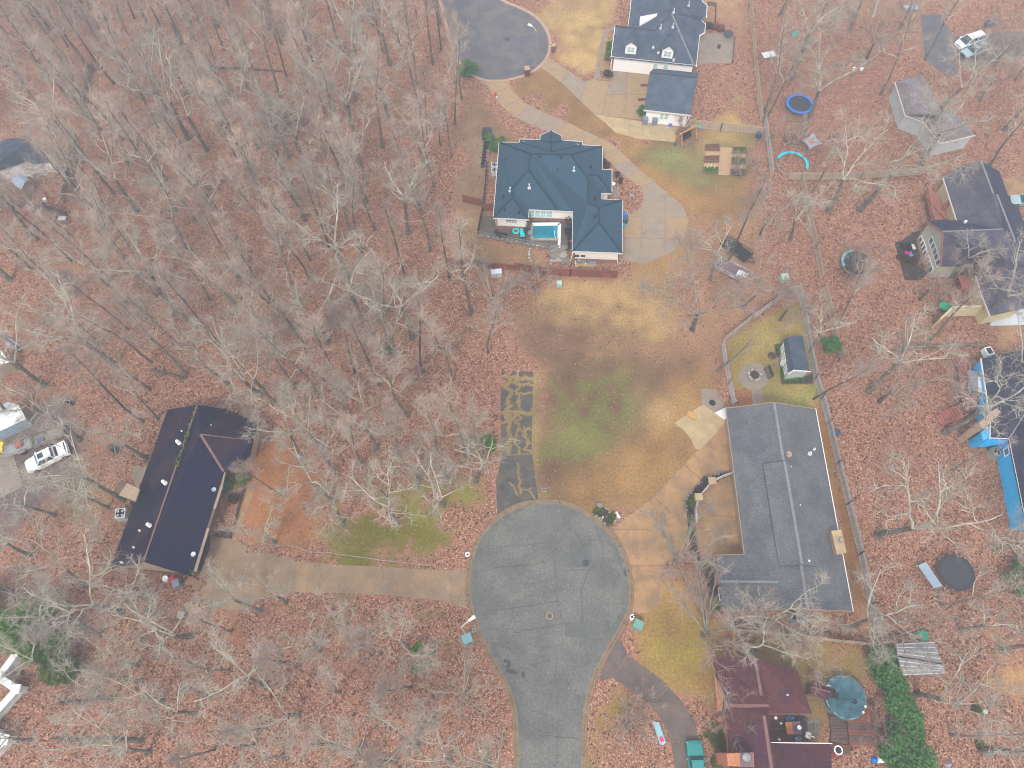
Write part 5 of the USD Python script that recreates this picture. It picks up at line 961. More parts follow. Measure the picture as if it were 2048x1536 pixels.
EAST = [((1700, 60), .9), ((1640, 40), .9), ((1560, 30), .85), ((1760, 190), 1.0), ((1730, 120), .9), ((1800, 60), .9), ((1840, 330), 1.0), ((1980, 330), .9), ((2010, 260), 1.0), ((1960, 200), .9), ((1880, 220), .9), ((2030, 160), .85), ((1990, 130), .8), ((1900, 560), .7), ((1960, 640), .9), ((1860, 680), .8), ((1990, 760), .85), ((1840, 600), .7), ((2030, 1120), .9), ((1880, 1210), .8), ((1780, 1270), .75), ((1920, 1260), .7), ((2000, 1300), .8), ((1900, 1470), .7), ((1990, 1100), .75), ((1520, 470), .75), ((1580, 480), .7), ((1680, 640), .8), ((1560, 640), .7), ((1420, 560), .7), ((1620, 700), .6), ((1850, 120), .85), ((2040, 560), .8)]
EL = 'bare tree among the fenced back yards on the right'
for k, (c, s) in enumerate(EAST): tree('yard_tree', ['oak_0', 'wide_0', 'oak_2', 'tall_2', 'wide_1', 'oak_1', 'oak_3', 'tall_5'][k % 8], c, EL, s, 'bare trees of the right hand yards')
WEST = [((40, 700), .9), ((90, 770), .9), ((30, 840), .8), ((110, 1030), .7), ((60, 1110), .75), ((20, 1180), .8), ((170, 1170), .8), ((150, 1240), .8), ((320, 1230), .7), ((20, 560), 1.0), ((60, 470), 1.0), ((20, 120), .9), ((100, 60), .9), ((300, 1200), .7), ((200, 1270), .75), ((120, 1340), .7), ((60, 1480), .7)]
for k, (c, s) in enumerate(WEST): tree('yard_tree', ['oak_0', 'oak_3', 'oak_2', 'oak_1'][k % 4], c, 'pale crooked bare tree in the yards along the left edge', s, 'bare trees of the left hand yards')
for k, c in enumerate([(610, 255), (440, 450), (500, 560), (575, 470), (340, 560), (690, 640), (930, 560), (900, 700), (700, 820), (840, 760), (780, 620), (600, 820), (420, 380), (300, 330), (560, 250), (700, 330), (650, 230), (840, 420), (880, 290)]):
    tree('understorey_shrub', ('shrub_0', 'sapling_0', 'shrub_1', 'sapling_1', 'shrub_2')[k % 5], c, 'small grey twiggy shrub under the bare trees of the wood', rgT.uniform(.8, 1.3), 'shrubs under the wood', cat='shrub')
for c, l, s in (((1712, 548), 'violet grey twiggy shrub over the ring trampoline', 1.5), ((1366, 262), 'small bare garden tree beside the wooden swing', .8), ((1288, 1400), 'leafless shrub on the grass island', .7), ((1262, 1455), 'dark twiggy shrub under the small island tree', 1.0), ((1580, 290), 'grey twiggy shrub above the sail shade', 1.4), ((1480, 350), 'grey twiggy shrub beside the raised beds', 1.2), ((1750, 1460), 'twiggy shrub below the wooden deck', .9)):
    tree('bare_shrub', 'shrub_1', c, l, s, cat='shrub')
# each tree of a group is told by its look and by how near it stands to something one can find
MARKS = [((60, 320), 'the hidden house at the upper left'), ((493, 139), 'the long fallen log in the upper wood'), ((145, 380), 'the dark rail fence at the upper left'), ((945, 410), 'the red fence left of the pool house'), ((905, 90), 'the left side of the upper turning circle'), ((380, 820), 'the far end of the dark ranch roof'), ((560, 850), 'the orange needle patch'), ((337, 748), 'the fallen log above the dark ranch roof'), ((1020, 760), 'the head of the cracked old drive'), ((560, 231), 'the short fallen log in the middle wood'), ((673, 408), 'the straight dark mid-wood tree'), ((10, 720), 'the white shed at the left edge'), ((100, 915), 'the white pickup'), ((250, 1032), 'the big air conditioner of the ranch house'), ((365, 1231), 'the pale cut stump'), ((935, 1279), 'the teal utility box'), ((112, 1268), 'the round dark evergreen'), ((30, 1370), 'the stepped white wall'), ((640, 1190), 'the middle of the west drive'), ((1030, 1440), 'the left kerb of the lower road'),
    ((780, 1090), 'the mossy bank above the west drive'), ((1596, 216), 'the blue rimmed trampoline'), ((1710, 532), 'the teal rimmed trampoline'), ((1936, 88), 'the white minivan'), ((1625, 287), 'the grey sail shade'), ((1860, 520), 'the gable of the yellow house'), ((2000, 850), 'the blue house'), ((1850, 1320), 'the corrugated shed'), ((1905, 1148), 'the black round trampoline'), ((1800, 690), 'the fallen trunk in the right yard'), ((1470, 510), 'the black trailer'), ((1590, 720), 'the garden shed'), ((1870, 250), 'the pale grey house')]
MXY = np.array([g2(*m[0]) for m in MARKS]); ORD = ['nearest', 'second nearest', 'third nearest', 'fourth nearest', 'fifth nearest', 'sixth nearest', 'seventh nearest', 'eighth nearest', 'ninth nearest', 'tenth nearest', 'eleventh nearest', 'twelfth nearest', 'thirteenth nearest', 'fourteenth nearest', 'fifteenth nearest', 'sixteenth nearest'] + [w + ' nearest' for w in 'seventeenth eighteenth nineteenth twentieth twentyfirst twentysecond twentythird twentyfourth twentyfifth twentysixth twentyseventh twentyeighth twentyninth thirtieth'.split()]
LOOKS_ = lambda k: 'crooked pale tree' if k.startswith('oak') else 'wide dark tree' if k.startswith('wide') else 'tall dark tree' if k in ('tall_0', 'tall_3', 'tall_6') else 'tall grey tree' if k.startswith('tall') else 'thin bare sapling' if k.startswith('sapling') else 'grey twiggy shrub'
byk = {}
for path, kind, c in GROUPED: dd_ = np.hypot(*(MXY - c).T); i = int(np.argmin(dd_)); byk.setdefault((LOOKS_(kind), i), []).append((dd_[i], path))
for (look, i), items in byk.items():
    for n_, (_, path) in enumerate(sorted(items)): stage.GetPrimAtPath(path).SetCustomDataByKey('label', f"{look}, {ORD[min(n_, len(ORD) - 1)]} such to {MARKS[i][1]}")
# evergreens: leaf clumps through a crown on stems
def clump(n, centres, radii, size, seed, squash=.8):
    rg = np.random.default_rng(seed); centres = np.array(centres, float); radii = np.array(radii, float)
    k = rg.choice(len(centres), n, p=radii ** 2 / (radii ** 2).sum()); d = rg.normal(0, 1, (n, 3)); d /= np.linalg.norm(d, axis=1, keepdims=True)
    c = centres[k] + d * (radii[k] * rg.uniform(.35, 1.05, n) ** .6)[:, None] * [1, 1, squash]; c[:, 2] = np.maximum(c[:, 2], .05)
    u = rg.normal(0, 1, (n, 3)); u /= np.linalg.norm(u, axis=1, keepdims=True); w = np.cross(u, d + rg.normal(0, .5, (n, 3))); w /= np.linalg.norm(w, axis=1, keepdims=True) + 1e-9
    sz = (size * rg.uniform(.6, 1.4, n))[:, None]; u, w = u * sz, w * sz * .55
    v = np.stack([c - u, c + w, c + u, c - w], 1).reshape(-1, 3); i = np.arange(n) * 4
    return trimesh.Trimesh(v, np.vstack([np.column_stack([i, i + 1, i + 2]), np.column_stack([i, i + 2, i + 3])]), process=False)
def evergreen(name, label, px, rad, ht, n, mt, seed, size=.2, lobes=9, cat='tree', group=None, footprint=None):
    c = g2(*px); rg = np.random.default_rng(seed); root = thing(name, label, cat, (*c, 0), group=group); cs, rs = [], []
    for k in range(lobes):
        if footprint is not None: o = footprint[k % len(footprint)] - c; cs.append([o[0] + rg.normal(0, .5), o[1] + rg.normal(0, .5), ht * rg.uniform(.35, .75)]); rs.append(rad * rg.uniform(.7, 1.15))
        else:
            a, r = rg.uniform(0, 6.28), rad * math.sqrt(rg.uniform(0, .55)); cs.append([math.cos(a) * r, math.sin(a) * r, ht * (rg.uniform(.35, .8) if r > .3 * rad else .85)]); rs.append(rad * rg.uniform(.32, .55))
    part(root, 'foliage', clump(n, cs, rs, size, seed), mt)
    m = MB()
    for k in range(min(lobes, 6)): m.tube([[cs[k][0] * .3, cs[k][1] * .3, 0], [cs[k][0] * .7, cs[k][1] * .7, cs[k][2] * .5], cs[k]], [.09, .06, .03], 5)
    part(root, 'stem', m, 'bark_dark')
    return root
evergreen('evergreen_tree', 'round dark evergreen tree under bare branches at the lower left', (112, 1268), 4.2, 6.0, 9000, 'leaf_green', 1, .22, 14)
evergreen('evergreen_tree', 'dark evergreen tree cut by the left edge', (8, 1250), 4.0, 6.0, 7000, 'leaf_green', 2, .22, 12)
evergreen('bamboo_clump', 'lime green feathery bush beside the white wall at the lower left', (140, 1345), 2.4, 3.2, 5000, 'leaf_lime', 3, .22, 9, cat='bush')
fp = [g2(*p) for p in ((1770, 1345), (1785, 1375), (1792, 1410), (1800, 1440), (1806, 1480), (1812, 1520), (1815, 1560), (1790, 1460), (1794, 1510), (1760, 1305), (1790, 1545))]
evergreen('evergreen_hedge', 'tall dark green hedge along the right side of the wooden deck', (1795, 1450), 1.6, 3.0, 15000, 'leaf_deep', 4, .2, 22, cat='hedge', footprint=fp)
evergreen('evergreen_shrub', 'rounded evergreen shrub at the back left corner of the blue slate roof', (992, 296), 1.5, 2.6, 1800, 'leaf_deep', 5, .16, 7, cat='shrub')
evergreen('evergreen_shrub', 'rounded evergreen shrub against the white garage wall', (1281, 231), 1.0, 2.0, 1400, 'leaf_green', 6, .13, 6, cat='shrub')
evergreen('evergreen_shrub', 'green evergreen bush at the left kerb of the upper turning circle', (934, 150), 1.8, 2.4, 1600, 'leaf_deep', 7, .2, 7, cat='shrub')
evergreen('evergreen_shrub', 'bright green holly beside the cracked old drive', (978, 896), 1.3, 2.2, 1600, 'leaf_green', 8, .16, 7, cat='shrub')
evergreen('evergreen_shrub', 'green cedar sapling among bare trees below the west drive', (845, 1316), 1.4, 2.4, 1500, 'leaf_green', 9, .16, 7, cat='shrub')
evergreen('evergreen_shrub', 'yellow green young bush in the wood above the cracked drive', (768, 716), 1.2, 2.2, 900, 'leaf_lime', 10, .16, 6, cat='shrub')
evergreen('evergreen_shrub', 'small green holly behind the garden shed', (1655, 700), 1.5, 3.0, 1100, 'leaf_deep', 11, .18, 7, cat='shrub')
evergreen('evergreen_shrub', 'faint dark green cedar at the right edge among bare trees', (2030, 1165), 2.0, 3.0, 1500, 'leaf_deep', 12, .2, 7, cat='shrub')
evergreen('daffodil_bed', 'row of yellow flowering plants along the brick house', (1430, 1478), .7, .5, 1400, 'leaf_yellow', 13, .1, 12, cat='flower bed', footprint=[g2(*p) for p in ((1426, 1462), (1428, 1470), (1432, 1480), (1434, 1492), (1432, 1505), (1436, 1518))])
# ------------------------------------------------------------------ fences
rgF = np.random.default_rng(21)
def fence(name, label, pts, h, mt, panel=2.4, style='board', post_mt=None, cap=None, picket=.16, z0=0.0):
    """Panels between posts; each panel is built of its boards and rails."""
    line = [g2(*p) for p in pts]; root = thing(name, label, 'fence', (*np.mean(line, 0), 0)); post_mt = post_mt or mt; first = True
    for a, b in zip(line[:-1], line[1:]):
        L = np.linalg.norm(b - a); n = max(1, int(round(L / panel))); e = (b - a) / L; nn = np.array([-e[1], e[0]])
        for i in range(n):
            p, r = a + e * (L * i / n + .06), a + e * (L * (i + 1) / n - .06); w = np.linalg.norm(r - p); hh = h * rgF.uniform(.985, 1.015); lean = rgF.normal(0, .02); m = MB()
            if style == 'board':
                k = max(2, int(w / picket))
                for j in range(k):
                    c = p + e * (w * (j + .5) / k); t = rgF.normal(0, .012); hz = hh * rgF.uniform(.975, 1.0)
                    m.bar([*(c + nn * t), z0 + .04], [*(c + nn * (t + lean)), z0 + hz], w / k * .9, .025, up=(*nn, 0))
                for z in (.3, hh * .85): m.bar([*(p - nn * .05), z0 + z], [*(r - nn * .05), z0 + z], .05, .09)
                if cap: m.bar([*p, z0 + hh + .02], [*r, z0 + hh + .02], .14, .04)
            elif style == 'rail':
                for z in (.35, .75, hh): m.bar([*p, z0 + z], [*r, z0 + z], .06, .1)
                for j in range(int(w / .14)): c = p + e * (.07 + j * .14); m.bar([*c, z0 + .1], [*c, z0 + hh], .035, .035)
            elif style == 'wire':
                for z in (.1, hh * .5, hh): m.bar([*p, z0 + z], [*r, z0 + z], .05, .05)
                for j in range(int(w / .3)): c = p + e * (.15 + j * .3); m.bar([*c, z0 + .05], [*c, z0 + hh], .02, .02)
            wpart(root, 'panel', m, mt)
            c = a + e * L * i / n; wpart(root, 'post', MB().bar([*c, z0 - .1], [*c, z0 + h + .06], .11, .11), post_mt)
        wpart(root, 'post', MB().bar([*b, z0 - .1], [*b, z0 + h + .06], .11, .11), post_mt)
    return root
fence('wooden_fence', 'long grey board fence along the right side of the grey roofed house', [(1640, 800), (1653, 850), (1672, 930), (1692, 1010), (1716, 1110), (1737, 1210), (1752, 1275)], 1.9, 'wood_fence')
fence('wooden_fence', 'grey board fence on the right of the fenced yard behind the garden shed', [(1594, 582), (1606, 636), (1617, 706), (1628, 760), (1640, 800)], 1.9, 'wood_fence')
fence('wooden_fence', 'grey board fence slanting along the upper left of the fenced yard', [(1579, 585), (1542, 612), (1500, 642), (1447, 684)], 1.8, 'wood_fence')
fence('wooden_fence', 'grey board fence on the left of the fenced yard beside the fire pit', [(1443, 690), (1449, 735), (1456, 770), (1466, 812)], 1.8, 'wood_fence')
fence('fence_gate', 'short tan board fence closing the tip of the fenced yard', [(1579, 585), (1594, 584)], 1.8, 'wood_fence_tan')
fence('wooden_fence', 'tan board fence east of the white house', [(1498, -30), (1503, 60), (1509, 130), (1521, 245)], 1.7, 'wood_fence_tan')
fence('wooden_fence', 'grey board fence running down from the tan fence corner to the long east west fence', [(1528, 242), (1534, 290), (1541, 352)], 1.7, 'wood_fence')
fence('wooden_fence', 'weathered board fence below the back yard of the white house', [(1375, 255), (1440, 262), (1523, 270)], 1.8, 'wood_fence_tan')
fence('wooden_fence', 'long east west tan board fence south of the yard with the sail shade', [(1575, 360), (1640, 360), (1720, 357), (1840, 350)], 1.7, 'wood_fence_tan')
fence('wooden_fence', 'tan board fence running north south left of the ring trampoline', [(1600, 362), (1614, 430), (1629, 500), (1640, 560)], 1.8, 'wood_fence_tan')
fence('wooden_fence', 'tan board fence behind the garden shed running down through branches', [(1646, 580), (1660, 640), (1668, 690), (1682, 720)], 1.8, 'wood_fence_tan')
fence('wooden_fence', 'reddish brown board fence below the house with the pool', [(1030, 540), (1080, 547), (1140, 553), (1233, 556)], 1.8, 'wood_red')
fence('wooden_fence', 'reddish brown stepped fence left of the blue slate roof', [(926, 404), (962, 412)], 1.7, 'wood_red')
fence('wooden_fence', 'short reddish brown gate fence against the corner of the blue slate roof', [(966, 422), (990, 422)], 1.7, 'wood_red')
fence('wooden_fence', 'long reddish fence in the trees left of the pool yard', [(895, 527), (960, 533), (1030, 541)], 1.4, 'wood_red')
fence('wooden_fence', 'grey board fence between the grey house and the brick house', [(1468, 1263), (1520, 1266), (1600, 1274), (1680, 1284), (1745, 1292)], 1.7, 'wood_fence_tan')
fence('wooden_fence', 'grey short board fence at the lower left corner of the grey roof', [(1455, 1225), (1462, 1262)], 1.7, 'wood_fence')
fence('wooden_fence', 'orange tan plank fence above the brick house', [(1462, 1265), (1468, 1318)], 1.5, 'wood_yellow')
fence('wire_fence', 'dark rail fence with a pale top in the wood at the upper left', [(190, 138), (176, 185), (168, 215)], 1.3, 'wood_fence_dark', style='rail')
fence('wire_fence', 'dark rail fence running down beside the hidden house at the upper left', [(158, 280), (148, 330), (139, 370), (130, 406)], 1.3, 'wood_fence_dark', style='rail')
fence('wooden_fence', 'dark board fence below the hidden house at the upper left', [(-40, 408), (40, 414), (100, 422), (136, 432)], 1.6, 'wood_fence_dark')
fence('wire_fence', 'thin wire fence above the lower edge of the pool terrace', [(958, 470), (1000, 478), (1050, 488), (1095, 496)], .9, 'metal_dull', style='wire', panel=3)
fence('iron_fence', 'dark iron rail fence left of the blue slate roof', [(974, 330), (970, 380), (966, 418), (962, 440), (956, 468)], 1.2, 'charcoal', style='rail')
# white wall at the lower left
def wall_run(label, pts, h, w):
    root = thing('white_wall', label, 'wall', (*np.mean([g2(*p) for p in pts], 0), 0))
    for a, b in zip(pts[:-1], pts[1:]):
        p, r = g2(*a), g2(*b); wpart(root, 'wall_section', MB().bar([*p, h / 2 - .1], [*r, h / 2 - .1], w, h + .2), 'white_stain'); wpart(root, 'coping', MB().bar([*p, h + .06], [*r, h + .06], w + .35, .12), 'white_plain')
    for a in pts: wpart(root, 'pier', MB().box([*g2(*a), h / 2], (w + .3, w + .3, h + .3)), 'white_stain'); wpart(root, 'pier_cap', MB().box([*g2(*a), h + .22], (w + .6, w + .6, .16)), 'white_plain')
wall_run('stepped white wall with broad pale coping at the lower left, upper run', [(64, 1288), (14, 1356), (50, 1380), (-30, 1470)], 1.5, .4)
wall_run('white wall with square pier at the bottom left corner, lower run', [(-20, 1455), (28, 1480), (-30, 1540)], 1.6, .45)
# ------------------------------------------------------------------ the pool terrace
def wave_mat(): pass
pave('patio', 'dark stained pool terrace', [(960, 432), (1060, 432), (1060, 428), (1150, 428), (1150, 505), (1122, 500), (1095, 494), (1000, 476), (957, 468)], [[(1000, 425), (998, 480)], [(1040, 425), (1040, 490)], [(955, 452), (1065, 454)], [(1120, 460), (1150, 462)], [(1066, 478), (1064, 495)]], .05, .03, ['patio_dark'])
pr = thing('swimming_pool', 'rectangular turquoise swimming pool with white coping', 'pool', G(1091, 465))
wq = [(1065.5, 452), (1117, 451), (1117, 479), (1064.5, 478.5)]; wp = poly(wq)
wpart(pr, 'pool_floor', MB().prism(wp, .031, .05), 'pool_water_floor')
wpart(pr, 'basin_step', MB().prism(poly([(1106, 452), (1117, 452), (1117, 470), (1108, 470)]), .05, .09), 'cyan')
wpart(pr, 'water', MB().prism(wp, .10, .11), 'water')
for a, b, w, mt in (((1064, 450), (1119, 449), .55, 'trim_white'), ((1119, 449), (1118, 480), .5, 'trim_white'), ((1118, 480), (1063, 480), .35, 'brick_pale'), ((1063, 480), (1064, 450), .35, 'brick_pale')): wpart(pr, 'coping', MB().bar([*g2(*a), .1], [*g2(*b), .1], w, .2), mt)
wpart(pr, 'retaining_cap', MB().bar([*g2(1118.5, 481), .12], [*g2(1118, 497), .12], .4, .24), 'trim_white')
lad = MB()
for dx in (0, .5):
    c = G(1109, 473) + [dx, 0, 0]; lad.tube([c + [0, .8, .1], c + [0, .5, .7], c + [0, -.2, .75], c + [.1, -.6, .12]], .04, 6)
wpart(pr, 'ladder', lad, 'white_plain')
def chair(mb_mat, label, px, rot, name='garden_chair', cat='chair', s=1.0, z=.03):
    t = thing(name, label, cat, (*g2(*px), z), rot)
    part(t, 'seat', MB().box((0, 0, .42 * s), (.6 * s, .6 * s, .14)), mb_mat); part(t, 'backrest', MB().bar((0, -.3 * s, .45 * s), (0, -.42 * s, 1.0 * s), .6 * s, .1), mb_mat)
    for x in (-1, 1): part(t, 'armrest', MB().box((x * .32 * s, 0, .55 * s), (.08, .62 * s, .3)), mb_mat)
    for x in (-1, 1):
        for y in (-1, 1): part(t, 'leg', MB().box((x * .26 * s, y * .26 * s, .18), (.06, .06, .36)), mb_mat)
    return t
def lounger(label, px, rot, mt, z=.03):
    t = thing('sun_lounger', label, 'sun lounger', (*g2(*px), z), rot)
    part(t, 'mattress', MB().box((.3, 0, .38), (1.3, .7, .12)), mt); part(t, 'backrest', MB().bar((-.35, 0, .4), (-.95, 0, .85), .7, .1, up=(0, 0, 1)), mt); part(t, 'frame', MB().box((.1, 0, .28), (1.7, .66, .08)), 'black')
    for x in (-.6, .85):
        for y in (-.3, .3): part(t, 'leg', MB().box((x, y, .13), (.07, .07, .26)), 'black')
lounger('black sun lounger near the lower left corner of the pool terrace', (1002, 472), -.2, 'black')
lounger('turquoise sun lounger left of the pool', (1045, 470), 1.55, 'turquoise')
chair('charcoal', 'dark wicker armchair left of the turquoise lounger end', (1051, 466), 1.6); chair('charcoal', 'dark wicker armchair under the eave above the turquoise lounger', (1049, 459), 2.6)
for k, (px, rot) in enumerate((((1134, 467), 1.57), ((1141, 468), 0.2), ((1139, 477), 1.57), ((1141, 487), 1.57), ((1140, 497), 1.57))):
    chair('black', ['low black wicker footstool chair right of the pool, nearest the water', 'black wicker armchair under the eave right of the pool, topmost', 'black wicker armchair second down the eave right of the pool', 'black wicker armchair with a red cushion right of the pool', 'black wicker armchair at the lower end right of the pool'][k], px, rot, s=1.25)
    if k == 3: solo('cushion', MB().box([*g2(*px), .62], (.35, .35, .14)), 'red', 'small red cushion on a black wicker armchair', 'cushion')
def ring(name, label, px, r, w, mt, z=.1, cat='pool float', core=None):
    t = thing(name, label, cat, (*g2(*px), z)); a = np.linspace(0, 2 * math.pi, 25)
    part(t, 'ring', MB().tube(np.column_stack([np.cos(a) * r, np.sin(a) * r, 0 * a + w]), w, 7, caps=False), mt, smooth=True)
    if core: part(t, 'centre', MB().lathe([(0, w), (r * .6, w * .9), (r * .8, w * .6)], 14), core)
ring('pool_float', 'turquoise ring float with red centre on the pool terrace', (1032, 464), .45, .16, 'turquoise', core='red')
def pot(name, label, px, r, h, mt, z=.03, plant=None, cat='planter'):
    t = thing(name, label, cat, (*g2(*px), z)); part(t, 'pot', MB().lathe([(0, 0), (r * .7, 0), (r, h * .9), (r * 1.08, h), (r * .85, h), (r * .8, h * .85), (0, h * .85)], 16), mt, smooth=40)
    if plant: part(t, 'foliage', clump(120, [[0, 0, h + r * .5]], [r * 1.1], .1, int(px[0])), plant)
    return t
pot('planter', 'grey blue round planter at the left end of the pool', (1061, 470), .42, .6, 'bin_grey')
pot('planter', 'dark round planter under the eave right of the pool', (1135, 446), .5, .7, 'iron_brown', plant='leaf_dry'); pot('planter', 'smaller grey planter below the dark one right of the pool', (1139, 456), .38, .5, 'charcoal')
pot('planter', 'small grey bowl on the terrace below the pool', (1072, 481), .25, .25, 'bin_grey')
ss = thing('garden_bench', 'small magenta bench at the terrace doors of the house with the pool', 'bench', (*g2(1125, 428), .03)); part(ss, 'seat', MB().box((0, 0, .45), (1.5, .45, .1)), 'magenta'); part(ss, 'backrest', MB().box((0, .22, .75), (1.5, .08, .5)), 'magenta')
for x in (-.65, .65): part(ss, 'leg', MB().box((x, 0, .2), (.08, .4, .4)), 'charcoal')
pb = thing('pool_pole', 'long white pool pole with a blue net lying along the terrace edge', 'pool net', (*g2(1086, 494), .12)); a_, b_ = g2(1050, 487) - g2(1086, 494), g2(1101, 497) - g2(1086, 494)
part(pb, 'pole', MB().bar([*a_, 0], [*b_, 0], .09), 'white_plain'); part(pb, 'net', MB().box([*b_, .05], (.5, .4, .12), .2), 'sky_blue')
# stones, low walls and pool pump below the terrace
rs = thing('rock_garden', 'heap of flat brown flagstones below the pool terrace', 'rock garden', (*g2(1118, 510), 0)); rgS = np.random.default_rng(8)
def flag(c, r, h, rot): 
    n = 7; a = np.sort(rgS.uniform(0, 6.28, n)); pts = np.column_stack([np.cos(a) * r * rgS.uniform(.7, 1.1, n), np.sin(a) * r * rgS.uniform(.6, 1.0, n)]); pg = Polygon(pts).convex_hull
    m = MB().prism(pg, 0, h).mesh(); v = m.vertices.copy(); v[:, 2] += v[:, 0] * rgS.normal(0, .06) + v[:, 1] * rgS.normal(0, .06); return trimesh.Trimesh(v + c, m.faces, process=False)
for uv, r in (((1108, 500), 1.0), ((1115, 498), .9), ((1127, 503), 1.1), ((1109, 508), .9), ((1118, 510), 1.2), ((1106, 514), .9), ((1113, 518), .8), ((1120, 519), 1.0), ((1126, 513), .7), ((1107, 523), .7), ((1116, 525), .8), ((1130, 520), .8), ((1136, 528), .7), ((1124, 527), .6)):
    wpart(rs, 'stone', flag(np.array([*g2(*uv), rgS.uniform(0, .12)]), r, rgS.uniform(.15, .35), 0), 'stone' if rgS.random() < .7 else 'stone_pale')
for nm, pts in (('low stone edging between terrace lawns, left', [(1061, 496), (1058, 512), (1059, 521), (1064, 525)]), ('low stone edging beside the rock garden, right', [(1105, 500), (1103, 520), (1102, 533)])):
    t = thing('stone_edging', nm, 'edging', (*g2(*pts[1]), 0)); ls = LineString(GP(pts)); n = int(ls.length / .55)
    for i in range(n): c = ls.interpolate((i + .5) / n, normalized=True).coords[0]; wpart(t, 'stone', flag(np.array([*c, 0]), .28, .25, 0), 'stone_pale')
st = thing('stone_wall', 'low dry stone retaining wall along the lower edge of the pool terrace', 'wall', (*g2(1000, 480), 0)); ls = LineString(GP([(955, 472), (985, 477), (1030, 485), (1100, 498)])); n = int(ls.length / .7)
for i in range(n): c = ls.interpolate((i + .5) / n, normalized=True).coords[0]; wpart(st, 'stone', flag(np.array([*c, -.02]), .42, .3, 0), 'stone')
st = thing('brick_edging', 'leaf strewn brick edging left of the blue slate roof', 'edging', (*g2(968, 380), 0)); ls = LineString(GP([(977, 300), (973, 340), (969, 390), (967, 408)])); n = int(ls.length / .9)
for i in range(n): c = ls.interpolate((i + .5) / n, normalized=True).coords[0]; wpart(st, 'stone', MB().box([*c, .1], (.5, .8, .24), .15 + rgS.normal(0, .08)), 'brick_pink')
pd = thing('pool_pump', 'pool pump and filter on a pale pad below the garage end of the pool house', 'pump', (*g2(1163, 526), 0)); 
wpart(pd, 'pad', MB().prism(poly([(1150, 521), (1192, 522), (1192, 533), (1150, 533)]), 0, .08), 'concrete_pale'); c = np.array([*g2(1158, 525), .08])
wpart(pd, 'filter', MB().lathe([(0, 0), (.3, 0), (.32, .6), (.2, .75), (0, .8)], 14, c), 'metal_grey', smooth=30); wpart(pd, 'pump', MB().box(c + [.7, -.1, .2], (.7, .3, .35)), 'metal_dull')
wpart(pd, 'pipework', MB().tube([c + [-.5, -.5, .15], c + [-.5, .5, .15], c + [.4, .5, .15], c + [.9, .3, .15], c + [.9, -.5, .15]], .06, 6), 'white_plain')
ring('pool_float', 'blue ring float beside the pool pump', (1184, 522), .5, .16, 'sky_blue', z=.08, core='red'); pot('planter', 'grey bucket beside the blue ring float', (1179, 525), .3, .45, 'bin_grey', z=.08)
ring('hose_reel', 'coiled white hose at the lower right corner of the pool house', (1239, 523), .38, .08, 'stone_pale', z=.02, cat='hose')
def ac_unit(label, px, rot=0.0, s=1.0, mt='metal_pale'):
    t = thing('air_conditioner', label, 'air conditioner', (*g2(*px), 0), rot)
    part(t, 'casing', MB().box((0, 0, .5 * s), (.95 * s, .95 * s, .9 * s)), mt); part(t, 'pad', MB().box((0, 0, .03), (1.2 * s, 1.2 * s, .06)), 'concrete_grey'); part(t, 'fan_grille', MB().lathe([(.4 * s, .95 * s), (.4 * s, .99 * s), (.34 * s, .99 * s), (.34 * s, .955 * s)], 18), 'charcoal')
    f = MB()
    for k in range(4): a = k * math.pi / 2; f.bar((0, 0, .965 * s), (math.cos(a) * .33 * s, math.sin(a) * .33 * s, .965 * s), .2 * s, .02)
    part(t, 'fan', f, 'black')
ac_unit('white air conditioner left of the blue slate roof, upper of two', (989, 337)); ac_unit('white air conditioner left of the blue slate roof, lower of two', (989, 348))
ac_unit('pale blue air conditioner by the wall of the dark roofed house', (250, 1032), .1, 1.35, 'metal_pale'); ac_unit('air conditioner below the grey roof end, left of two', (1585, 1238), 0, 1.0, 'bin_grey'); ac_unit('air conditioner below the grey roof end, right of two', (1606, 1238), 0, .9, 'metal_dull'); ac_unit('grey air conditioner against the blue house', (1985, 908), .2, 1.2, 'metal_dull')
# bins
def bin_(label, px, mt, rot=0.0, s=1.0):
    t = thing('wheelie_bin', label, 'bin', (*g2(*px), 0), rot); part(t, 'body', MB().box((0, 0, .5 * s), (.55 * s, .6 * s, .95 * s), taper=1.15), mt); part(t, 'lid', MB().hull([(-.34 * s, -.36 * s, .98 * s), (.34 * s, -.36 * s, .98 * s), (-.34 * s, .36 * s, .98 * s), (.34 * s, .36 * s, .98 * s), (-.3 * s, -.3 * s, 1.06 * s), (.3 * s, -.3 * s, 1.06 * s), (-.3 * s, .3 * s, 1.1 * s), (.3 * s, .3 * s, 1.1 * s)]), mt)
    for x in (-.25, .25): part(t, 'wheel', MB().tube([(x * s - .04, .3 * s, .1), (x * s + .04, .3 * s, .1)], .1, 10), 'tyre')
    part(t, 'handle', MB().bar((-.25 * s, .4 * s, .95 * s), (.25 * s, .4 * s, .95 * s), .04), 'black')
bin_('grey wheelie bin at the garage wall, left of two', (1289, 247), 'bin_grey', s=1.25); bin_('grey wheelie bin at the garage wall, right of two', (1308, 248), 'bin_grey', s=1.25)
bin_('bright blue bin against the right wall of the pool house', (1247, 437), 'strong_blue', s=1.1); bin_('navy bin below the bright blue one beside the pool house', (1249, 445), 'bin_navy', s=1.2)
pot('bucket', 'cyan bucket below the bins beside the pool house', (1246, 453), .3, .45, 'cyan', cat='bucket'); pot('bucket', 'small blue bucket against the white garage wall', (1340, 252), .28, .4, 'strong_blue', cat='bucket')
bin_('dark bin leaning in the fence corner by the raised beds', (1516, 276), 'bin_navy', .5); pot('bucket', 'navy bin outside the board fence right of the grey roof', (1672, 869), .35, .7, 'bin_navy', cat='bin')
pot('bucket', 'small dark pot at the corner of the pale concrete strip', (1350, 290), .25, .3, 'bin_navy', cat='bucket')
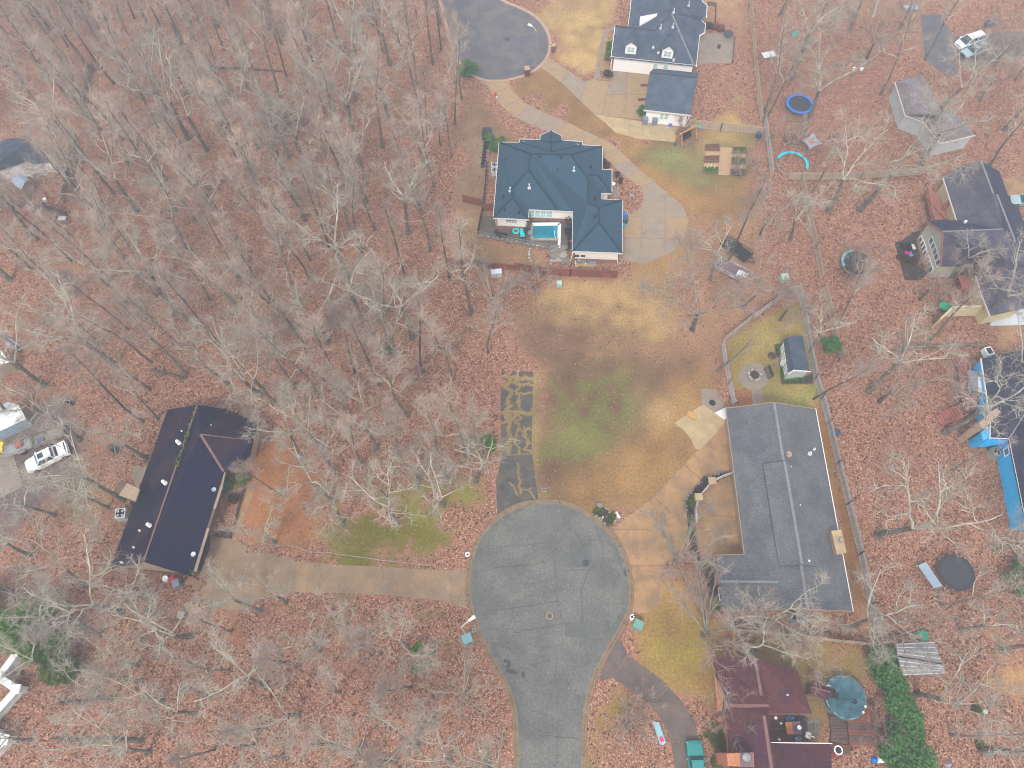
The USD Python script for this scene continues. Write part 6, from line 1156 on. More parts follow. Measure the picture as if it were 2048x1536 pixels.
# mailboxes, post, marker
def mailbox(label, px, mt, w, h):
    t = thing('brick_mailbox', label, 'mailbox', (*g2(*px), 0), .1); part(t, 'pillar', MB().box((0, 0, h / 2), (w, w, h)), mt); part(t, 'cap', MB().box((0, 0, h + .08), (w + .18, w + .18, .16), taper=.75), 'brick_pale' if h > 1.2 else mt); part(t, 'box_door', MB().box((0, w / 2 + .02, h * .75), (.3, .06, .3)), 'black')
    for k in range(5): part(t, 'brick_course', MB().box((0, 0, .15 + k * h / 5), (w + .03, w + .03, h / 8)), mt)
mailbox('red brick mailbox pillar at the lower edge of the upper turning circle', (1054, 150), 'brick_red', .85, 1.45); mailbox('dark brown brick mailbox pillar right of the upper turning circle', (1106, 103), 'brick_brown', .6, 1.3)
def util_box(label, px, mt, rot, w=1.05, h=.85, d=1.0):
    t = thing('utility_box', label, 'utility box', (*g2(*px), 0), rot); part(t, 'cabinet', MB().box((0, 0, h / 2), (w, d, h)), mt); part(t, 'lid', MB().box((0, 0, h + .05), (w + .1, d + .1, .1), taper=.94), mt); part(t, 'pad', MB().box((0, 0, .04), (w + .3, d + .3, .08)), 'concrete_grey')
    part(t, 'door_seam', MB().box((0, -d / 2 - .01, h / 2), (.03, .03, h * .9)), 'charcoal')
util_box('teal green utility box in leaves left of the turning circle', (935, 1279), 'box_teal', .35); util_box('green utility box on grass right of the turning circle', (1275, 1251), 'box_green', -.5); util_box('mint green utility box above the tip of the fenced yard', (1567, 560), 'box_mint', .05)
util_box('small mint white utility post on the lawn below the red fence', (1118, 572), 'box_mint', 0, .7, .9, .6); util_box('pale grey electrical cabinet under the bushy tree below the red fence', (993, 551), 'metal_pale', .1, 1.6, 1.0, .8)
def meter(label, px, r=.3, mt='white_plain'):
    t = thing('water_meter', label, 'meter cover', (*g2(*px), 0), .2); part(t, 'frame', MB().box((0, 0, .03), (r * 2, r * 2, .06)), mt); part(t, 'lid', MB().lathe([(0, .075), (r * .55, .075), (r * .55, .05)], 12), 'charcoal')
meter('white square water meter cover right of the turning circle', (1264, 1234)); meter('small grey meter cover on the lawn above the turning circle', (1088, 980), .25, 'metal_dull'); meter('pale meter box beside the kerb above the west drive', (935, 1109), .26); meter('small teal round access lid between the lamp and the teal utility box', (948, 1261), .22, 'box_teal')
# lamps
def lamp(label, top_px, ht, arm_px, pole_mt='metal_dull'):
    c = g2(*top_px, ht); t = thing('street_lamp', label, 'street lamp', (*c, 0)); a = g2(*arm_px, ht + .6) - c
    part(t, 'pole', MB().tube([(0, 0, -.1), (0, 0, ht * .6), (0, 0, ht)], [.11, .09, .07], 8), pole_mt); part(t, 'arm', MB().tube([(0, 0, ht - .1), (a[0] * .4, a[1] * .4, ht + .35), (a[0], a[1], ht + .6)], [.06, .05, .05], 6), 'metal_pale')
    d = a / np.linalg.norm(a); part(t, 'lamp_head', MB().hull([(a[0] + d[0] * x - d[1] * y, a[1] + d[1] * x + d[0] * y, ht + z) for x, y, z in ((-.15, -.12, .5), (-.15, .12, .5), (.65, -.22, .52), (.65, .22, .52), (.75, 0, .55), (0, -.08, .72), (0, .08, .72), (.55, 0, .78))]), 'white_plain')
lamp('street lamp with a white head at the edge of the upper turning circle', (1073, 62), 7.2, (1063, 51)); lamp('white street lamp on the left of the lower turning circle', (923, 1254), 7.0, (939, 1240), 'wood_fence')
# kerb side flower bed
fb = thing('flower_bed', 'kidney shaped mulch bed with small yellow shrubs at the kerb', 'flower bed', (*g2(1208, 1032), 0)); q = zoom(1160, 900, 3.84)
fpg = poly(q((95, 480), (130, 450), (165, 470), (200, 445), (225, 480), (265, 500), (270, 560), (225, 585), (170, 545))); wpart(fb, 'mulch', MB().prism(fpg, -.02, .06), 'soil'); ls = LineString(fpg.exterior.coords); n = int(ls.length / .45)
for i in range(n): wpart(fb, 'edging_stone', flag(np.array([*ls.interpolate((i + .5) / n, normalized=True).coords[0], 0]), .22, .16, 0), 'stone_pale')
for k, uv in enumerate(((120, 478), (172, 480), (250, 508), (225, 562))): wpart(fb, 'shrub', clump(160, [[*g2(*q(uv)[0]), .35]], [.5], .1, 90 + k), 'leaf_yellow')
wpart(fb, 'ornament', MB().hull([(*g2(*q((165, 525))[0]), .1), (*g2(*q((185, 512))[0]), .1), (*g2(*q((178, 530))[0]), .15), (*g2(*q((172, 512))[0]), .4)]), 'metal_pale')
solo('stone_block', MB().box([*g2(*q((287, 502))[0]), .1], (.35, .9, .2), .5), 'white_stain', 'pale stone block on the lawn beside the kerb flower bed', 'stone'); solo('rock', flag(np.array([*g2(*q((148, 432))[0]), 0]), .6, .3, 0), 'stone', 'flat brown rock above the kerb flower bed', 'rock')
# planting bed with rails and stone piers between drive and forecourt
bed = thing('planting_bed', 'curved mulch bed with stone edging along the walled forecourt', 'flower bed', (*g2(1385, 1000), 0))
outer = q((1165, 172), (1080, 180), (980, 212), (900, 270), (830, 350), (808, 400), (818, 480), (830, 600), (850, 730), (900, 860), (960, 970), (1010, 1060), (1030, 1220), (1075, 1235)); inner = q((1070, 1130), (1040, 1000), (1000, 900), (930, 850), (905, 760), (880, 640), (872, 520), (880, 400), (930, 330), (1000, 262), (1170, 190))
bp = poly(outer + inner).buffer(-.02); wpart(bed, 'mulch', MB().prism(bp, -.02, .05), 'soil')
ls = LineString(GP(outer[:7])); n = int(ls.length / .5)
for i in range(n): wpart(bed, 'edging_stone', flag(np.array([*ls.interpolate((i + .5) / n, normalized=True).coords[0], 0]), .26, .22, 0), 'stone')
for k, (uv, mt, r) in enumerate((((845, 415), 'leaf_yellow', .6), ((960, 245), 'leaf_dry', .6), ((905, 320), 'leaf_dry', .6), ((855, 545), 'leaf_yellow', .5), ((850, 630), 'leaf_green', .5), ((870, 780), 'leaf_dry', .6), ((940, 890), 'leaf_green', .7), ((1030, 950), 'leaf_green', .9), ((1010, 1040), 'leaf_dry', .7), ((1050, 1180), 'leaf_green', .7), ((870, 470), 'leaf_dry', .5), ((1020, 1110), 'leaf_dry', .6))): wpart(bed, 'shrub', clump(200, [[*g2(*q(uv)[0]), r * .6]], [r], .11, 120 + k), mt)
rw = thing('rail_wall', 'grey wooden rail fence with stone piers round the forecourt', 'fence', (*g2(1395, 1000), 0)); rl = q((1168, 186), (1085, 215), (1000, 258), (898, 380), (882, 460), (886, 570))
for a, b in zip(rl[:-1], rl[1:]):
    for z in (.3, .62, .95): wpart(rw, 'rail', MB().bar([*g2(*a), z], [*g2(*b), z], .16, .12), 'wood_fence')
    wpart(rw, 'post', MB().bar([*g2(*b), 0], [*g2(*b), 1.05], .14), 'wood_fence')
for uv in ((1000, 258), (898, 380)): wpart(rw, 'pier', MB().box([*g2(*q(uv)[0]), .55], (.75, .75, 1.1)), 'stone_pale'); wpart(rw, 'pier_cap', MB().box([*g2(*q(uv)[0]), 1.15], (.95, .95, .14)), 'concrete_pale')
fence('wooden_fence', 'short grey fence stub at the lower left corner of the forecourt', [(1408, 1125), (1436, 1136)], 1.2, 'wood_fence')
# the fenced yard
q = zoom(1330, 560, 4.52)
fp_ = thing('fire_pit', 'round stone fire pit on the circular grey patio', 'fire pit', (*g2(*q((806, 866))[0]), .03)); 
for k in range(14): a = k * 6.283 / 14; part(fp_, 'stone', flag(np.array([math.cos(a) * .85, math.sin(a) * .85, 0]), .26, .38, 0), 'stone_pale')
part(fp_, 'ashes', MB().lathe([(0, .14), (.7, .06), (.75, 0)], 14), 'soil'); 
for k in range(4): a = k * .8; part(fp_, 'log', MB().tube([(-.45 * math.cos(a), -.45 * math.sin(a), .12 + .06 * k), (.45 * math.cos(a), .45 * math.sin(a), .2 + .05 * k)], .07, 6), 'soil_red')
gb = thing('garden_bench', 'brown wooden bench right of the fire pit', 'bench', (*g2(*q((925, 848))[0]), 0), 1.75); part(gb, 'seat', MB().box((0, 0, .45), (1.6, .55, .1)), 'iron_brown'); part(gb, 'backrest', MB().box((0, -.3, .8), (1.6, .1, .6)), 'soil')
for x in (-.7, .7): part(gb, 'leg', MB().box((x, 0, .2), (.1, .5, .4)), 'soil')
for k, uv in enumerate(((925, 782), (953, 770), (985, 760), (1012, 755))): solo('stepping_stone', flag(np.array([*g2(*q(uv)[0]), 0]), .3, .08, 0), 'stone', ('nearest the fire pit of the round stepping stones', 'second stepping stone from the fire pit', 'third stepping stone from the fire pit', 'stepping stone nearest the garden shed')[k], 'stepping stone', group='stepping stones to the garden shed')
solo('bare_soil_disc', MB().lathe([(0, .04), (.6, .03), (.62, 0)], 16, [*g2(*q((968, 684))[0]), 0]), 'soil', 'small round patch of dark soil on the fenced lawn', 'soil patch')
solo('drain', MB().lathe([(0, .05), (.42, .05), (.45, .03)], 16, [*g2(*q((427, 1110))[0]), .0]), 'black', 'black round drain cover in the grey pad by the fence', 'drain')
sb = thing('shrub_bed', 'mulch bed with brick edging round the garden shed', 'flower bed', (*g2(1595, 720), 0)); sbp = poly(q((995, 590), (1070, 585), (1080, 700), (1110, 850), (1100, 890), (1250, 890), (1330, 850), (1330, 935), (1055, 935), (1035, 700), (1005, 690))); wpart(sb, 'mulch', MB().prism(sbp, -.02, .05), 'soil')
wpart(sb, 'brick_edging', MB().prism(sbp.buffer(.12).difference(sbp), -.02, .1), 'brick_brown')
for k, uv in enumerate(((1030, 615), (1037, 665), (1062, 810), (1070, 862), (1080, 897), (1130, 907), (1180, 903), (1230, 902))):
    t = thing('clipped_shrub', ['upper of two clipped shrubs left of the garden shed', 'lower of two clipped shrubs left of the garden shed', 'clipped green shrub left of the shed door corner', 'clipped green shrub below that at the shed corner', 'corner shrub of the row in front of the garden shed', 'second shrub in the row in front of the garden shed', 'third shrub in the row in front of the garden shed', 'rightmost shrub in the row in front of the garden shed'][k], 'shrub', (*g2(*q(uv)[0]), 0)); part(t, 'foliage', clump(260, [[0, 0, .42]], [.5], .09, 60 + k), 'leaf_green'); part(t, 'stem', MB().tube([(0, 0, 0), (0, 0, .4)], .04, 5), 'bark_dark')
solo('crate', MB().box([*g2(*q((240, 1225))[0]), .12], (1.3, .75, .24), -.75), 'wood_yellow', 'low tan wooden box on the pale curved slab', 'box')
# raised beds, swing, garden things north
q = zoom(1180, 0, 4.39)
def raised(label, uvs, fill_mt, plant=None, seed=0):
    pg = poly(q(*uvs)); c = pg.centroid; t = thing('raised_bed', label, 'raised bed', (c.x, c.y, 0)); wpart(t, 'timber_frame', MB().prism(pg.difference(pg.buffer(-.12, join_style=2)), -.02, .32), 'wood_brown'); wpart(t, 'soil', MB().prism(pg.buffer(-.11, join_style=2), -.02, .24), fill_mt)
    if plant:
        rg = np.random.default_rng(seed); x0, y0, x1, y1 = pg.buffer(-.3).bounds; pts = np.column_stack([rg.uniform(x0, x1, 60), rg.uniform(y0, y1, 60), np.full(60, .32)]); wpart(t, 'plants', clump(900, pts, np.full(60, .22), .1, seed, .6), plant)
raised('top left raised bed with dark red mulch', ((1010, 1275), (1138, 1272), (1138, 1322), (1010, 1320)), 'soil_red'); raised('middle left raised bed with dark red mulch', ((1000, 1378), (1135, 1374), (1132, 1424), (1000, 1426)), 'soil_red')
raised('bottom left raised bed of green plants with pale stakes', ((995, 1474), (1125, 1474), (1122, 1526), (995, 1526)), 'soil', 'leaf_green', 31); raised('top right raised bed of bright green plants', ((1250, 1300), (1372, 1300), (1370, 1350), (1250, 1346)), 'soil', 'leaf_lime', 32)
raised('middle right raised bed of green plants', ((1242, 1388), (1368, 1394), (1366, 1444), (1240, 1440)), 'soil', 'leaf_green', 33); raised('bottom right raised bed of dark soil', ((1232, 1490), (1360, 1492), (1360, 1545), (1230, 1540)), 'soil')
pave('path', 'wood chip path between the raised beds', [q(x)[0] for x in ((1140, 1290), (1250, 1300), (1240, 1540), (1125, 1535))] , [], .05, .03, ['chips'])
for uvs in (((1012, 1330), (1135, 1330), (1132, 1368), (1010, 1368)), ((1002, 1434), (1128, 1434), (1125, 1468), (1002, 1468)), ((1250, 1352), (1368, 1356), (1368, 1386), (1248, 1384)), ((1240, 1448), (1362, 1450), (1362, 1484), (1238, 1484))): pave('path', 'wood chip strip', q(*uvs), [], .05, .026, ['chips'])
for k, uv in enumerate(((1020, 1495), (1050, 1490), (1080, 1500))): solo('plant_stake', MB().bar([*g2(*q(uv)[0]), .2], [*(g2(*q(uv)[0]) + [.2, .3]), .9], .06), 'white_plain', ('left', 'middle', 'right')[k] + ' one of three white plant stakes in the bottom left raised bed', 'stake', group='plant stakes')
c = np.array([*g2(*q((840, 1225))[0]), 0]); sw = thing('garden_swing', 'wooden frame swing with a dark seat beside the raised beds', 'swing', c, .55)
for x in (-1.5, 1.5):
    for y in (-.9, .9): part(sw, 'frame_leg', MB().bar((x, y, 0), (x, y * .15, 2.1), .14), 'wood_yellow')
part(sw, 'top_beam', MB().bar((-1.7, 0, 2.1), (1.7, 0, 2.1), .16), 'wood_yellow'); part(sw, 'seat', MB().box((0, 0, .6), (1.9, .6, .12)), 'black'); part(sw, 'backrest', MB().box((0, .32, .95), (1.9, .1, .6)), 'black'); part(sw, 'platform', MB().box((0, -.4, .05), (3.0, 1.8, .1)), 'wood_brown')
for x in (-.9, .9): part(sw, 'chain', MB().bar((x, 0, .6), (x, 0, 2.1), .04), 'iron')
pot('planter', 'turquoise tub by the dark fence below the white garage', q((957, 1128))[0], .35, .5, 'turquoise'); pot('planter', 'small yellow tub at the garage corner', q((915, 1072))[0], .3, .3, 'yellow')
hb = thing('hedge_row', 'four clipped green squares beside the front path of the white house', 'hedge', (*g2(1218, 105), 0))
for k, (u, v) in enumerate(((172, 395), (170, 438), (166, 480), (160, 525))): wpart(hb, 'hedge_block', clump(420, [[*g2(*q((u + dx, v))[0]), .35] for dx in (-14, 0, 14)], [.5] * 3, .11, 200 + k), 'leaf_lime' if k % 2 else 'leaf_green')
solo('dead_shrub', clump(500, [[*g2(1213, 150), .4], [*g2(1219, 152), .4]], [.7, .7], .12, 77), 'leaf_dry', 'brown dry shrub at the lower left corner of the white house', 'shrub')
for k, (uv, mt, l) in enumerate((((1035, 252), 'black', 'black covered grill behind the white house'), ((1095, 256), 'brick_red', 'dark red covered chair behind the white house'), ((1145, 270), 'brick_red', 'dark red garden seat next to the covered chair'))):
    t = thing('covered_grill', l, 'grill' if k == 0 else 'chair', (*g2(*q(uv)[0]), .03)); part(t, 'cover', MB().hull([(x * .55, y * .45, z) for x in (-1, 1) for y in (-1, 1) for z in (.3, .9)] + [(x * .4, y * .3, 1.15) for x in (-1, 1) for y in (-1, 1)]), mt)
    for x in (-.45, .45): part(t, 'leg', MB().box((x, 0, .15), (.08, .6, .3)), 'charcoal')
t = thing('fire_table', 'dark net covered round table at the patio corner of the white house', 'table', (*g2(*q((1210, 320))[0]), .03)); part(t, 'top', MB().lathe([(0, .7), (.85, .68), (.9, .62)], 14), 'iron'); part(t, 'base', MB().lathe([(.25, 0), (.2, .62)], 10), 'charcoal'); 
solo('patio_ornament', MB().lathe([(.3, 0), (.2, .3), (.35, .5), (0, .6)], 12, [*g2(*q((1130, 420))[0]), .03]), 'iron', 'small dark urn on the patio of the white house', 'urn')
fence('garden_edge', 'low dark fence on the right of the patio behind the white house', [q(x)[0] for x in ((1268, 340), (1248, 555))], .5, 'wood_fence_dark'); fence('garden_edge', 'dark iron corner fence behind the bay of the white house', [q(x)[0] for x in ((1030, 50), (1100, 62), (1095, 220))], .7, 'charcoal', style='rail')
for k, uv in enumerate(((480, 752), (458, 876))): t = thing('brick_strip', ['upper brick planter strip beside the garage door', 'lower brick planter strip beside the garage door'][k], 'brick strip', (*g2(*q(uv)[0]), 0)); [part(t, 'brick', MB().box((x * .5, 0, .06), (.45, .45, .2)), 'brick_red') for x in (-1, 0, 1)]
t = thing('traffic_cone', 'red marker cone beside the curved drive', 'cone', (*g2(991, 191), 0)); part(t, 'cone', MB().lathe([(.22, .05), (.05, .8), (0, .8)], 12), 'red'); part(t, 'base', MB().box((0, 0, .03), (.5, .5, .06)), 'red')
solo('lawn_lamp', MB().tube([[*g2(994, 197), 0], [*g2(994, 197), .5]], .08, 8), 'white_plain', 'small white lawn light below the red cone', 'lamp'); 
t = thing('covered_grill', 'dark covered grill at the head of the iron fence left of the pool house', 'grill', (*g2(974, 272), 0)); part(t, 'cover', MB().hull([(x * .7, y * .9, z) for x in (-1, 1) for y in (-1, 1) for z in (.1, 1.0)] + [(x * .4, y * .6, 1.35) for x in (-1, 1) for y in (-1, 1)]), 'charcoal'); part(t, 'base', MB().box((0, 0, .06), (1.6, 2.0, .12)), 'iron')
st = thing('stone_path', 'slate stepping path running down from the covered grill', 'path', (*g2(972, 300), 0))
for k in range(9): wpart(st, 'slab', MB().box([*g2(973.5 - k * .8, 283 + k * 6), .04], (.9, .95, .1), rgS.normal(0, .1)), 'charcoal')
# island planting east of the pool house
for uv, l, mt in (((1285, 520 - 115), 0, 0),): pass
q = zoom(930, 240, 4.654)
pave('path', 'grey walk at the east door of the pool house', q((1370, 625), (1432, 630), (1432, 720), (1365, 720)), [], .05, .03, ['concrete_grey_b'])
for uv, l in (((1412, 535), 'small dark urn on the drive island, upper'), ((1445, 588), 'dark urn with handles on the drive island, lower')): pot('urn', l, q(uv)[0], .35, .8, 'iron', plant='leaf_dry', cat='urn')
t = thing('wind_ornament', 'grey metal garden ornament on a stand in the drive island', 'ornament', (*g2(*q((1548, 745))[0]), 0)); part(t, 'stand', MB().tube([(0, 0, 0), (0, 0, 2.2)], .05, 6), 'metal_dull'); part(t, 'bowl', MB().lathe([(0, .9), (.3, 1.0), (.35, 1.1), (0, 1.0)], 12), 'metal_grey'); part(t, 'finial', MB().lathe([(0, 2.1), (.16, 2.25), (0, 2.45)], 10), 'metal_grey')
solo('dry_shrub', clump(300, [[*g2(*q((1310, 435))[0]), .5]], [.8], .12, 78), 'leaf_dry', 'dry brown shrub under the upper east eave of the pool house', 'shrub'); pot('planter', 'dark pot under the upper east eave of the pool house', q((1295, 402))[0], .3, .5, 'charcoal', plant='leaf_dry')
pot('planter', 'white tub beside the east door of the pool house', q((1378, 612))[0], .3, .5, 'white_plain')

# ------------------------------------------------------------------ vehicles
def car(name, label, cat, px, fpx, kind, paint, z=.0):
    rot = heading(px, fpx); t = thing(name, label, cat, (*g2(*px), z), rot)
    L, W = {'van': (5.1, 1.98), 'suv': (4.8, 1.92), 'truck': (5.6, 1.95), 'pickup': (5.2, 1.85), 'sedan': (4.7, 1.85)}[kind]; h = L / 2; w = W / 2
    def loft(sec):      # sections (x, half width at sill, half width at shoulder, sill z, shoulder z) from rear to front
        v, f = [], []
        for x, a, b, z0, z1 in sec: v += [(x, -a * .96, z0), (x, -a, z0 + .22), (x, -b, z1 - .1), (x, -b * .9, z1), (x, b * .9, z1), (x, b, z1 - .1), (x, a, z0 + .22), (x, a * .96, z0)]
        for i in range(len(sec) - 1):
            for k in range(8): k2 = (k + 1) % 8; f += [[i * 8 + k, i * 8 + k2, i * 8 + 8 + k2], [i * 8 + k, i * 8 + 8 + k2, i * 8 + 8 + k]]
        for k in range(1, 7): f += [[0, k + 1, k], [(len(sec) - 1) * 8, (len(sec) - 1) * 8 + k, (len(sec) - 1) * 8 + k + 1]]
        m = trimesh.Trimesh(v, f, process=False); trimesh.repair.fix_normals(m); return m
    hood = {'van': 1.02, 'suv': 1.05, 'truck': 1.15, 'pickup': .98, 'sedan': .9}[kind]; bed = kind in ('truck', 'pickup')
    x_bed = -h + (1.75 if bed else 0); body = [(-h, w * .9, w * .86, .42, hood - .05), (-h + .18, w * .98, w * .97, .33, hood), (x_bed if bed else -h + 1.2, w, w, .3, hood), (h - 1.3, w, w * .98, .3, hood - .02), (h - .45, w * .98, w * .93, .32, hood - .1), (h - .08, w * .88, w * .8, .4, hood - .26), (h, w * .72, w * .66, .48, hood - .36)]
    part(t, 'body', loft(body), paint, smooth=40)
    x0, x1, xw0, xw1, rz = {'van': (-h + .05, h - .75, -h + .4, h - 1.95, 1.76), 'suv': (-h + .1, h - 1.15, -h + .45, h - 2.0, 1.76), 'truck': (x_bed + .05, h - 1.45, x_bed + .25, h - 2.1, 1.86), 'pickup': (x_bed + .05, h - 1.5, x_bed + .25, h - 2.05, 1.62), 'sedan': (-h + .55, h - 1.3, -h + 1.3, h - 2.2, 1.42)}[kind]
    lo, hi = w * .9, w * .74
    C = [(x0, -lo, hood - .05), (x1, -lo, hood - .05), (x1, lo, hood - .05), (x0, lo, hood - .05), (xw0, -hi, rz - .07), (xw1, -hi, rz - .07), (xw1, hi, rz - .07), (xw0, hi, rz - .07)]
    part(t, 'glasshouse', MB().hull(C), 'car_glass')
    R_ = [(xw0 - .12, -hi * .98, rz - .08), (xw1 + .12, -hi * .96, rz - .08), (xw1 + .12, hi * .96, rz - .08), (xw0 - .12, hi * .98, rz - .08), (xw0 + .05, -hi * .86, rz), (xw1 - .1, -hi * .86, rz), (xw1 - .1, hi * .86, rz), (xw0 + .05, hi * .86, rz)]
    part(t, 'roof_panel', MB().hull(R_), paint, smooth=40)
    for sgn in (-1, 1):
        pm = MB()
        for bx, tx in ((x0, xw0), (x1, xw1), ((x0 + x1) / 2 - .1, (xw0 + xw1) / 2 - .1)): pm.bar((bx, sgn * lo * 1.005, hood - .04), (tx, sgn * hi * 1.01, rz - .06), .09, .06)
        part(t, 'pillar', pm, paint); part(t, 'mirror', MB().box((x1 - .35, sgn * (w + .1), hood + .08), (.16, .22, .16)), paint)
        part(t, 'headlight', MB().hull([(h - .3, sgn * w * .9, hood - .22), (h - .3, sgn * w * .55, hood - .2), (h - .02, sgn * w * .6, hood - .42), (h - .1, sgn * w * .86, hood - .42), (h - .06, sgn * w * .6, hood - .3)]), 'lamp_clear'); part(t, 'tail_light', MB().box((-h + .02, sgn * w * .8, hood - .2), (.08, .2, .35)), 'lamp_red')
        for x in (-h + .95, h - .95):
            wm = MB().lathe([(.2, -.11), (.34, -.11), (.36, -.07), (.36, .07), (.34, .11), (.2, .11)], 18).mesh(); wm.apply_transform(trimesh.transformations.rotation_matrix(math.pi / 2, [1, 0, 0])); wm.apply_translation((x, sgn * (w - .1), .36)); wp_ = part(t, 'wheel', wm, 'tyre')
            rm_ = MB().lathe([(0, -.1), (.21, -.1), (.21, .1), (0, .1)], 14).mesh(); rm_.apply_transform(trimesh.transformations.rotation_matrix(math.pi / 2, [1, 0, 0])); rm_.apply_translation((x, sgn * (w - .09), .36)); part(wp_, 'rim', rm_, 'rim')
    part(t, 'front_bumper', MB().box((h - .03, 0, .42), (.18, W * .78, .24)), 'charcoal' if kind != 'van' else paint); part(t, 'rear_bumper', MB().box((-h - .02, 0, .45), (.18, W * .9, .24)), 'charcoal'); part(t, 'grille', MB().box((h - .02, 0, hood - .42), (.08, W * .45, .16)), 'black')
    if bed:
        part(t, 'load_bed', MB().box(((-h + x_bed) / 2 + .02, 0, hood + .012), (x_bed + h - .3, W * .8, .03)), 'black')
        for sgn in (-1, 1): part(t, 'bed_rail', MB().box(((-h + x_bed) / 2, sgn * w * .9, hood + .07), (x_bed + h - .1, .12, .16)), paint)
        part(t, 'tailgate', MB().box((-h + .06, 0, hood + .05), (.12, W * .88, .18)), paint)
    if kind == 'truck': part(t, 'sunroof', MB().box(((xw0 + xw1) / 2 + .35, 0, rz + .005), (.75, hi * 1.1, .02)), 'car_glass'); part(t, 'bed_cover', MB().box((-h + .75, 0, hood + .12), (.9, W * .8, .1)), 'white_plain'); part(t, 'front_guard', MB().box((h + .02, 0, .5), (.2, W * .9, .3)), 'charcoal')
    if kind in ('suv', 'van'):
        for sgn in (-1, 1): part(t, 'roof_rail', MB().bar((xw0 + .2, sgn * hi * .8, rz + .05), (xw1 - .3, sgn * hi * .8, rz + .05), .06), 'charcoal' if kind == 'suv' else 'metal_dull')
    if kind == 'suv': part(t, 'sunroof', MB().box((xw1 - .55, 0, rz + .004), (.6, hi * 1.0, .02)), 'car_glass'); part(t, 'roof_bar', MB().box((-.6, 0, rz + .06), (.08, hi * 1.6, .05)), 'charcoal'); part(t, 'roof_bar', MB().box((-1.7, 0, rz + .06), (.08, hi * 1.6, .05)), 'charcoal')
    if kind in ('truck', 'pickup', 'van'): part(t, 'wiper', MB().bar((x1 - .08, -.5, hood + .06), (x1 - .25, .1, hood + .2), .04), 'black')
    return t
car('minivan', 'white minivan parked beside a silver vehicle at the upper right', 'van', (1936, 88), (1910, 97), 'van', 'paint_white'); car('sport_utility_vehicle', 'silver blue vehicle with roof bars parked beside the white minivan', 'car', (1945, 107), (1918, 117), 'suv', 'paint_silver')
car('pickup_truck', 'white crew cab pickup with a sunroof parked in the left hand yard', 'pickup', (101, 919), (66, 936), 'truck', 'paint_white'); car('pickup_truck', 'teal pickup on the dark brown drive at the bottom edge', 'pickup', (1391, 1533), (1386, 1490), 'pickup', 'paint_teal')
car('sedan', 'pale teal car cut by the right edge beside the violet roofed house', 'car', (2048, 407), (2020, 404), 'sedan', 'paint_silver')
def trailer(label, px, fpx, L, W, bed_mt, frame_mt, rail=True, boards=True, load=None):
    t = thing('trailer', label, 'trailer', (*g2(*px), 0), heading(px, fpx))
    if boards:
        n = 9
        for k in range(n): part(t, 'deck_board', MB().box((0, -W / 2 + W * (k + .5) / n, .62), (L, W / n * .9, .05)), bed_mt)
    else: part(t, 'deck', MB().box((0, 0, .6), (L, W, .08)), bed_mt)
    f = MB()
    for y in (-W / 2, W / 2):
        f.bar((-L / 2, y, .55), (L / 2, y, .55), .1)
        if rail:
            f.bar((-L / 2, y, 1.0), (L / 2, y, 1.0), .06)
            for x in np.linspace(-L / 2, L / 2, 5): f.bar((x, y, .55), (x, y, 1.0), .06)
    for x in (-L / 2, L / 2): f.bar((x, -W / 2, .55), (x, W / 2, .55), .1); (rail and f.bar((x, -W / 2, 1.0), (x, W / 2, 1.0), .06))
    part(t, 'frame', f, frame_mt); part(t, 'drawbar', MB().bar((L / 2, -W * .3, .5), (L / 2 + 1.1, 0, .5), .1).bar((L / 2, W * .3, .5), (L / 2 + 1.1, 0, .5), .1), frame_mt)
    for y in (-1, 1):
        wm = MB().lathe([(.1, -.1), (.3, -.1), (.32, 0), (.3, .1), (.1, .1)], 14).mesh(); wm.apply_transform(trimesh.transformations.rotation_matrix(math.pi / 2, [1, 0, 0])); wm.apply_translation((-.3, y * (W / 2 + .15), .32)); part(t, 'wheel', wm, 'tyre'); part(t, 'mudguard', MB().box((-.3, y * (W / 2 + .15), .7), (.9, .25, .06)), frame_mt)
    return t
trailer('black mesh sided utility trailer under the slim grey trunk', (1471, 503), (1487, 515), 4.6, 2.0, 'black', 'charcoal', boards=False); t = trailer('pinkish grey flat trailer carrying pale boxes beside the black trailer', (1464, 545), (1440, 533), 5.2, 2.0, 'brick_purple', 'wood_fence')
for k, (x, y) in enumerate(((-.9, .2), (-1.3, .1), (-1.7, .15), (-2.1, .1))):
    c = np.array(_org[t][0]); r = _org[t][1]; solo('boxed_load', MB().box([c[0] + x * math.cos(r) - y * math.sin(r), c[1] + x * math.sin(r) + y * math.cos(r), .85], (.35, .9, .4), r), 'white_stain', f'pale crate on the pinkish flat trailer, {("nearest its middle", "second along", "third along", "at its end")[k]}', 'crate')
trailer('pale utility trailer with a load beside the white pickup', (43, 897), (22, 905), 3.6, 1.7, 'metal_dull', 'metal_dull'); trailer('long grey trailer behind the white pickup under branches', (100, 878), (80, 886), 4.0, 1.8, 'stone', 'wood_fence_dark')
solo('boxed_load', MB().box([*g2(45, 893), .85], (.8, .9, .4), .4), 'wood_pink', 'pinkish load on the pale trailer by the white pickup', 'box'); solo('tool_chest', MB().box([*g2(88, 884), .4], (.9, .6, .7), .4), 'bin_navy', 'dark blue chest beside the long grey trailer', 'chest')
solo('bin_lid_box', MB().box([*g2(5, 898), .4], (1.0, 1.4, .8), .1), 'yellow', 'pale yellow box at the left edge on the grey pad', 'box')
bm = G(24, 688); V_ = {'a': bm + [-1.6, 1.6, .3], 'b': bm + [1.4, -.2, .2], 'c': bm + [1.8, -1.4, .4], 'd': bm + [-.2, -.7, .2], 'e': bm + [-.3, .3, 1.0]}
solo('tarpaulin', shell(V_, [['a', 'b', 'e'], ['b', 'c', 'e'], ['c', 'd', 'e'], ['d', 'a', 'e']], .2), 'tarp_violet', 'crumpled violet white tarpaulin near the left edge', 'tarp')
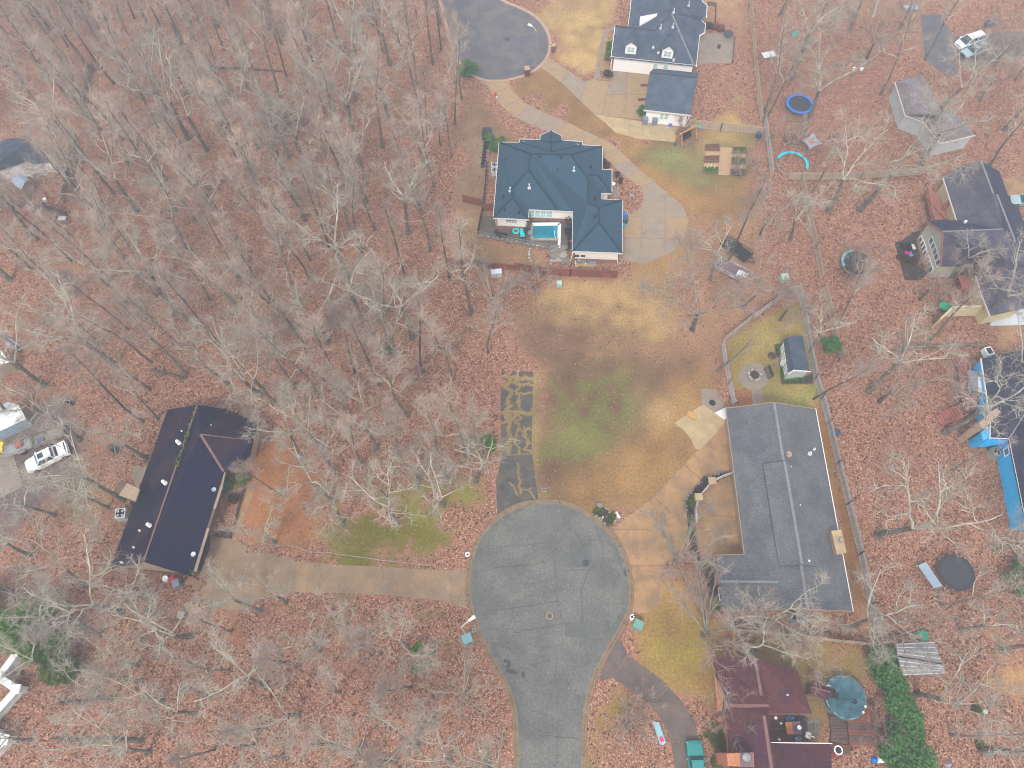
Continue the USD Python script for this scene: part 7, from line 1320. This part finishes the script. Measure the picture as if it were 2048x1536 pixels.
solo('burn_barrel', MB().lathe([(.3, 0), (.32, .9), (.28, .9), (.26, .2), (0, .2)], 14, [*g2(145, 808), 0]), 'black', 'black barrel under branches in the pickup yard', 'barrel')
# two dark round things by the cars
pot('bin_round', 'dark round bin beyond the white minivan, left of two', (1972, 54), .6, 1.0, 'bin_navy', cat='bin'); pot('bin_round', 'blue grey round bin beyond the white minivan, right of two', (1982, 50), .55, .9, 'bin_grey', cat='bin')
# ------------------------------------------------------------------ play things of the right hand yards
def trampoline(label, px, r, ring_mt, mat_mt, h=.9, arc=None, net=False, legs=8):
    t = thing('trampoline', label, 'trampoline', (*g2(*px), 0)); a = np.linspace(0, 2 * math.pi, 41)
    if mat_mt: part(t, 'bed', MB().lathe([(0, h - .05), (r * .88, h)], 32), mat_mt)
    segs = [(0, 2 * math.pi)] if arc is None else arc
    for a0, a1 in segs: aa = np.linspace(a0, a1, max(6, int(28 * (a1 - a0) / 6.28))); P = np.column_stack([np.cos(aa), np.sin(aa), 0 * aa]); m = MB(); n = len(aa); v = np.vstack([P * r * .86 + [0, 0, h + .04], P * r * 1.03 + [0, 0, h + .04], P * r * 1.03 + [0, 0, h - .05], P * r * .86 + [0, 0, h - .05]]); f = []; [f.extend([[i + k * n, i + 1 + k * n, i + 1 + ((k + 1) % 4) * n], [i + k * n, i + 1 + ((k + 1) % 4) * n, i + ((k + 1) % 4) * n]]) for i in range(n - 1) for k in range(4)]; m.add(v, f); tm = m.mesh(); trimesh.repair.fix_normals(tm); part(t, 'pad', tm, ring_mt)
    part(t, 'frame', MB().tube(np.column_stack([np.cos(a) * r, np.sin(a) * r, 0 * a + h - .1]), .06, 6, caps=False), 'metal_grey')
    for k in range(legs): b = k * 6.283 / legs; part(t, 'leg', MB().tube([(math.cos(b) * r, math.sin(b) * r, 0), (math.cos(b) * r, math.sin(b) * r, h - .1 + (1.6 if net else 0))], .05, 6), 'metal_grey')
trampoline('round trampoline with bright blue rim on a wooden base', (1596, 216), 2.15, 'strong_blue', 'charcoal'); trampoline('trampoline with a broken cyan ring pad under branches', (1581, 335), 2.5, 'cyan', None, arc=[(-.5, .5), (.6, 1.1), (1.2, 1.6), (1.7, 2.6)])
trampoline('dark trampoline with thin teal rim behind the tan fence', (1710, 532), 2.3, 'box_teal', 'charcoal', arc=[(1.6, 3.4), (5.0, 5.9)], legs=6, net=True); trampoline('black round trampoline beside the grey panel on the right', (1905, 1148), 2.1, 'charcoal', 'iron')
solo('wooden_platform', MB().prism(poly([(1566, 192), (1600, 190), (1618, 225), (1612, 244), (1574, 243)]), -.02, .1), 'wood_brown', 'brown wooden base under the blue rimmed trampoline', 'platform')
t = thing('sail_shade', 'grey four pointed sail shade with an orange centre', 'sail shade', (*g2(1623, 287), 0)); q = zoom(1500, 0, 3.737); P = [G(*c, z) for c, z in zip(q((472, 992), (545, 1070), (448, 1115), (388, 1045)), (2.3, 2.1, 2.3, 2.1))]; c = np.mean(P, 0) - [0, 0, .25]; V_ = {}
for i in range(4): V_[f'c{i}'] = P[i]; V_[f'm{i}'] = (P[i] + P[(i + 1) % 4]) / 2 * .82 + c * .18
V_['o'] = c; wpart(t, 'cloth', shell(V_, [[f'c{i}', f'm{i}', 'o'] for i in range(4)] + [[f'm{i}', f'c{(i + 1) % 4}', 'o'] for i in range(4)], .04), 'grey_fabric'); wpart(t, 'emblem', MB().lathe([(0, .1), (.55, .06), (.55, .02)], 14, c), 'terracotta')
for p in P: wpart(t, 'post', MB().bar([p[0], p[1], 0], p, .1), 'metal_dull')
solo('play_tent', MB().hull([[*g2(1588, 76), 0], [*g2(1582, 70), 0], [*g2(1595, 72), 0], [*g2(1592, 66), 0], [*g2(1589, 76), 1.5], [*g2(1590, 75), 1.6]]), 'turquoise', 'small turquoise play tent in the upper right yard', 'tent')
for k, (px, l, mt) in enumerate((((1537, 112), 'pale grey board lying by the tan fence', 'metal_pale'), ((1820, 18), 'pale blue sheet lying in leaves at the upper right', 'metal_sheet_blue'))): solo('board', MB().box([*g2(*px), .3], (2.4, 1.4, .12), .2), mt, l, 'board')
t = thing('toy_pile', 'heap of red and white toys under branches in the upper right yard', 'toys', (*g2(1698, 132), 0)); rgq = np.random.default_rng(4)
for k in range(9): part(t, 'toy', MB().box((rgq.normal(0, .8), rgq.normal(0, .6), .25), (.5, .4, .45), rgq.uniform(0, 3)), ('red', 'white_plain', 'orange', 'metal_pale')[k % 4])
solo('garden_kerb', MB().bar([*g2(1758, -10), .15], [*g2(1745, 38), .15], .3, .3), 'stone_pale', 'pale kerb line between two back lawns at the top right', 'kerb'); solo('toy_ball', trimesh.creation.icosphere(2, .3).apply_translation([*g2(1664, 311), .3]), 'green_plastic', 'small green ball by the long east west fence', 'ball')
solo('log_seat', MB().tube([[*g2(1655, 280), .25], [*g2(1672, 270), .3]], .22, 8), 'wood_fence_dark', 'dark log beside the sail shade', 'log')
# patio of the yellow house
q = zoom(1748, 300, 4.267); pave('patio', 'wet dark terrace of the yellow house', q((175, 792), (240, 770), (330, 700), (400, 690), (362, 770), (395, 900), (450, 1060), (400, 1108), (262, 1112)), [q((230, 900), (400, 880))], .05, .03, ['patio_wet'])
chair('black', 'black wicker sofa on the dark terrace of the yellow house', q((250, 850))[0], .2, name='garden_sofa', cat='sofa', s=1.8); t = thing('side_table', 'pale side table on the dark terrace', 'table', (*g2(*q((317, 843))[0]), .03)); part(t, 'top', MB().box((0, 0, .45), (.7, .9, .06), .2), 'white_stain'); [part(t, 'leg', MB().box((x, y, .2), (.06, .06, .4)), 'metal_dull') for x in (-.28, .28) for y in (-.35, .35)]
t = thing('garden_cushion', 'pink and blue cushions on the dark terrace', 'cushion', (*g2(*q((292, 895))[0]), .05)); part(t, 'pink_cushion', MB().box((0, .3, .15), (.9, .5, .25), .3), 'magenta'); part(t, 'blue_cushion', MB().box((.2, -.25, .15), (.6, .45, .25), .2), 'sky_blue')
lp = thing('leaf_pile', 'heap of brown leaves on the dark terrace of the yellow house', 'leaf pile', (*g2(*q((330, 960))[0]), 0), kind='stuff'); part(lp, 'leaves', clump(1400, [[x, y, .1] for x, y in ((-1.6, .9), (-.8, .5), (0, 0), (.8, -.5), (1.4, -1.0), (-.3, .8), (.6, .2))], [.7] * 7, .13, 5, .4), 'leaf_litter')
def deck(label, pgpx, z, mt, rail=None, nb=None, name='wooden_deck', ang=None, posts=True, thick=.06, w=.3):
    pg = poly(pgpx, z); c = pg.centroid; t = thing(name, label, 'deck', (c.x, c.y, 0)); a = math.radians(ang or 0); d = np.array([math.cos(a), math.sin(a)]); n = np.array([-d[1], d[0]]); co = np.array(pg.exterior.coords); s = co @ n
    k = 0
    for v in np.arange(s.min(), s.max(), w):
        mid = n * (v + w / 2); ln = LineString([mid - d * 200, mid + d * 200]).buffer(w / 2 * .9, cap_style=2).intersection(pg)
        if not ln.is_empty and ln.area > .05: wpart(t, 'board', MB().prism(ln, z - thick, z + rgF.uniform(-.006, .006)), mt if rgF.random() < .75 else 'wood_deck_grey')
    for x, y in co[:-1]: wpart(t, 'deck_post', MB().bar([x, y, 0], [x, y, z - thick], .12), mt)
    if rail:
        for r0, r1 in zip(rail[:-1], rail[1:]):
            p, r = g2(*r0, z), g2(*r1, z); L = np.linalg.norm(r - p); wpart(t, 'top_rail', MB().bar([*p, z + 1], [*r, z + 1], .14, .07), mt); wpart(t, 'lower_rail', MB().bar([*p, z + .15], [*r, z + .15], .08, .06), mt)
            for i in range(max(2, int(L / .35))): c = p + (r - p) * (i / max(2, int(L / .35))); wpart(t, 'baluster', MB().bar([*c, z], [*c, z + 1], .06), mt)
    return t
q = zoom(1748, 300, 4.267); deck('brown timber deck with rails beside the yellow wall', q((440, 370), (500, 340), (545, 400), (635, 590), (490, 600)), 1.2, 'wood_pink', q((440, 370), (488, 600)), ang=112)
for k in range(5): pass
st = thing('deck_stairs', 'short timber steps down from the deck of the yellow house', 'stairs', (*g2(*q((400, 560))[0]), 0))
for k, (u, v) in enumerate(((475, 400), (500, 480), (530, 550))): wpart(st, 'beam', MB().bar([*g2(*q((u - 25, v + 15))[0], 2.0), 2.0], [*g2(*q((u + 25, v - 25))[0], 2.0), 2.0], .3, .2), 'wood_brown')
t = thing('pergola', 'pinkish timber pergola in the courtyard of the yellow house', 'pergola', (*g2(*q((720, 1180))[0]), 0))
for k in range(6): u = 720 + k * 14; wpart(t, 'beam', MB().bar([*g2(*q((u, 1070))[0], 2.4), 2.4], [*g2(*q((u + 40, 1185))[0], 2.4), 2.4], .16, .2), 'wood_pink')
for uv in ((720, 1070), (790, 1070), (760, 1185), (830, 1185)): wpart(t, 'post', MB().bar([*g2(*q(uv)[0], 2.3), 0], [*g2(*q(uv)[0], 2.3), 2.3], .15), 'wood_pink')
pot('planter', 'green slide toy beside the courtyard of the yellow house', q((585, 1350))[0], .7, .6, 'green_plastic', cat='toy')
q = zoom(1748, 640, 3.657); deck('reddish timber deck with rails beside the blue house', q((612, 300), (700, 300), (790, 500), (760, 640), (700, 680), (650, 640), (640, 545)), 1.3, 'wood_pink', q((612, 300), (660, 420), (690, 540), (640, 545), (650, 640)), ang=70)
t = thing('hot_tub', 'hot tub with grey cover and white edge on the reddish deck', 'hot tub', (*g2(*q((715, 470), )[0], 1.3), 1.3), -.28); part(t, 'shell', MB().box((0, 0, .4), (1.8, 3.2, .8)), 'wood_fence_dark'); part(t, 'cover', MB().box((-.3, 0, .86), (1.2, 3.1, .12)), 'bin_grey'); part(t, 'lid', MB().box((.62, -.4, .9), (.6, 2.2, .2)), 'white_plain')
st = thing('deck_stairs', 'reddish timber steps with rails below the deck of the blue house', 'stairs', (*g2(*q((560, 700))[0]), 0)); a_, b_ = np.array([*g2(*q((640, 670))[0], 1.3), 1.25]), np.array([*g2(*q((475, 738))[0], .1), .1]); dv = (b_ - a_); sd_ = np.array([-dv[1], dv[0], 0]); sd_ /= np.linalg.norm(sd_)
for k in range(8): p = a_ + dv * (k + .5) / 8; wpart(st, 'step', MB().bar(p - sd_ * .7, p + sd_ * .7, .4, .06), 'wood_pink')
for sgn in (-1, 1): wpart(st, 'stringer', MB().bar(a_ + sd_ * .75 * sgn, b_ + sd_ * .75 * sgn, .08, .25), 'wood_pink'); wpart(st, 'hand_rail', MB().bar(a_ + sd_ * .75 * sgn + [0, 0, 1], b_ + sd_ * .75 * sgn + [0, 0, 1], .1, .08), 'wood_pink')
t = thing('white_appliance', 'white box with a grey grille at the upper corner of the blue house', 'air conditioner', (*g2(*q((815, 250))[0]), 0), .2); part(t, 'casing', MB().box((0, 0, .5), (1.0, 1.2, 1.0)), 'white_plain'); part(t, 'grille', MB().box((0, 0, 1.02), (.7, .9, .04)), 'charcoal')
# grey panel and others lower right
q = zoom(1700, 1050, 3.161); P = [G(*c, z) for c, z in zip(q((430, 255), (480, 235), (585, 385), (530, 400)), (.9, 1.3, 1.3, .9))]; t = thing('lean_to_roof', 'blue grey metal sheet shelter beside the black trampoline', 'shelter', (*P[0][:2], 0)); wpart(t, 'sheet', shell({str(i): p for i, p in enumerate(P)}, [['0', '1', '2', '3']], .06), 'metal_sheet_blue')
for p in P: wpart(t, 'post', MB().bar([p[0], p[1], 0], p - [0, 0, .06], .1), 'wood_fence')
wpart(t, 'seam', MB().bar((P[0] + P[3]) / 2 + [0, 0, .03], (P[1] + P[2]) / 2 + [0, 0, .03], .08, .05), 'metal_grey')
solo('water_butt', MB().lathe([(0, .9), (.5, .85), (.65, .6), (.65, 0)], 16, [*g2(*q((448, 705))[0]), 0]), 'green_plastic', 'green round water tank behind the corrugated shed', 'tank'); solo('bench_seat', MB().box([*g2(2042, 1185), .4], (1.6, 1.8, .7), .2), 'brick_red', 'dark red box at the right edge below the blue house', 'box')
for px, l in (((1951, 1416), 'clump of yellow daffodils under the low forked tree, upper'), ((1958, 1488), 'clump of yellow daffodils near the bottom right trunk, lower')): solo('daffodils', clump(260, [[*g2(*px), .2]], [.5], .12, int(px[0])), 'leaf_yellow', l, 'flowers')
solo('toy_ball', trimesh.creation.icosphere(2, .28).apply_translation([*g2(1967, 1423), .28]), 'box_mint', 'pale mint ball in leaves under the low forked tree', 'ball'); solo('garden_toy', MB().hull([[*g2(1893, 1520), 0], [*g2(1903, 1528), 0], [*g2(1898, 1536), 0], [*g2(1890, 1530), 0], [*g2(1898, 1527), .8]]), 'tarp_violet', 'violet garden toy at the bottom right', 'toy')
# ------------------------------------------------------------------ pool, deck and patio of the brick house
q = q5
c = g2(*q((1257, 925))[0], 1.2); ap = thing('round_pool', 'round above ground pool under a wrinkled teal cover', 'pool', (*c, 0)); Rr = 2.28
part(ap, 'pool_wall', MB().lathe([(Rr, 0), (Rr, 1.2), (Rr - .1, 1.25)], 40), 'metal_dull'); rgc = np.random.default_rng(6); nr, na = 14, 64; v, f = [], []
for i in range(nr + 1):
    r = (Rr + .12) * i / nr
    for k in range(na):
        a = k * 6.283185 / na; wr = .05 * math.sin(a * 11 + 2 * math.sin(a * 3)) * (i / nr) ** 2 + .04 * math.sin(a * 23 + i) * (i / nr) * (i < nr); z = 1.28 - .3 * (1 - (i / nr) ** 2) + wr if i < nr else .9 + wr; v.append((r * math.cos(a) * (1 + .01 * math.sin(a * 9)), r * math.sin(a), z))
for i in range(nr):
    for k in range(na): k2 = (k + 1) % na; f += [[i * na + k, (i + 1) * na + k, (i + 1) * na + k2], [i * na + k, (i + 1) * na + k2, i * na + k2]]
part(ap, 'cover', trimesh.Trimesh(v, f, process=False), 'tarp_teal', smooth=25); part(ap, 'puddle', MB().lathe([(0, 1.02), (.25, 1.04), (.3, 1.0)], 14, (.95, -.45, .05)), 'black'); part(ap, 'wrinkle', MB().bar((.9, -.4, 1.16), (-.6, .5, 1.1), .08, .06).bar((.9, -.4, 1.16), (-.2, .9, 1.12), .07, .06).bar((.9, -.4, 1.16), (-1.1, -.2, 1.12), .07, .06), 'tarp_teal')
part(ap, 'cover_leaves', clump(160, [[-1.3, .6, 1.15], [-1.0, .2, 1.12], [-1.5, .3, 1.15]], [.35] * 3, .12, 8, .3), 'leaf_litter')
part(ap, 'pool_pipe', MB().tube([(-2.1, 1.0, 1.2), (-1.8, 1.3, 1.6), (-1.5, 1.2, 1.3)], .05, 6), 'white_plain')
deck('lower timber deck with straight boards beside the covered round pool', q((1120, 1075), (1180, 1100), (1262, 1120), (1290, 1335), (1135, 1312)), .5, 'wood_deck_grey', ang=-2, w=.32)
deck('upper reddish timber deck round the right side of the covered pool', q((1268, 1122), (1400, 1080), (1425, 985), (1520, 985), (1565, 1312), (1540, 1350), (1295, 1335)), .9, 'wood_deck', q((1525, 985), (1580, 1315)), ang=-4, w=.32)
deck('timber walk below the lower deck beside the brick house', q((1140, 1320), (1300, 1340), (1300, 1420), (1140, 1420)), .25, 'wood_deck', ang=-2, w=.32)
pave('patio', 'wine brown paved patio of the brick house', q((600, 1078), (880, 1078), (930, 1100), (930, 1305), (610, 1312)), [q((600, 1195), (930, 1195)), q((760, 1078), (760, 1310))], .05, .03, ['patio_wine'])
pave('patio', 'small square of grey flagstones beside the patio of the brick house', q((925, 1115), (1030, 1115), (1035, 1250), (930, 1250)), [q((975, 1110), (980, 1255)), q((920, 1160), (1040, 1160)), q((920, 1205), (1040, 1205))], .08, .04, ['stone'])
t = thing('patio_table', 'wine coloured patio table with an orange cloth and white pot', 'table', (*g2(*q((792, 1192))[0]), .03)); part(t, 'tabletop', MB().box((0, 0, .74), (1.5, 1.3, .06)), 'brick_purple'); part(t, 'tablecloth', MB().box((-.55, 0, .78), (.7, 1.2, .03)), 'terracotta'); [part(t, 'leg', MB().box((x, y, .36), (.08, .08, .72)), 'charcoal') for x in (-.65, .65) for y in (-.55, .55)]
pot('flower_pot', 'white pot standing on the wine coloured patio table', q((828, 1188))[0], .22, .3, 'white_plain', z=.8)
for k, (uv, l, mt) in enumerate((((750, 1112), 'dark blue chair above the patio table', 'bin_navy'), ((832, 1290), 'blue grey chair below the patio table', 'bin_grey'), ((858, 1130), 'dark chair at the upper right of the patio table', 'charcoal'), ((920, 1255), 'white chair right of the patio table', 'white_plain'))): chair(mt, l, q(uv)[0], (3.1, 0.1, 2.4, 1.2)[k], s=.85)
solo('toy_ball', trimesh.creation.icosphere(2, .2).apply_translation([*g2(*q((793, 1108))[0]), .23]), 'strong_blue', 'bright blue ball on the patio of the brick house', 'ball'); pot('flower_pot', 'small white pot in the upper left corner of the brick patio', q((648, 1105))[0], .16, .25, 'white_plain'); pot('flower_pot', 'small pale pot in the lower left corner of the brick patio', q((678, 1290))[0], .16, .25, 'metal_pale')
ring('lawn_ring', 'white ring with dark centre beside the lower deck of the brick house', q((1184, 1382))[0], .42, .08, 'white_plain', z=.27, cat='fire bowl', core='black'); solo('gas_can', MB().box([*g2(*q((1163, 1425))[0]), .2], (.25, .3, .4)), 'red', 'small red can beside the white ring', 'can')
for px, l, mt in ((q((1505, 1465))[0], 'blue bag in the shrubs below the deck', 'strong_blue'), (q((1555, 1465))[0], 'white bag in the shrubs below the deck', 'white_plain')): solo('rubbish_bag', MB().hull([[*(g2(*px) + d), z] for d, z in (((-.4, -.3), 0), ((.4, -.3), 0), ((.45, .3), 0), ((-.35, .35), 0), ((.1, 0), .5), ((-.2, .1), .45))]), mt, l, 'bag')
for uv in ((1428, 1005), (1408, 1055)): solo('deck_light', MB().lathe([(0, 1.3), (.14, 1.2), (.14, 1.0), (0, .9)], 10, [*g2(*q(uv)[0], 1.2), .05]), 'white_plain', 'small white lamp ' + ('above' if uv[1] < 1030 else 'below') + ' on the deck edge of the covered pool', 'lamp')
t = thing('terracotta_pots', 'pair of terracotta pots at the front of the brick house', 'flower pots', (*g2(*q((200, 1092))[0]), 0)); part(t, 'large_pot', MB().lathe([(.3, 0), (.45, .7), (.4, .7), (0, .6)], 14, (0, .1, 0)), 'terracotta'); part(t, 'small_pot', MB().lathe([(.2, 0), (.3, .45), (0, .4)], 12, (-.6, -.3, 0)), 'terracotta')
solo('garden_beam', MB().bar([*g2(*q((232, 1180))[0]), .3], [*g2(*q((245, 1370))[0]), .3], .35, .3), 'stone_pale', 'pale timber edging along the front of the brick house', 'edging')
t = thing('toy_boat', 'pale teal plastic canoe with a pink seat on the grass island', 'canoe', (*g2(1318, 1466), 0), heading((1313, 1452), (1323, 1482))); part(t, 'hull', MB().hull([(-1.1, -.3, .3), (-1.1, .3, .3), (1.1, -.32, .3), (1.1, .32, .3), (-1.0, -.2, 0), (-1.0, .2, 0), (1.0, -.2, 0), (1.0, .2, 0), (1.25, 0, .3)]), 'paint_teal_pale'); part(t, 'seat', MB().box((.65, 0, .34), (.5, .4, .12)), 'magenta'); part(t, 'rim', MB().bar((-1.1, -.3, .32), (1.1, -.32, .32), .07).bar((-1.1, .3, .32), (1.1, .32, .32), .07), 'paint_teal_pale')
solo('lawn_light', MB().lathe([(0, .25), (.2, .2), (.25, 0)], 12, [*g2(1309, 1447), 0]), 'metal_pale', 'pale grey domed light on the grass beside the teal canoe', 'cap')
# ------------------------------------------------------------------ round the dark roofed house
q = q3
t = thing('lawn_mower', 'red and grey mower against the lower wall of the dark roofed house', 'mower', (*g2(*q((560, 1400))[0]), 0), -.5); part(t, 'deck', MB().hull([(x, y, z) for x in (-.6, .6) for y in (-.5, .5) for z in (.15, .4)]), 'red'); part(t, 'hood', MB().box((-.3, 0, .6), (.6, .5, .4)), 'red'); part(t, 'handle', MB().bar((.5, -.3, .4), (1.2, -.3, 1.0), .05).bar((.5, .3, .4), (1.2, .3, 1.0), .05).bar((1.2, -.3, 1.0), (1.2, .3, 1.0), .05), 'charcoal'); [part(t, 'wheel', MB().tube([(x, y - .05, .16), (x, y + .05, .16)], .16, 12), 'tyre') for x in (-.5, .5) for y in (-.5, .5)]
bin_('blue grey bin beside the red mower', q((585, 1425))[0], 'bin_grey', .4, 1.3); solo('white_bucket', MB().lathe([(.3, 0), (.36, .6), (.3, .6), (0, .5)], 14, [*g2(*q((490, 1385))[0]), 0]), 'white_plain', 'white tub beside the red mower', 'bucket')
for k, uv in enumerate(((660, 1410), (715, 1430), (745, 1400))): solo('rock', flag(np.array([*g2(*q(uv)[0]), 0]), .9, .3, 0), 'concrete_tan', ('flat tan rock beside the bin, left', 'flat tan rock at the drive corner, middle', 'flat tan rock at the house corner, right')[k], 'rock')
t = thing('garden_bench', 'rusty brown long bench behind the chimney of the dark roofed house', 'bench', (*g2(*q((282, 790))[0]), 0), 1.4); part(t, 'seat', MB().box((0, 0, .45), (2.2, .5, .1)), 'soil_red'); part(t, 'backrest', MB().box((0, .25, .8), (2.2, .08, .5)), 'soil_red'); [part(t, 'leg', MB().box((x, 0, .2), (.1, .45, .4)), 'charcoal') for x in (-.9, .9)]
for k, (uv, r, mt) in enumerate((((925, 710), .9, 'leaf_deep'), ((1045, 665), 1.0, 'leaf_green'), ((985, 800), .7, 'leaf_dry'))): 
    t = thing('porch_shrub', ('dark green shrub in the planted court by the dark roof', 'spiky green shrub right in the planted court', 'dry shrub low in the planted court')[k], 'shrub', (*g2(*q(uv)[0]), 0)); part(t, 'foliage', clump(500, [[0, 0, r * .6], [.4, .2, r * .5]], [r, r * .7], .14, 300 + k), mt); part(t, 'stem', MB().tube([(0, 0, 0), (0, 0, .5)], .04, 5), 'bark_dark')
solo('planter_box', MB().prism(poly(q((835, 1035), (960, 1040), (965, 1085), (845, 1070))), -.02, .3), 'soil', 'dark planting trough at the foot of the path by the west drive', 'planter'); fence('court_wall', 'low dark rail along the planted court of the dark roofed house', [q(x)[0] for x in ((1085, 620), (1040, 800), (990, 990))], .7, 'wood_fence_dark')
t = thing('tree_stump', 'pale cut tree stump below the dark roofed house', 'stump', (*g2(365, 1231), 0)); part(t, 'bark', MB().lathe([(.7, 0), (.55, .3), (.5, .55), (.48, .55)], 14), 'bark_dark'); part(t, 'cut_face', MB().lathe([(0, .56), (.48, .555)], 14), 'stone_pale')
t = thing('tree_stump', 'dark hollow stump in leaves left of the dark roof', 'stump', (*g2(231, 900), 0)); part(t, 'bark', MB().lathe([(.5, 0), (.42, .5), (.4, 1.3), (.36, 1.3)], 12), 'bark_dark'); part(t, 'cut_face', MB().lathe([(0, 1.28), (.37, 1.29)], 12), 'iron_brown')
rgl = np.random.default_rng(50)
def log(label, a, b, r=.2, mt='bark_dark'):
    p, e = g2(*a), g2(*b); n = 6; P = np.array([[*(p + (e - p) * i / n + rgl.normal(0, .12, 2)), r * .8] for i in range(n + 1)]); t = thing('fallen_log', label, 'log', (*p, 0)); wpart(t, 'trunk', MB().tube(P, np.linspace(r, r * .5, n + 1), 7), mt); m = MB()
    for k in range(4): j = rgl.integers(1, n); m.tube([P[j], P[j] + [rgl.normal(0, .8), rgl.normal(0, .8), rgl.uniform(.1, .6)]], [r * .35, .03], 5)
    wpart(t, 'broken_branch', m, mt)
log('long fallen log across the leaves in the upper wood', (420, 134), (566, 144), .26); log('short fallen log lying level in the middle of the wood', (534, 230), (585, 231), .2); log('fallen log above the dark roofed house', (300, 740), (374, 757), .22); log('fallen log near the top right of the wood', (655, 90), (690, 92), .2); log('fallen trunk running up from the small tree in the right yard', (1790, 700), (1970, 690), .28, 'bark'); log('fallen dark trunk near the bottom left', (1240 / 3 + 10, 1394), (360, 1372), .14); log('fallen trunk at the bottom left near the white wall', (228, 1396), (118, 1406), .22); log('fallen trunk along the bottom below the white wall', (283, 1481), (100, 1478), .2); log('thick fallen trunk at the bottom right', (1964, 1506), (2060, 1512), .35, 'bark')
solo('green_slide', MB().hull([[*g2(84, 164), .1], [*g2(88, 160), .3], [*g2(97, 150), 1.0], [*g2(100, 153), 1.0], [*g2(90, 163), .25]]), 'green_plastic', 'small green slide in the upper left yard', 'slide'); solo('orange_mower', MB().box([*g2(108, 352), .35], (1.4, .7, .6), -.6), 'terracotta', 'orange machine beside the hidden house at the upper left', 'mower')
solo('garden_bench_plain', MB().box([*g2(60, 352), .3], (2.6, .3, .3), -.7), 'metal_pale', 'pale bench below the hidden house at the upper left', 'bench'); solo('white_bucket', MB().lathe([(.25, 0), (.3, .5), (0, .45)], 12, [*g2(92, 402), 0]), 'white_plain', 'white tub on leaves below the hidden house', 'bucket')
solo('wheelbarrow_tub', MB().hull([[*(g2(128, 441) + d), z] for d, z in (((-.5, -.3), .2), ((.5, -.3), .2), ((.6, .35), .6), ((-.6, .35), .6), ((.6, -.4), .6), ((-.6, -.4), .6))]), 'metal_pale', 'pale metal tub under the dark fence at the upper left', 'tub')
solo('hose', MB().tube([[*g2(520 + k * 17, 1083 + k * 3 + 3 * math.sin(k * 1.3)), .06] for k in range(10)] + [[*g2(760, 1120), .06], [*g2(860, 1131), .06]], .05, 5), 'stone_pale', 'thin pale branch or hose lying along the moss by the west drive', 'hose')
# ------------------------------------------------------------------ fallen leaves, as leaves
rgV = np.random.default_rng(60)
roads = unary_union([Polygon(LOW).buffer(.9), Polygon(UPP).buffer(.8)] + [p.buffer(.15) for p in PAVED])
def scatter(n, weight, size, seed, zmax=.05):
    rg = np.random.default_rng(seed); x, y = rg.uniform(-108, 108, n * 6), rg.uniform(-8, 160, n * 6)
    w = map_coordinates(weight, [np.clip((y - RY0) / RS, 0, RH - 1), np.clip((x - RX0) / RS, 0, RW - 1)], order=1); k = np.nonzero(rg.random(len(x)) < w)[0][:n]; x, y = x[k], y[k]; n = len(k)
    a, t = rg.uniform(0, 6.28, n), rg.normal(0, .35, (n, 2)); s = size * rg.uniform(.6, 1.35, n); ex = np.column_stack([np.cos(a), np.sin(a), t[:, 0]]) * s[:, None]; ey = np.column_stack([-np.sin(a), np.cos(a), t[:, 1]]) * s[:, None] * .6; c = np.column_stack([x, y, rg.uniform(.02, zmax, n) + s * .3])
    v = np.stack([c - ex, c - ey, c + ex, c + ey], 1).reshape(-1, 3); i = np.arange(n) * 4; return trimesh.Trimesh(v, np.vstack([np.column_stack([i, i + 1, i + 2]), np.column_stack([i, i + 2, i + 3])]), process=False)
rm_ = raster(unary_union([roads])); pav = gaussian_filter(rm_, .5)
build = raster(unary_union([Polygon([h.V[k][:2] for k in ks]).buffer(0) for h, ks in ((h1, 'abcdehijklmnopqrstuvw'), (h4, 'acdfgh'), (h3, 'adefl'))]))
free = (1 - np.clip(pav + build, 0, 1)).astype(np.float32)
solo('leaf_litter', scatter(150000, np.clip(leaf * 1.5 - .45, 0, 1) * free, .12, 1), 'leaf_litter', 'brown and russet fallen leaves covering the ground', 'leaves', kind='stuff')
lawnw = np.clip(1.2 - leaf, 0, 1) * free; solo('lawn_leaves', scatter(7000, lawnw * .9, .13, 2), 'leaf_pale', 'pale fallen leaves dotted over the lawns', 'leaves', kind='stuff')
solo('road_leaves', scatter(700, rm_, .11, 3, .03), 'leaf_pale', 'a few pale fallen leaves on the road', 'leaves', kind='stuff')
HAZE = 0.001
# ------------------------------------------------------------------ the damp winter air
MAT['haze'] = usdkit.material(stage, '/World/Looks/haze', {'v': ('principled_volume', {'color': (.88, .93, 1.0), 'density': HAZE, 'anisotropy': .2})}, [], volume='v.volume')
solo('haze', trimesh.creation.box(bounds=[[-600, -500, -1.0], [600, 660, H + 12]]), 'haze', 'thin damp haze in the air over the yards', 'haze', kind='stuff')
